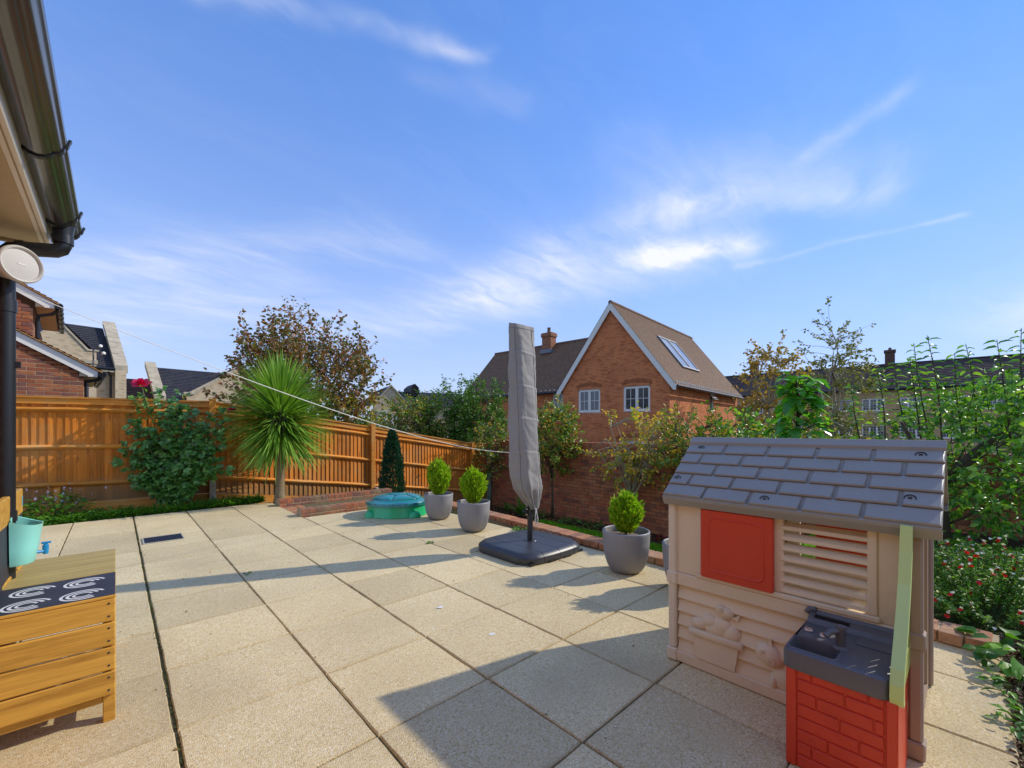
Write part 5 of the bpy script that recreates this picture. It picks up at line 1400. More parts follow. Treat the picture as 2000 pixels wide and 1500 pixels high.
mb = MB(); mb.loft(rings, False, True); cv_ = obj('fabric_cover', mb, M['cover'], pr, smooth=True)
for j_, r_ in ((40, .0035), (59, .003), (68, .003)):        # raised seams down the cover
    mb = MB(); pts = [V(rings[i][j_]) for i in range(14, NZ - 1, 4)]; ctrs = [cover_c(p.z) for p in pts]
    mb.tube([p + V(((p - c_).x, (p - c_).y, 0)).normalized() * .0005 for p, c_ in zip(pts, ctrs)], r_, 5); obj('seam', mb, M['cover_dark'], cv_)
mb = MB(); pts = [V(p) for p in rings[NZ - 4]]; mb.tube(pts + [pts[0]], .0035, 5, False); obj('seam', mb, M['cover_dark'], cv_)
mb = MB(); c0 = cover_c(.45)
def cpt(a, b): return V((.02, 0, 0)) + cl * a + V((0, 0, b)) + cf * (-.06)
mb.tube([cpt(-.05, .46), cpt(-.062, .41), cpt(-.048, .33), cpt(-.06, .285), cpt(-.078, .29), cpt(-.082, .35), cpt(-.066, .42), cpt(-.06, .455)], .0042, 6)
mb.tube([cpt(-.062, .455), cpt(-.054, .36), cpt(-.07, .335), cpt(-.074, .38), cpt(-.062, .45)], .0042, 6)
mb.tube([cpt(-.055, .44), cpt(-.052, .35), cpt(-.066, .295)], .004, 6)
obj('tie_cord', mb, M['white'], pr, smooth=True)

# ================================================================ planters
M['planter'] = pmat('grey_planter', (.34, .33, .335), .45, .10, 2.5, 90, .12, wear=.1)
M['compost'] = pmat('compost', (.10, .065, .04), .95, .4, 45, 90, .8, col2=(.26, .19, .11))
def planter_mesh(ribs):
    prof = [(.095, .0), (.118, .004), (.140, .020), (.166, .062), (.186, .12), (.199, .19), (.206, .27), (.210, .345), (.2115, .366), (.209, .374), (.203, .377), (.196, .374), (.193, .365), (.189, .315)]
    mb = MB(); n = 224 if ribs else 64
    fn = None
    if ribs: fn = lambda r_, z, a: r_ + (.0016 * math.cos(112 * a) * min(1, max(0, (.352 - z) / .02)) * (1 if r_ > .125 else 0) if z < .352 and r_ > .19 or z < .31 and r_ > .12 else 0)
    mb.lathe(prof, n, cap0=True, cap1=True, fn=fn)
    me = mb.mesh('planter', M['planter'], True); me.set_sharp_from_angle(angle=R(50)); return me
pmA, pmB = planter_mesh(True), None
mb = MB(); mb.lathe([(.191, .318), (.12, .326), (.05, .33), (.001, .33)], 40, cap0=False); soil_me = mb.mesh('compost', M['compost'], True)
PL = [((3.428, 5.236), 'ribbed grey planter beside the turtle sandpit, furthest of the row', .98), ((3.357, 4.324), 'ribbed grey planter between the furthest planter and the parasol', 1.0), ((3.426, 2.139), 'ribbed grey planter on the near side of the parasol base', 1.0), ((3.39, 1.53), 'ribbed grey planter mostly hidden behind the playhouse corner', 1.0)]
for (xy, lb, s_) in PL:
    t = thing('planter', lb, 'planter', (*xy, 0), random.uniform(0, 6), 'grey planters along the kerb')
    t.scale = (s_, s_, s_)
    link('pot', pmA, t); link('compost', soil_me, t)

# ================================================================ turtle sandpit
M['tgreen'] = pmat('green_plastic', (.015, .50, .19), .28, .06, 2, 300, .04, coat=.3, spec=.6)
M['tteal'] = pmat('teal_plastic', (.012, .25, .235), .24, .08, 2, 300, .04, coat=.5, spec=.7)
tu = thing('turtle_sandpit', 'green plastic turtle shaped sandpit with dark teal shell lid', 'sandpit', (3.17, 5.98, 0), R(-43))
def el(rx, ry, z, n=64, lob=0): return [(rx * math.cos(2 * math.pi * j / n) * (1 + lob * math.cos(4 * 2 * math.pi * j / n)), ry * math.sin(2 * math.pi * j / n) * (1 + lob * math.cos(4 * 2 * math.pi * j / n)), z) for j in range(n)]
mb = MB(); mb.loft([el(.455, .41, .0), el(.462, .416, .008), el(.452, .406, .06), el(.438, .392, .165)]); obj('body', mb, M['tgreen'], tu, autos=45)
for (x, y, sx) in ((-.32, -.285, 1), (.32, -.285, 1), (-.31, .29, 1), (.31, .29, 1)):
    mb = MB(); rings = []
    for t in (0, .3, .6, .82, .95, 1.0):
        s_ = math.sqrt(max(0, 1 - t * t)) if t < 1 else .03
        rings.append([(x + (.088 + .012 * math.cos(3 * a)) * s_ ** .7 * math.cos(a), y + .082 * s_ ** .7 * math.sin(a), .004 + .098 * t) for a in [2 * math.pi * j / 24 for j in range(24)]])
    mb.loft(rings); obj('foot', mb, M['tgreen'], tu, autos=50)
mb = MB(); mb.loft([[(x + .0, y, z) for x, y, z in el(.10 * s_, .085 * s_, z)] for s_, z in ((1, .05), (1.05, .10), (.95, .16), (.6, .2), (.05, .215))]); o = obj('head', mb, M['tgreen'], tu, smooth=True, loc=(0, .47, 0))
def dome(r_): return .215 + .085 * (1 - r_ ** 2.2)
mb = MB(); rings = [el(.462, .415, .163), el(.474, .428, .168), el(.476, .43, .205), el(.470, .424, .216), el(.448, .402, .222), el(.425, .38, .222)]
for r_ in (.86, .7, .5, .3, .1, .01): rings.append(el(.46 * r_, .415 * r_, dome(r_) - .004))
mb.loft(rings); lid = obj('lid', mb, M['tteal'], tu, autos=35)
def shell_plate(poly, name='shell_plate'):
    mb = MB(); c0 = (sum(p[0] for p in poly) / len(poly), sum(p[1] for p in poly) / len(poly)); n = len(poly) * 6; out = []
    for i in range(len(poly)):
        a, b = poly[i], poly[(i + 1) % len(poly)]
        for k in range(6): out.append((a[0] + (b[0] - a[0]) * k / 6, a[1] + (b[1] - a[1]) * k / 6))
    def at(s_, dz): 
        o_ = []
        for x, y in out:
            x, y = c0[0] + (x - c0[0]) * s_, c0[1] + (y - c0[1]) * s_
            o_.append((x * .46, y * .415, dome(min(1, math.hypot(x, y))) + dz))
        return o_
    mb.loft([at(1, -.008), at(.985, .006), at(.94, .013), at(.85, .016), at(.6, .019), at(.3, .02), at(.02, .02)], False, True)
    obj(name, mb, M['tteal'], lid, autos=40)
hexp = [(.36 * math.cos(R(60 * k + 30)), .36 * math.sin(R(60 * k + 30)) * .9) for k in range(6)]
shell_plate([(x * .93, y * .93) for x, y in hexp])
for k in range(6):
    a, b = hexp[k], hexp[(k + 1) % 6]; o_ = [(x * 2.36, y * 2.5) for x, y in (a, b)]
    m_ = ((o_[0][0] + o_[1][0]) / 2 * 1.1, (o_[0][1] + o_[1][1]) / 2 * 1.1)
    poly = [a, o_[0], m_, o_[1], b]; cx_ = sum(p[0] for p in poly) / 5; cy_ = sum(p[1] for p in poly) / 5
    poly = [(cx_ + (x - cx_) * .92, cy_ + (y - cy_) * .94) for x, y in poly]; mx_ = max(math.hypot(*p) for p in poly); poly = [(x * min(1, .88 / max(.01, math.hypot(x, y))), y * min(1, .88 / max(.01, math.hypot(x, y)))) for x, y in poly]
    shell_plate(poly)
mb = MB()
for a in (-118, -100, -84, -62, -44, -25):
    x, y = .475 * math.cos(R(a)), .429 * math.sin(R(a)); mb.box(-.003, .003, -.003, .014, .19, .214, Matrix.Translation((x, y, 0)) @ Matrix.Rotation(R(a + 90), 4, 'Z'))
obj('lid_notch_shade', mb, M['black'], lid)  # thin black strips imitating the shade of notches in the rim

# ================================================================ small things
dg = thing('drain_grate', 'dark rectangular drain grate let into the paving near the left fence', 'drain cover', (.412, 6.48, 0))
mb = MB(); mb.box(-.172, .172, -.17, .17, .001, .006); 
fr_ = MB(); fr_.box(-.174, .174, -.18, -.165, .001, .012); fr_.box(-.174, .174, .165, .18, .001, .012); fr_.box(-.186, -.174, -.18, .18, .001, .012); fr_.box(.174, .186, -.18, .18, .001, .012)
obj('tray', mb, M['blackmatt'], dg); obj('frame', fr_, M['concrete'], dg)
mb = MB()
for i in range(15): x = -.165 + i * .0236; mb.box(x - .004, x + .004, -.163, .163, .006, .0105)
for j in range(5): y = -.13 + j * .065; mb.box(-.17, .17, y - .004, y + .004, .0062, .0098)
obj('grid', mb, pmat('grate_iron', (.035, .045, .075), .5, .2, 10, 90, .2), dg)

# clothes line sagging from the house to the garden wall
A_, B_ = V((-.43, 3.36, 2.045)), V((8.09, 7.62, .735)); pts = []
for i in range(61):
    s_ = i / 60; p = A_.lerp(B_, s_); p.z -= 4 * .33 * s_ * (1 - s_); pts.append(p)
cln = thing('clothes_line', 'white clothes line sagging from the house corner across to the brick wall', 'clothes line', tuple(A_))
mb = MB(); mb.tube([p - A_ for p in pts], [0.0018 + .0024 * min(1, i / 14) for i in range(61)], 6); obj('rope', mb, pmat('rope_white', (.80, .79, .74), .7, .05, 40, 200, .2), cln, smooth=True)
mb = MB(); mb.tube([B_ - A_ + V((-.03, 0, .012)), B_ - A_ + V((.02, 0, .0))], .011, 8); obj('hook', mb, M['grey_dark'], cln)
mb = MB(); mb.tube([V((-.02, -.09, .0)), V((.0, .0, .0))], .008, 8); obj('hook', mb, M['grey_dark'], cln)
# white stains on the slabs
for x, y, a in ((1.73, 2.62, .055), (1.74, 2.05, .05)):
    mb = MB(); r_ = random.Random(int(x * 100 + y * 10)); ring = [(x + a * r_.uniform(.3, .6) * math.cos(t), y + a * r_.uniform(.2, .45) * math.sin(t), .0035) for t in [2 * math.pi * i / 14 for i in range(14)]]
    mb.add(ring, [tuple(range(14))]); tag(obj('bird_dropping', mb, M['white']), 'small white dried splash on a paving slab ' + ('in the sun' if y > 2.3 else 'near the playhouse shadow'), 'stain')
# ================================================================ planting
RNG = np.random.default_rng(5)
def rdir(n):
    return unit(RNG.normal(size=(n, 3)))
G_ = lambda *c: [tuple(x) for x in c]
M['lf_palm'] = leafmat('palm_blade', G_((.07, .15, .015), (.12, .24, .025), (.18, .31, .04), (.25, .38, .07)), .38, .22, gain=1.5)
M['lf_rose'] = leafmat('rose_leaf', G_((.026, .075, .016), (.045, .12, .024), (.08, .18, .035), (.13, .23, .045)), .33, .25, .6, gain=1.9)
M['lf_copper'] = leafmat('copper_leaf', G_((.04, .06, .012), (.06, .075, .016), (.12, .05, .025), (.17, .065, .03), (.08, .085, .018), (.20, .08, .03), (.07, .10, .02)), .5, .25, gain=2.6)
M['lf_green'] = leafmat('green_leaf', G_((.02, .055, .008), (.035, .095, .012), (.07, .14, .018), (.11, .18, .025)), .36, .3, gain=2.0)
M['lf_mixed'] = leafmat('autumn_green_leaf', G_((.025, .075, .01), (.05, .13, .015), (.09, .17, .02), (.14, .20, .025), (.30, .24, .03), (.34, .17, .02)), .36, .3, gain=1.8)
M['lf_yellow'] = leafmat('yellow_leaf', G_((.08, .13, .015), (.16, .19, .02), (.30, .27, .025), (.42, .28, .03), (.42, .20, .025)), .45, .35, gain=2.0)
M['lf_birch'] = leafmat('birch_leaf', G_((.09, .10, .015), (.25, .18, .02), (.38, .24, .03), (.34, .18, .02)), .5, .3, gain=1.7)
M['lf_birch2'] = leafmat('green_birch_leaf', G_((.05, .065, .015), (.09, .10, .02), (.15, .13, .03), (.06, .075, .018)), .5, .25, gain=2.6)
M['lf_pear'] = leafmat('pear_leaf', G_((.022, .07, .012), (.04, .115, .016), (.075, .17, .02), (.12, .23, .03), (.16, .26, .03)), .37, .35, .5, gain=2.3)
M['lf_big'] = leafmat('large_leaf', G_((.02, .09, .012), (.045, .17, .018), (.10, .28, .025), (.17, .36, .035)), .30, .4, .6, gain=1.8)
M['lf_thuja'] = leafmat('lime_conifer_spray', G_((.10, .24, .01), (.19, .36, .014), (.28, .46, .02), (.38, .52, .03), (.24, .26, .03)), .6, .4, .2, gain=1.25)
M['lf_yew'] = leafmat('dark_conifer_spray', G_((.012, .045, .022), (.02, .07, .03), (.03, .09, .04), (.016, .055, .028)), .6, .15, .2, gain=1.35)
M['lf_sage'] = leafmat('sage_leaf', G_((.03, .085, .012), (.06, .14, .02), (.10, .20, .03), (.15, .26, .04)), .5, .35, .3, gain=1.8)
M['lf_weed'] = leafmat('weed_leaf', G_((.03, .10, .01), (.06, .18, .015), (.11, .27, .02), (.16, .34, .03)), .45, .4, .4, gain=1.3)
M['lf_lawn'] = leafmat('lawn_grass', G_((.06, .17, .01), (.10, .25, .014), (.15, .33, .018), (.22, .38, .03)), .55, .4, .3, gain=2.3)
M['lf_red'] = leafmat('red_foliage', G_((.25, .03, .03), (.40, .06, .05), (.30, .02, .04)), .5, .3)
M['petal_red'] = leafmat('red_petal', G_((.55, .01, .01), (.70, .02, .02), (.60, .01, .03)), .5, .3)
M['petal_white'] = leafmat('white_petal', G_((.75, .75, .70), (.85, .85, .82)), .5, .3)
M['petal_rose'] = leafmat('rose_petal', G_((.52, .003, .05), (.70, .006, .09), (.60, .004, .06)), .45, .3)
M['dryleaf'] = leafmat('dry_leaf', G_((.20, .11, .04), (.30, .17, .06), (.14, .08, .035), (.36, .22, .07)), .8, .1, .2)
M['bark'] = pmat('bark', (.13, .10, .07), .9, .3, 14, 70, .8, spec=.1)
M['bark_pale'] = pmat('pale_bark', (.42, .37, .25), .9, .3, 14, 70, .7, spec=.1, col2=(.22, .20, .11))
def palmbark():
    m, nt, out = newmat('palm_trunk_bark')
    t = nd(nt, 'ShaderNodeTexCoord'); mp = nd(nt, 'ShaderNodeMapping', {'Vector': t.outputs['Object'], 'Scale': (3, 3, 26)})
    n1 = noise(nt, mp.outputs[0], 2, 5, .6, .5); n2 = noise(nt, t.outputs['Object'], 16, 4, .6)
    c = mixc(nt, n1, (.42, .33, .20), (.20, .145, .085)); c = mixc(nt, mth(nt, 'MULTIPLY', n2, .4), c, (.14, .12, .06))
    pbsdf(nt, out, Base_Color=c, Roughness=.9, Normal=bump(nt, n1, .7, .02), Specular_IOR_Level=.15); return m
M['bark_palm'] = palmbark()
M['stem'] = pmat('green_stem', (.10, .12, .035), .6, .2, 14, 60, .2)

def bent(p, q, n=5, sag=0, wob=.04, rnd=random):
    p, q = V(p), V(q); L = (q - p).length; out = []
    ox, oy = rnd.uniform(-1, 1), rnd.uniform(-1, 1)
    for i in range(n + 1):
        t = i / n; b = p.lerp(q, t); k = math.sin(math.pi * t)
        out.append(b + V((ox * wob * L * k, oy * wob * L * k, sag * L * k)))
    return out

def grow(name, label, cat, base, trunk, center, radii, lmat, bmat, n_limb=9, n_twig=120, twig=.5, lpt=10, ll=.09, lw=.05, up=.5, out=1.0, shell=.25, r0=.06,
         seed=1, group=None, gap=.0, gfreq=1.2, leafup=.6, droop=.25, spread=.6, twig_r=.004, conn=9, limb=.52, lumps=.18):
    """a woody plant: trunk polyline (local points), limbs reaching into an ellipsoid crown, twigs, leaves along the twigs"""
    rnd = random.Random(seed); rg = np.random.default_rng(seed)
    t = thing(name, label, cat, base, 0, group)
    c = V(center) - V(base); rad = V(radii)
    tk = MB(); tr = [V(p) for p in trunk]; k = len(tr)
    tk.tube(tr, [r0 * (1.25 if i == 0 else 1 - .45 * i / max(1, k - 1)) for i in range(k)], 9)
    samples = [tr[-1]]
    for i in range(n_limb):
        d = V((rnd.gauss(0, 1), rnd.gauss(0, 1), rnd.uniform(-.35, 1.0))).normalized()
        tgt = c + V((d.x * rad.x, d.y * rad.y, d.z * rad.z)) * rnd.uniform(.45, .8)
        st_ = tr[-1] if rnd.random() < .6 or k < 3 else tr[rnd.randrange(max(1, k - 2), k)]
        pts = bent(st_, tgt, 6, .06, .06, rnd)
        tk.tube(pts, [r0 * limb * (1 - .75 * j / 6) for j in range(7)], 6)
        samples += pts[1:]
    tw = MB(); P = []; D = []; U = []
    made = tries = 0
    while made < n_twig and tries < n_twig * 20:
        tries += 1
        d = V((rnd.gauss(0, 1), rnd.gauss(0, 1), rnd.gauss(0, 1))).normalized()
        rr_ = (shell ** 3 + rnd.random() * (1 - shell ** 3)) ** (1 / 3)
        lump = 1 + lumps * mnoise.noise(V((d.x * 2.1 + seed, d.y * 2.1, d.z * 2.1)))* 2
        p = c + V((d.x * rad.x, d.y * rad.y, d.z * rad.z)) * rr_ * lump
        if gap and mnoise.noise((p + V((seed * 3.1, 0, 0))) * gfreq) < gap - .5 * 1.0 + .0: continue
        made += 1
        dirn = (V((d.x / rad.x, d.y / rad.y, d.z / rad.z)).normalized() * out + V((0, 0, up)) + V((rnd.gauss(0, .35), rnd.gauss(0, .35), rnd.gauss(0, .3)))).normalized()
        L = twig * rnd.uniform(.55, 1.25)
        near = min(samples, key=lambda s_: (s_ - p).length_squared)
        e = p + dirn * L
        if .02 < (near - p).length < conn: tw.tube(bent(near, p, 3, .05, .08, rnd), [twig_r * 1.8, twig_r * 1.5, twig_r * 1.3, twig_r * 1.1], 4, False)
        tw.tube([p, p + dirn * L * .5, e], [twig_r * 1.1, twig_r * .8, twig_r * .4], 4, False)
        for q_ in range(lpt):
            s_ = rnd.uniform(-.25, 1.03)
            b = p + dirn * (L * s_)
            sd_ = V((rnd.gauss(0, 1), rnd.gauss(0, 1), rnd.gauss(0, .7))).normalized()
            b = b + sd_ * (ll * .25)
            P.append(b); D.append((sd_ * spread + dirn * .45 + V((0, 0, -.12))).normalized()); U.append((V((rnd.gauss(0, .55), rnd.gauss(0, .55), leafup)) + sd_ * .25).normalized())
    P, D, U = map(np.array, (P, D, U)); N = len(P)
    L = ll * rg.uniform(.6, 1.2, N)
    obj('trunk', tk, bmat, t, smooth=True)
    if tw.v: tag(obj('twigs', tw, bmat, t), kind='stuff')
    o = leaves('crown', P, D, U, L, L * (lw / ll), lmat, t, droop)
    tag(o, kind='stuff')
    return t

# ---- palm like cordyline by the dwarf wall
cx, cy = 2.13, 8.37
pal = thing('cordyline_palm', 'spiky round headed green palm on one bare trunk in front of the fence', 'palm tree', (cx, cy, 0))
mb = MB(); n = 40
mb.tube([(.02 * math.sin(i / n * 3), .0, -.1 + 1.53 * i / n) for i in range(n + 1)], [(.108 - .030 * min(1, i / 8) - .008 * i / n) * (1 + .03 * math.sin(i * 2.4)) for i in range(n + 1)], 16); obj('trunk', mb, M['bark_palm'], pal, smooth=True)
def blade_arrays(el_, Lb, w, az, org, bend, roll):
    k = 7; v = []; ca_, sa_ = math.cos(az), math.sin(az); x = z = 0; a = el_
    for i in range(k + 1):
        t = i / k; ww = w * (.45 + .55 * min(1, t * 4)) * (1 - t ** 2.6) + .0008
        nx_, nz_ = -math.sin(a), math.cos(a)
        for s_, lift in ((-1, .30), (0, 0), (1, .30)):
            yy = s_ * ww; hx_ = x + nx_ * lift * ww; hz_ = z + nz_ * lift * ww
            v.append((org[0] + ca_ * hx_ - sa_ * yy, org[1] + sa_ * hx_ + ca_ * yy, org[2] + hz_))
        st_ = Lb / k; x += math.cos(a) * st_; z += math.sin(a) * st_
        a -= bend * (.25 + 1.6 * t) / k * max(.15, math.cos(max(a, -1.2)))
    f = []
    for i in range(k):
        for j in range(2): f.append((i * 3 + j, i * 3 + j + 1, i * 3 + 3 + j + 1, i * 3 + 3 + j))
    return v, f
rp = random.Random(4)
blades = []
while len(blades) < 1500:
    u_ = rp.uniform(-.88, 1)          # more blades in the lower half: a full ball
    el_ = math.asin(u_); az = rp.uniform(0, 2 * math.pi)
    if el_ < -1.0: continue
    Lb = rp.uniform(.90, 1.10)
    blades.append((el_ + .10, Lb, rp.uniform(.012, .019), az, rp.uniform(.15, .6)))
blades.sort(key=lambda b: -math.cos(b[3] - math.atan2(-8.37, -2.13)) + rp.uniform(-.4, .4))
crown0 = (.02, 0, 1.43)
proto = {}
rest = MB()
for i, (el_, Lb, w, az, be) in enumerate(blades):
    o0 = (crown0[0], crown0[1], crown0[2] + .16 * el_ + rp.uniform(-.08, .08))
    if i < 300:
        key = (round(el_ * 8), round(be * 4))
        if key not in proto:
            m_ = MB(); m_.add(*blade_arrays(el_, 1.0, .017, 0, (0, 0, 0), be, 0)); proto[key] = m_.mesh('leaf_blade', M['lf_palm'])
        link('leaf_blade', proto[key], pal, o0, (R(rp.uniform(-12, 12)) , 0, az), (Lb, rp.uniform(.8, 1.15), Lb))
    else:
        rest.add(*blade_arrays(el_, Lb, w, az, o0, be, 0))
tag(obj('leaf_blades', rest, M['lf_palm'], pal), kind='stuff')
mb = MB()
for i in range(26):        # spent flower stalks in the heart of the crown
    a = rp.uniform(0, 6.28); p = V((.1 * math.cos(a) - .12, .1 * math.sin(a) - .42, 1.52 + rp.uniform(-.05, .1))); q_ = p + V((rp.uniform(-.1, .1), rp.uniform(-.14, .02), rp.uniform(-.34, -.02)))
    mb.tube(bent(p, q_, 4, .1, .2, rp), .006, 4)
obj('flower_stalks', mb, M['stem'], pal)

# ---- rose bush against the left fence
def leafset(P0, spread_, ll, n, rnd, upb=.5):
    P = []; D = []; U = []
    for _ in range(n):
        d = V((rnd.gauss(0, 1), rnd.gauss(0, 1), rnd.gauss(0, .8))).normalized()
        P.append(V(P0) + d * spread_ * rnd.uniform(.2, 1)); D.append((d + V((0, 0, -.3))).normalized()); U.append((V((rnd.gauss(0, .4), rnd.gauss(0, .4) - .45, upb)) + d * .3).normalized())
    return P, D, U
rb_ = (.72, 8.98, 0)
ro = thing('rose_bush', 'tall rose bush with dark green leaves and one crimson bloom against the fence', 'rose bush', rb_)
rnd = random.Random(21); canes = MB(); P = []; D = []; U = []; Rv = V((.731, -.682, 0)); Iv = V((.3, .95, 0))
tips = []
for i in range(48):
    a = rnd.uniform(-1, 1); h = rnd.uniform(.4, 1.62) * (1 - .30 * abs(a) ** 2)
    tip = Rv * (a * (.80 if h > .5 else .55)) + V((rnd.uniform(-.18, .26) * .9, -rnd.uniform(-.16, .26), h))
    tip.y = min(tip.y, .30 - .0 * tip.x)
    pts = bent((rnd.uniform(-.06, .06), rnd.uniform(-.05, .05), 0), tip, 6, .10, .08, rnd); canes.tube(pts, [.009, .008, .007, .006, .005, .004, .003], 5, False); tips.append(pts)
extra = [(-.84, 1.52), (-.64, 1.80), (-.26, 1.98), (-.04, 1.70), (.12, 1.86), (.62, 1.52), (.86, 1.38), (1.02, .62), (.93, 1.62), (.30, 1.72)]
for a, h in extra:
    tip = Rv * a + V((0, -.05, h)); pts = bent((0, 0, .3), tip, 8, .08, .05, rnd); canes.tube(pts, [.008 - .0007 * j for j in range(9)], 5, False); tips.append(pts[3:])
for pts in tips:
    for j in range(int(len(pts) * 5)):
        i = rnd.randrange(1, len(pts)); p = pts[i - 1].lerp(pts[i], rnd.random())
        if p.z < .14: continue
        # a compound leaf: five leaflets on a stalk
        d = V((rnd.gauss(0, 1), rnd.gauss(-.35, .8), rnd.gauss(.1, .55))).normalized(); un = (V((rnd.gauss(0, .35), -.55 + rnd.gauss(0, .35), .75))).normalized(); side = d.cross(un).normalized()
        for s_, off in ((.10, 0), (.055, .6), (.055, -.6), (.09, .75), (.09, -.75)):
            P.append(p + d * s_); D.append((d + side * off * 1.6).normalized()); U.append((un + V((rnd.gauss(0, .2), rnd.gauss(0, .2), rnd.gauss(0, .2)))).normalized())
P, D, U = map(np.array, (P, D, U)); L = RNG.uniform(.045, .085, len(P))
obj('canes', canes, M['stem'], ro, smooth=True)
tag(leaves('foliage', P, D, U, L, L * .78, M['lf_rose'], ro, .18, .10), kind='stuff')
def rose_flower(name, p, s_, parent, mat, label=None):
    mb = MB()
    for ring, (n, r_, tilt, sz) in enumerate(((5, .035, 1.25, .045), (6, .026, .75, .042), (6, .016, .40, .036), (4, .008, .15, .03))):
        for k in range(n):
            a = 2 * math.pi * (k + ring * .4) / n; c_ = V((math.cos(a), math.sin(a), 0)); t_ = V((-c_.y, c_.x, 0)); u_ = (c_ * math.sin(tilt) + V((0, 0, math.cos(tilt))))
            b0 = c_ * r_ * .4 + V((0, 0, .004 * ring)); rows_ = []
            for i in range(4):
                w = (.35, 1, 1.05, .6)[i] * sz * .55; cur = c_ * (.012 * (i / 3) ** 2 * (1 if ring < 2 else -.6)); rows_.append([b0 + u_ * sz * i / 3 + cur + t_ * w * s2 + c_ * (-.22 * w * abs(s2)) for s2 in (-1, -.4, .4, 1)])
            b = len(mb.v)
            for r4 in rows_: mb.v.extend([tuple(q_ * s_) for q_ in r4])
            for i in range(3):
                for j in range(3): mb.f.append((b + i * 4 + j, b + i * 4 + j + 1, b + i * 4 + 5 + j, b + i * 4 + 4 + j))
    o = obj(name, mb, mat, parent, smooth=True, loc=p, rot=(R(28), R(-12), 0)); 
    if label: o['label'] = label
    return o
pts = bent((0, 0, .4), Rv * -.56 + V((0, -.05, 2.02)), 8, .04, .03, rnd)
mb = MB(); mb.tube(pts, .0055, 5); obj('cane', mb, M['stem'], ro)
rose_flower('bloom', Rv * -.56 + V((0, -.05, 2.03)), 2.15, ro, M['petal_rose'], 'crimson double rose bloom at the top')
P_, D_, U_ = [], [], []
for p in pts[4:]:
    a = leafset(p, .10, .07, 7, rnd); P_ += a[0]; D_ += a[1]; U_ += a[2]
tag(leaves('foliage', np.array(P_), np.array(D_), np.array(U_), RNG.uniform(.04, .07, len(P_)), RNG.uniform(.03, .045, len(P_)), M['lf_weed'], ro), kind='stuff')
rose_flower('bloom', Rv * .93 + V((0, -.05, 1.60)), 1.1, ro, M['petal_rose'], 'small dull red bloom near the fence post')
for a, h in ((-.80, 1.50), (.14, 1.84), (-.34, 1.47), (.72, 1.65), (.98, 1.34), (.45, 1.48)):
    P_, D_, U_ = [np.array(x) for x in leafset(Rv * a + V((0, -.08, h)), .03, .03, 14, rnd)]
    tag(leaves('spent_bloom', P_, D_, U_, RNG.uniform(.025, .04, 14), .018, M['lf_yellow'], ro), kind='stuff')

# ---- trees beyond the fence
grow('copper_tree', 'large tree with copper brown leaves above the fence behind the palm', 'tree', (4.9, 15.95, -1.2), [(0, 0, 0), (.05, 0, .8), (.0, .05, 1.5)], (4.9, 15.95, 2.55), (2.30, 2.2, 2.35), M['lf_copper'], M['bark'],
     n_limb=22, n_twig=600, twig=.95, lpt=24, ll=.14, lw=.10, up=.75, out=.75, shell=.12, r0=.13, seed=3, gap=.42, gfreq=1.0, spread=.8, twig_r=.006, lumps=.1)
grow('maple_sapling', 'yellowing sapling at the right foot of the copper tree', 'tree', (6.35, 14.2, -1.2), [(0, 0, 0), (0, 0, 1.2)], (6.35, 14.2, 1.35), (.95, .9, 1.0), M['lf_yellow'], M['bark'], n_limb=8, n_twig=70, twig=.5, lpt=12, ll=.11, lw=.075, r0=.03, seed=8)
grow('green_tree', 'low green tree under the copper tree behind the fence', 'tree', (5.9, 15.2, -1.2), [(0, 0, 0), (0, 0, 1)], (5.9, 15.2, .9), (1.6, 1.3, 1.3), M['lf_green'], M['bark'], n_limb=8, n_twig=150, twig=.5, lpt=16, ll=.13, lw=.08, r0=.04, seed=18)
grow('laurel_shrub', 'yellow green laurel nearest the pale gabled house', 'shrub', (7.05, 12.2, -1.3), [(0, 0, 0), (0, 0, .9)], (7.05, 12.2, .95), (.95, .9, 1.35), M['lf_mixed'], M['bark'], n_limb=10, n_twig=300, twig=.36, lpt=20, ll=.105, lw=.045, up=.9, r0=.04, seed=31, group='laurels behind the fence')
grow('laurel_shrub', 'dark green laurel in the middle of the row behind the fence', 'shrub', (8.0, 11.9, -1.3), [(0, 0, 0), (0, 0, .9)], (8.0, 11.9, 1.15), (.95, .9, 1.55), M['lf_green'], M['bark'], n_limb=10, n_twig=330, twig=.38, lpt=20, ll=.11, lw=.048, up=.9, r0=.05, seed=32, gap=.2, group='laurels behind the fence')
grow('laurel_shrub', 'tallest laurel of the row, touching the house roof beside the parasol', 'shrub', (8.85, 11.1, -1.3), [(0, 0, 0), (0, 0, .9)], (8.85, 11.1, 1.35), (.95, .95, 1.6), M['lf_green'], M['bark'], n_limb=12, n_twig=380, twig=.36, lpt=20, ll=.11, lw=.05, up=.85, r0=.05, seed=33, gap=.15, group='laurels behind the fence')
grow('corner_shrub', 'thin stemmed yellow green shrub in the corner where fence meets brick wall', 'shrub', (7.72, 9.15, -.9), [(0, 0, 0), (.03, 0, .5), (0, .03, .95)], (7.72, 9.12, .72), (.42, .42, .80), M['lf_mixed'], M['bark'], n_limb=8, n_twig=120, twig=.24, lpt=11, ll=.07, lw=.042, up=.2, r0=.02, seed=34, spread=.8)
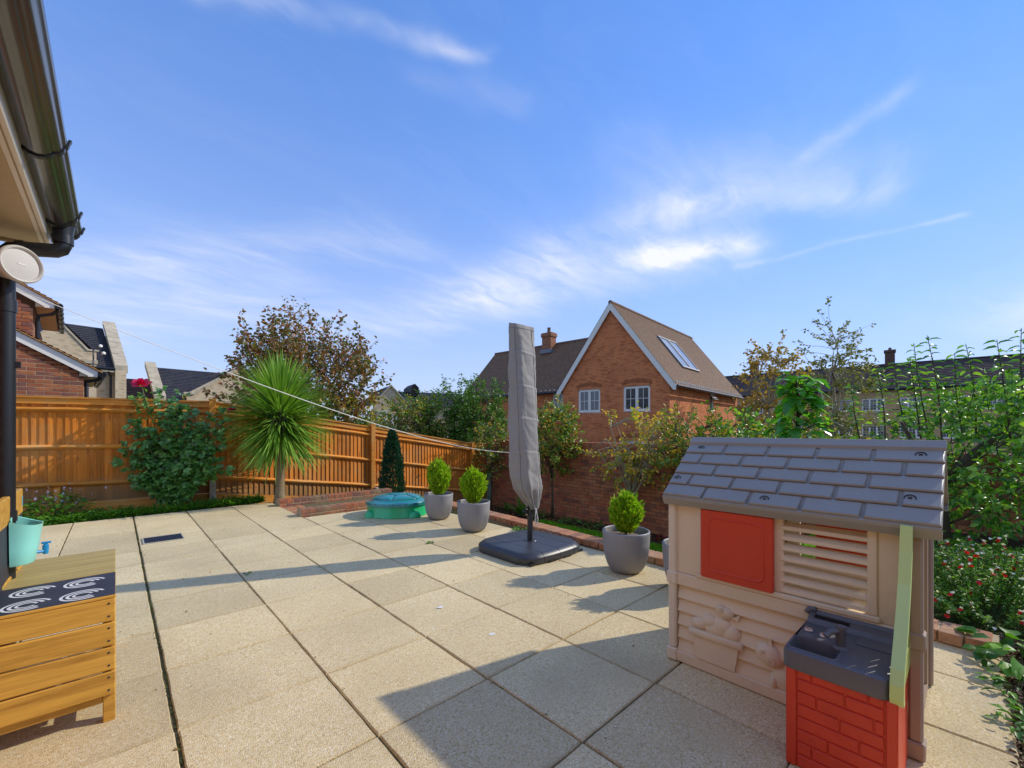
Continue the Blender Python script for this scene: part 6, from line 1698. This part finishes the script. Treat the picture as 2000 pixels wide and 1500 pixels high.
# ---- young trees along the brick wall
grow('young_tree', 'small round crowned green tree in front of the brick wall beside the parasol', 'tree', (7.72, 6.85, -.88), [(0, 0, 0), (.02, .01, .5), (-.01, .0, .95), (.0, .0, 1.2)], (7.72, 6.85, 1.06), (.60, .60, .82), M['lf_mixed'], M['bark'], n_limb=12, n_twig=240, twig=.24, lpt=12, ll=.085, lw=.055, up=.45, r0=.032, seed=41, lumps=.15, group='young trees along the brick wall')
yt = grow('young_tree', 'sparse yellowing tree with pale forked branches behind the near planter', 'tree', (7.72, 4.72, -.88), [(0, 0, 0), (.0, .02, .4), (.0, -.02, .82)], (7.72, 4.72, .98), (.62, .95, .72), M['lf_yellow'], M['bark_pale'], n_limb=9, n_twig=175, twig=.26, lpt=11, ll=.075, lw=.05, up=.5, r0=.045, seed=47, gap=.25, twig_r=.0045, group='young trees along the brick wall')
mb = MB()
for q_ in ((0, .80, 1.75), (0, .42, 1.70), (0, .10, 1.85), (0, -.5, 1.60), (0, -.15, 1.75)):
    mb.tube(bent((0, 0, .72), q_, 6, -.03, .03, random.Random(int(q_[1] * 100))), [.026, .022, .018, .014, .011, .008, .005], 7)
obj('branches', mb, M['bark_pale'], yt, smooth=True)
grow('wall_shrub', 'green and yellow leafy shrub showing above the wall left of the playhouse roof', 'shrub', (7.6, 3.25, -.85), [(0, 0, 0), (0, 0, .9)], (7.6, 3.25, .92), (.5, .85, .72), M['lf_mixed'], M['bark'], n_limb=9, n_twig=180, twig=.24, lpt=10, ll=.08, lw=.05, up=.6, r0=.03, seed=52)
grow('wall_shrub', 'dark glossy shrub behind the left end of the playhouse ridge', 'shrub', (8.9, 3.1, -1.4), [(0, 0, 0), (0, 0, 1.2)], (8.9, 3.1, 1.0), (.5, .6, .62), M['lf_pear'], M['bark'], n_limb=8, n_twig=110, twig=.2, lpt=11, ll=.10, lw=.06, up=.6, r0=.03, seed=53)
pt = grow('pear_tree', 'big glossy green fruit tree against the wall at the right edge', 'tree', (6.75, .18, -.12), [(0, 0, 0), (.02, .0, .45), (.0, .03, .78)], (6.95, -.22, .95), (.95, .95, .78), M['lf_pear'], M['bark'], n_limb=8, n_twig=340, twig=.28, lpt=13, ll=.082, lw=.046, up=.75, r0=.06, seed=61, gap=.18, twig_r=.0035, lumps=.15, limb=.22, conn=.22)
mb = MB(); mb.tube(bent((.0, .03, .74), (.55, -.55, 1.5), 6, .0, .05, random.Random(2)), [.06, .055, .05, .045, .04, .03, .02], 8); mb.tube(bent((.0, .03, .74), (.0, .35, 1.5), 6, .0, .05, random.Random(3)), [.045, .04, .035, .03, .025, .02, .015], 8)
mb.tube(bent((.02, -.02, .35), (.3, -.7, .95), 6, .0, .05, random.Random(4)), [.012, .011, .010, .009, .008, .006, .004], 6)
obj('branches', mb, M['bark'], pt, smooth=True)
P, D, U = [], [], []; sh_ = MB(); rnd = random.Random(77)      # long upright shoots with paired leaves
for (dy, z) in ((.62, 2.05), (.12, 2.36), (.22, 2.3), (-.14, 2.22), (-.52, 2.30), (-.38, 2.2), (-.75, 2.1), (.40, 2.1), (-.05, 2.1), (.85, 1.85), (-.95, 1.95), (.3, 2.15)):
    b = V((rnd.uniform(-.1, .3), dy - .1, 1.3)); e = V((b.x + rnd.uniform(-.08, .08), dy + rnd.uniform(-.05, .05), z + .14)); pts = bent(b, e, 8, 0, .03, rnd); sh_.tube(pts, [.010 - .0009 * j for j in range(9)], 5, False)
    for j in range(30):
        t_ = .2 + .8 * j / 30; i = min(7, int(t_ * 8)); p = pts[i].lerp(pts[i + 1], t_ * 8 - i); a = j * 2.4 + rnd.uniform(-.4, .4)
        d = V((math.cos(a), math.sin(a), rnd.uniform(.1, .6))).normalized(); P.append(p); D.append(d); U.append((V((rnd.gauss(-.35, .45), rnd.gauss(0, .45), 1)) - d * .3).normalized())
obj('shoots', sh_, M['bark'], pt, smooth=True)
tag(leaves('shoot_leaves', np.array(P), np.array(D), np.array(U), RNG.uniform(.075, .12, len(P)), RNG.uniform(.038, .055, len(P)), M['lf_pear'], pt, .5), kind='stuff')
# large leaved young tree: every leaf its own piece
bl = thing('large_leaved_tree', 'young tree with big drooping bright green leaves above the playhouse roof', 'tree', (6.55, 1.52, -.2))
mb = MB(); mb.tube([(0, 0, 0), (.02, 0, .6), (0, .02, 1.2), (.02, .0, 1.8), (.01, .02, 2.22)], [.035, .03, .025, .016, .006], 8)
rnd = random.Random(9)
bigproto = []
for k in range(5):
    v, f = leaf_arrays(np.zeros((1, 3)), np.array([[1.0, 0, 0]]), np.array([[0, 0, 1.0]]), 1.0, .48, .30 + .08 * k, .10)
    # refine the blade so that it curls
    m_ = MB(); nS = 7
    for i in range(nS + 1):
        t_ = i / nS; w = .27 * math.sin(math.pi * min(1, .06 + t_ * .94) ** .8) ** .8 if 0 < i < nS else .012; dr = -(.24 + .09 * k) * t_ ** 2
        for s_ in (-1, -.5, 0, .5, 1): m_.v.append((t_ * (1 - .10 * t_), s_ * w, dr + .10 * abs(s_) * w * 2 - .03 * s_ * s_ * math.sin(t_ * 9)))
    for i in range(nS):
        for j in range(4): m_.f.append((i * 5 + j, i * 5 + j + 1, i * 5 + 6 + j, i * 5 + 5 + j))
    bigproto.append(m_.mesh('large_leaf', M['lf_big'], True))
for k in range(230):
    z = rnd.uniform(.75, 2.22); wd = .36 * (1 - .55 * max(0, (z - 1.2)) / 1.0); a = rnd.uniform(0, 6.283); r_ = wd * rnd.uniform(.15, 1)
    p = V((r_ * math.cos(a), r_ * math.sin(a), z)); mb.tube([V((.01, .01, z - .12)), p], .004, 4, False)
    link('large_leaf', bigproto[rnd.randrange(5)], bl, p, (R(rnd.uniform(-25, 25)), R(rnd.uniform(-28, 38)), a + R(rnd.uniform(-35, 35))), [rnd.uniform(.16, .27)] * 3)
obj('trunk', mb, M['bark'], bl, smooth=True)
# ---- far trees in front of the flats
grow('birch_tree', 'golden yellow birch left of the large leaved tree, before the flats', 'tree', (24.6, 6.9, -1.6), [(0, 0, 0), (.1, 0, 2), (0, .1, 4)], (24.6, 6.9, 2.75), (1.25, 1.35, 3.1), M['lf_birch'], M['bark_pale'], n_limb=22, n_twig=240, twig=.75, lpt=16, ll=.15, lw=.12, up=-.1, r0=.10, seed=71, gap=.35, gfreq=.9, leafup=.2, twig_r=.008)
grow('birch_tree', 'thin olive green birch rising over the flats roof, right of the golden birch', 'tree', (28.5, 4.9, -1.6), [(0, 0, 0), (.1, 0, 3), (0, .1, 6)], (28.5, 4.9, 3.2), (1.55, 1.6, 4.0), M['lf_birch2'], M['bark_pale'], n_limb=24, n_twig=250, twig=.85, lpt=15, ll=.16, lw=.11, up=-.1, r0=.10, seed=72, gap=.42, gfreq=.8, leafup=.2, twig_r=.008)
for k, (x, y, s_, lb) in enumerate(((13.5, 3.1, 1.1, 'low green bush over the garden wall below the flats'), (19.0, 4.4, 1.6, 'golden green bush between the brick house and the flats'), (13.0, 1.2, 1.0, 'mid green bush behind the playhouse ridge near the fruit tree'))):
    grow('hedge_bush', lb, 'bush', (x, y, -1.6), [(0, 0, 0), (0, 0, 1)], (x, y, (.05, .45, -.1)[k]), (s_, s_, (.95, 1.2, .9)[k]), M['lf_mixed' if k != 2 else 'lf_green'], M['bark'], n_limb=8, n_twig=150, twig=.4, lpt=12, ll=.15, lw=.09, r0=.04, seed=80 + k)

# ---- conifers
def conifer(name, label, cat, base, h, rad, n, mat, ll, seed, group=None, taper=1.2, stem_h=.04, scale=1, tip=0, rz=0):
    rnd = random.Random(seed); t = thing(name, label, cat, base, rz, group); P = []; D = []; U = []
    mb = MB(); mb.tube([(0, 0, -.06), (0, 0, h * .4), (0, 0, h * .93)], [.012, .009, .003], 6); obj('stem', mb, M['bark'], t)
    for i in range(n):
        u_ = rnd.random() ** .85; z = stem_h + (h - stem_h) * u_
        prof = (math.sin(math.pi * min(1, (u_ * .90 + .10)) ** taper)) ** .62
        a = rnd.uniform(0, 2 * math.pi); lump = 1 + .26 * mnoise.noise(V((math.cos(a) * 2.6, math.sin(a) * 2.6, z * 11 / max(h, .3) + seed)))
        r_ = rad * prof * lump * rnd.uniform(.45, 1.12) ** .5
        c_ = V((math.cos(a), math.sin(a), 0)); P.append(c_ * r_ * .92 + V((0, 0, z - ll * .4)))
        D.append((c_ * rnd.uniform(.35, .95) + V((rnd.gauss(0, .22), rnd.gauss(0, .22), rnd.uniform(.55, 1.2)))).normalized()); U.append((V((rnd.gauss(0, 1), rnd.gauss(0, 1), rnd.gauss(0, .3)))).normalized())
    for i in range(90):     # stray sprigs
        u_ = rnd.random(); z = stem_h + (h - stem_h) * u_; a = rnd.uniform(0, 6.283); c_ = V((math.cos(a), math.sin(a), 0)); r_ = rad * (math.sin(math.pi * min(1, (u_ * .90 + .10)) ** taper)) ** .62
        for q_ in range(4): P.append(c_ * r_ * (1 + .05 * q_) + V((0, 0, z + .012 * q_))); D.append((c_ * .7 + V((rnd.gauss(0, .3), rnd.gauss(0, .3), 1))).normalized()); U.append(V((rnd.gauss(0, 1), rnd.gauss(0, 1), 0)).normalized())
    for i in range(tip):
        z = h + rnd.uniform(-.05, .055); P.append(V((rnd.gauss(0, .012), rnd.gauss(0, .012), z - .02))); D.append(V((rnd.gauss(0, .4), rnd.gauss(0, .4), 1)).normalized()); U.append(V((rnd.gauss(0, 1), rnd.gauss(0, 1), 0)).normalized())
    N = len(P); L = np.random.default_rng(seed).uniform(.6, 1.25, N) * ll
    tag(leaves('foliage', np.array(P), np.array(D), np.array(U), L, L * .34, mat, t, .1, .02), kind='stuff')
    return t
for k, ((x, y), z0, h, r_, lb, tip) in enumerate((((3.428, 5.236), .325, .51, .155, 'lime dwarf conifer in the furthest grey planter beside the turtle', 10), ((3.357, 4.324), .328, .445, .148, 'lime dwarf conifer in the planter left of the parasol pole', 10), ((3.426, 2.139), .325, .36, .128, 'lime dwarf conifer with a pointed top shoot, in the near planter', 40), ((3.39, 1.53), .325, .30, .12, 'lime dwarf conifer in the planter hidden by the playhouse', 10))):
    conifer('dwarf_conifer', lb, 'dwarf conifer', (x, y, z0), h, r_, 6500, M['lf_thuja'], .042, 90 + k, 'lime conifers in the planters', tip=tip, rz=k)
conifer('columnar_conifer', 'narrow dark green pointed conifer in front of the fence', 'conifer', (4.25, 8.25, -.46), 1.74, .235, 9000, M['lf_yew'], .06, 99, taper=.72, tip=30)

# ---- small plants
def tuft(name, label, cat, base, n, ll, mat, seed, spread_=.12, w=.3, h=.12, flat=.4, group=None):
    rnd = random.Random(seed); t = thing(name, label, cat, base, 0, group); P = []; D = []; U = []; mb = MB()
    for i in range(n):
        a = rnd.uniform(0, 6.283); r_ = spread_ * math.sqrt(rnd.random()); c_ = V((math.cos(a), math.sin(a), 0)); z = h * rnd.uniform(.25, 1) * (1 - .5 * r_ / spread_)
        p = c_ * r_ + V((0, 0, z)); P.append(p); D.append((c_ + V((rnd.gauss(0, .5), rnd.gauss(0, .5), rnd.uniform(-.2, flat)))).normalized()); U.append(V((rnd.gauss(0, .35), rnd.gauss(0, .35), 1)).normalized())
        if i % 2 == 0: mb.tube([c_ * r_ * .3, p], .0018, 4, False)
    obj('stems', mb, M['stem'], t)
    L = np.random.default_rng(seed).uniform(.6, 1.2, n) * ll
    tag(leaves('foliage', np.array(P), np.array(D), np.array(U), L, L * w, mat, t, .25), kind='stuff')
    return t
tuft('heuchera_plant', 'small red leaved plant behind the furthest planter by the fence', 'plant', (4.72, 7.65, -.42), 90, .075, M['lf_red'], 3, .22, .8, .26)
tuft('heuchera_plant', 'single red plant at the foot of the brick wall behind the near planter', 'plant', (7.66, 4.05, -.86), 30, .06, M['lf_red'], 4, .07, .8, .15)
tuft('fence_shrub', 'thin leafy shrub with pale flowers between the conifer and the furthest planter', 'shrub', (5.3, 8.2, -.52), 150, .06, M['lf_mixed'], 6, .25, .5, .62, .7)
def strap(name, label, base, n, Lb, w, seed, mat):
    t = thing(name, label, 'plant', base); rnd = random.Random(seed)
    for i in range(n):
        m_ = MB(); m_.add(*blade_arrays(rnd.uniform(.5, 1.35), Lb * rnd.uniform(.6, 1.1), w, rnd.uniform(0, 6.28), (rnd.uniform(-.04, .04), rnd.uniform(-.04, .04), 0), rnd.uniform(.5, 1.5), 0)); obj('leaf_blade', m_, mat, t)
strap('strap_leaved_plant', 'clump of long arching green leaves at the foot of the brick wall', (7.45, 7.62, -.86), 26, .50, .035, 5, M['lf_weed'])
strap('strap_leaved_plant', 'grassy tuft of thin arching leaves under the rose bush', (.98, 8.72, 0), 40, .26, .005, 6, M['lf_weed'])
strap('strap_leaved_plant', 'dark fern like tuft left of the young green tree by the wall', (7.55, 8.3, -.86), 20, .35, .02, 7, M['lf_green'])
for k, (x, y, lb) in enumerate(((7.6, 6.2, 'low leafy plant at the wall foot right of the young green tree'), (7.62, 7.15, 'low leafy plant at the wall foot left of the young green tree'), (7.66, 5.6, 'low leafy plant at the wall foot behind the near planter'))):
    tuft('wall_foot_plant', lb, 'plant', (x, y, -.86), 90, .07, M['lf_green'], 10 + k, .24, .6, .2)
tuft('lady_mantle_plant', 'bright green round leaved plant spilling over the right end of the kerb', 'plant', (3.62, -.20, .0), 60, .10, M['lf_weed'], 15, .20, .85, .18, .3)
for k, (x, y, n, s_, lb) in enumerate(((3.25, -.17, 50, .13, 'small weed growing at the slab edge near the kerb end'), (2.86, -.22, 60, .14, 'weed clump at the slab edge in the bark bed'), (2.55, -.42, 40, .12, 'weed at the bottom right corner of the bark bed'), (3.2, -.55, 50, .14, 'weed further out in the bark bed at right'))):
    tuft('weed_plant', lb, 'weed', (x, y, -.01), n, .055, M['lf_weed'], 20 + k, s_, .45, .10, .5)
# flowering sage over the kerb
sg = thing('sage_bush', 'bushy sage with small red and white flowers behind the kerb at right', 'flowering shrub', (4.75, -.05, -.1))
rnd = random.Random(14); st_ = MB(); P, D, U = [], [], []; FP = []
for i in range(330):
    a = rnd.uniform(0, 6.283); r_ = math.sqrt(rnd.random()); e = V((.85 * r_ * math.cos(a), 1.0 * r_ * math.sin(a), .14 + (.40 + .14 * mnoise.noise(V((a, r_ * 2, 3)))) * (1 - .72 * r_ ** 2.2) * rnd.uniform(.72, 1.12)))
    pts = bent((e.x * .45, e.y * .45, .0), e, 5, .05, .06, rnd); st_.tube(pts, .0022, 4, False)
    for j in range(24):
        t_ = rnd.uniform(.30, 1); ii = min(4, int(t_ * 5)); p = pts[ii].lerp(pts[ii + 1], t_ * 5 - ii); d = V((rnd.gauss(0, 1), rnd.gauss(0, 1), rnd.gauss(.25, .5))).normalized(); P.append(p); D.append(d); U.append(V((rnd.gauss(0, .4), rnd.gauss(0, .4), 1)).normalized())
    if rnd.random() < .85: FP.append(pts[-1] + V((rnd.gauss(0, .02), rnd.gauss(0, .02), rnd.uniform(-.06, .035))))
obj('stems', st_, M['stem'], sg)
tag(leaves('foliage', np.array(P), np.array(D), np.array(U), RNG.uniform(.022, .045, len(P)), RNG.uniform(.012, .02, len(P)), M['lf_sage'], sg, .2), kind='stuff')
# each flower: a red lip under a white hood
pr_, pw_ = [], []
for k, p in enumerate(FP):
    a = rnd.uniform(0, 6.28); d = V((math.cos(a), math.sin(a), -.15))
    for q_ in range(3): pw_.append((p, (d * .5 + V((rnd.gauss(0, .4), rnd.gauss(0, .4), .7))).normalized(), V((rnd.gauss(0, .5), rnd.gauss(0, .5), 1)).normalized()))
    if rnd.random() < .6:
        for q_ in range(3): pr_.append((p + V((0, 0, -.006)), (d + V((rnd.gauss(0, .5), rnd.gauss(0, .5), -.35))).normalized(), V((rnd.gauss(0, .5), rnd.gauss(0, .5), 1)).normalized()))
for nm, ls, mt, l_ in (('red_flowers', pr_, M['petal_red'], .029), ('white_flowers', pw_, M['petal_white'], .020)):
    tag(leaves(nm, np.array([x[0] for x in ls]), np.array([x[1] for x in ls]), np.array([x[2] for x in ls]), l_, l_ * .85, mt, sg), kind='stuff')
# pale herb at the left foot of the fence
hbp = tuft('flowering_herb', 'leggy green herb with small mauve flowers at the foot of the left fence', 'plant', (-.62, 9.0, 0), 260, .085, M['lf_weed'], 33, .36, .5, .44, .6)
rnd = random.Random(8); q4 = [V((rnd.gauss(0, .2), rnd.gauss(0, .15), rnd.uniform(.2, .48))) for _ in range(46)]
tag(leaves('flowers', np.array(q4), rdir(46), rdir(46), .035, .03, leafmat('mauve_petal', G_((.42, .36, .55), (.6, .55, .66)), .5, .3), hbp), kind='stuff')

# ---- ground cover, grass, litter (uncountable)
def scatter(name, pts, ll, w, mat, up=(.2, 1.0), seed=0, tilt=.5, droop=.25, flatU=False):
    rg = np.random.default_rng(seed); N = len(pts); P = np.array(pts, float)
    D = np.stack([rg.normal(0, 1, N), rg.normal(0, 1, N), np.zeros(N)], 1); D = unit(D); D[:, 2] = rg.uniform(up[0], up[1], N); D = unit(D)
    U = np.stack([rg.normal(0, tilt, N), rg.normal(0, tilt, N), np.ones(N)], 1) if not flatU else np.stack([rg.normal(0, 1, N), rg.normal(0, 1, N), rg.normal(0, .2, N)], 1)
    L = rg.uniform(.55, 1.3, N) * ll
    return tag(leaves(name, P, D, U, L, L * w, mat, None, droop), kind='stuff')
rnd = random.Random(5); pts = []
while len(pts) < 7000:
    x = rnd.uniform(-2.2, 1.95); yf = 8.50 + (0 if x < 1.5 else .0); ymax = 9.21 + (1.266 - x) * .167 if x < 1.27 else 9.2
    y = yf + (ymax - yf) * rnd.random() ** 1.5 * (.85 if x > .3 else .6)
    d_ = mnoise.noise(V((x * 2.3, y * 3, 0))) + (.25 if y < 8.75 else -.15) + (.1 if x < .2 else -.12)
    if d_ < -.05 + rnd.uniform(-.15, .15): continue
    pts.append((x, y, .0 + rnd.random() ** 2 * (.10 if x < .2 else .05)))
scatter('ground_cover', pts, .042, .75, M['lf_weed'], (-.1, .6), 2)
pts = [(rnd.uniform(1.0, 1.9) if rnd.random() < .4 else rnd.uniform(-.2, 1.9), 8.5 + abs(rnd.gauss(0, .12)), 0) for _ in range(1500)]
scatter('verge_grass', pts, .13, .05, M['lf_weed'], (.6, 2.2), 3, 1, .5, True)
N = 120000; rg = np.random.default_rng(12)
gx_ = rg.uniform(3.99, 7.42, N); gy_ = rg.uniform(-1.2, 6.9, N)
vis = (gx_ > 5.0); gx_, gy_ = gx_[vis], gy_[vis]
gzv = np.array([gz(a, b) for a, b in zip(gx_, gy_)])
scatter('lawn_grass', np.stack([gx_, gy_, gzv - .005], 1), .055, .085, M['lf_lawn'], (.7, 2.4), 4, 1, .4, True)
pts = [(rnd.uniform(7.3, 8.05), rnd.uniform(2.6, 9.3), -.85) for _ in range(1500)]
scatter('fallen_leaves', pts, .05, .7, M['dryleaf'], (-.1, .3), 6, .6)
pts = [(rnd.uniform(1.9, 4.1), -.13 - abs(rnd.gauss(0, .5)), -.012 + rnd.uniform(0, .014)) for _ in range(9000)]
scatter('bark_chips', pts, .026, .55, leafmat('bark_chip', G_((.10, .06, .035), (.20, .12, .06), (.32, .22, .12), (.06, .04, .025), (.42, .32, .2)), .85, 0, .2), (-.1, .5), 7, .8)
# weeds and moss in the slab joints
pts = []
for _ in range(1500):
    x = .19 + rnd.gauss(0, .004); y = rnd.uniform(1.2, 8.4)
    if mnoise.noise(V((y * 3.1, 1, 0))) - .05 < rnd.uniform(-.3, .5): continue
    pts.append((x, y, -.012 + rnd.uniform(0, .012)))
for _ in range(2600):
    i = rnd.randrange(5, len(XJ) - 1); x = XJ[i] + rnd.gauss(0, .002); y = rnd.uniform(0, 8.4)
    if rnd.random() < .5: j = rnd.randrange(4, len(YJ) - 1); y = YJ[j] + rnd.gauss(0, .002); x = rnd.uniform(-.4, 3.75)
    if mnoise.noise(V((x * 1.7, y * 1.7, 4))) < .18: continue
    pts.append((x, y, -.014 + rnd.uniform(0, .008)))
scatter('joint_weeds', pts, .013, .6, leafmat('moss', G_((.05, .07, .015), (.08, .11, .02), (.10, .15, .025), (.09, .075, .03)), .7, .2, .2), (.0, .8), 8, .7)
for k, (x, y, lb) in enumerate(((3.74, 3.86, 'green weed sprouting at the kerb behind the parasol base'), (2.63, 4.17, 'tiny weed in a slab joint left of the parasol base'), (.86, 4.4, 'tiny weed lying on a sunny slab left of centre'))):
    tuft('weed_plant', lb, 'weed', (x, y, 0), (60, 16, 8)[k], (.04, .03, .03)[k], M['lf_weed'], 60 + k, (.10, .04, .03)[k], .5, (.08, .03, .015)[k], .5)
# leaf litter blown onto the paving
pts = []
for _ in range(170):
    x, y = rnd.uniform(-.4, 3.7), 8.4 * rnd.random() ** .8
    if rnd.random() < .5: x = XJ[rnd.randrange(5, len(XJ) - 1)] + rnd.gauss(0, .03)
    pts.append((x, y, .003))
scatter('leaf_litter', pts, .018, .5, M['dryleaf'], (-.05, .25), 16, .4)
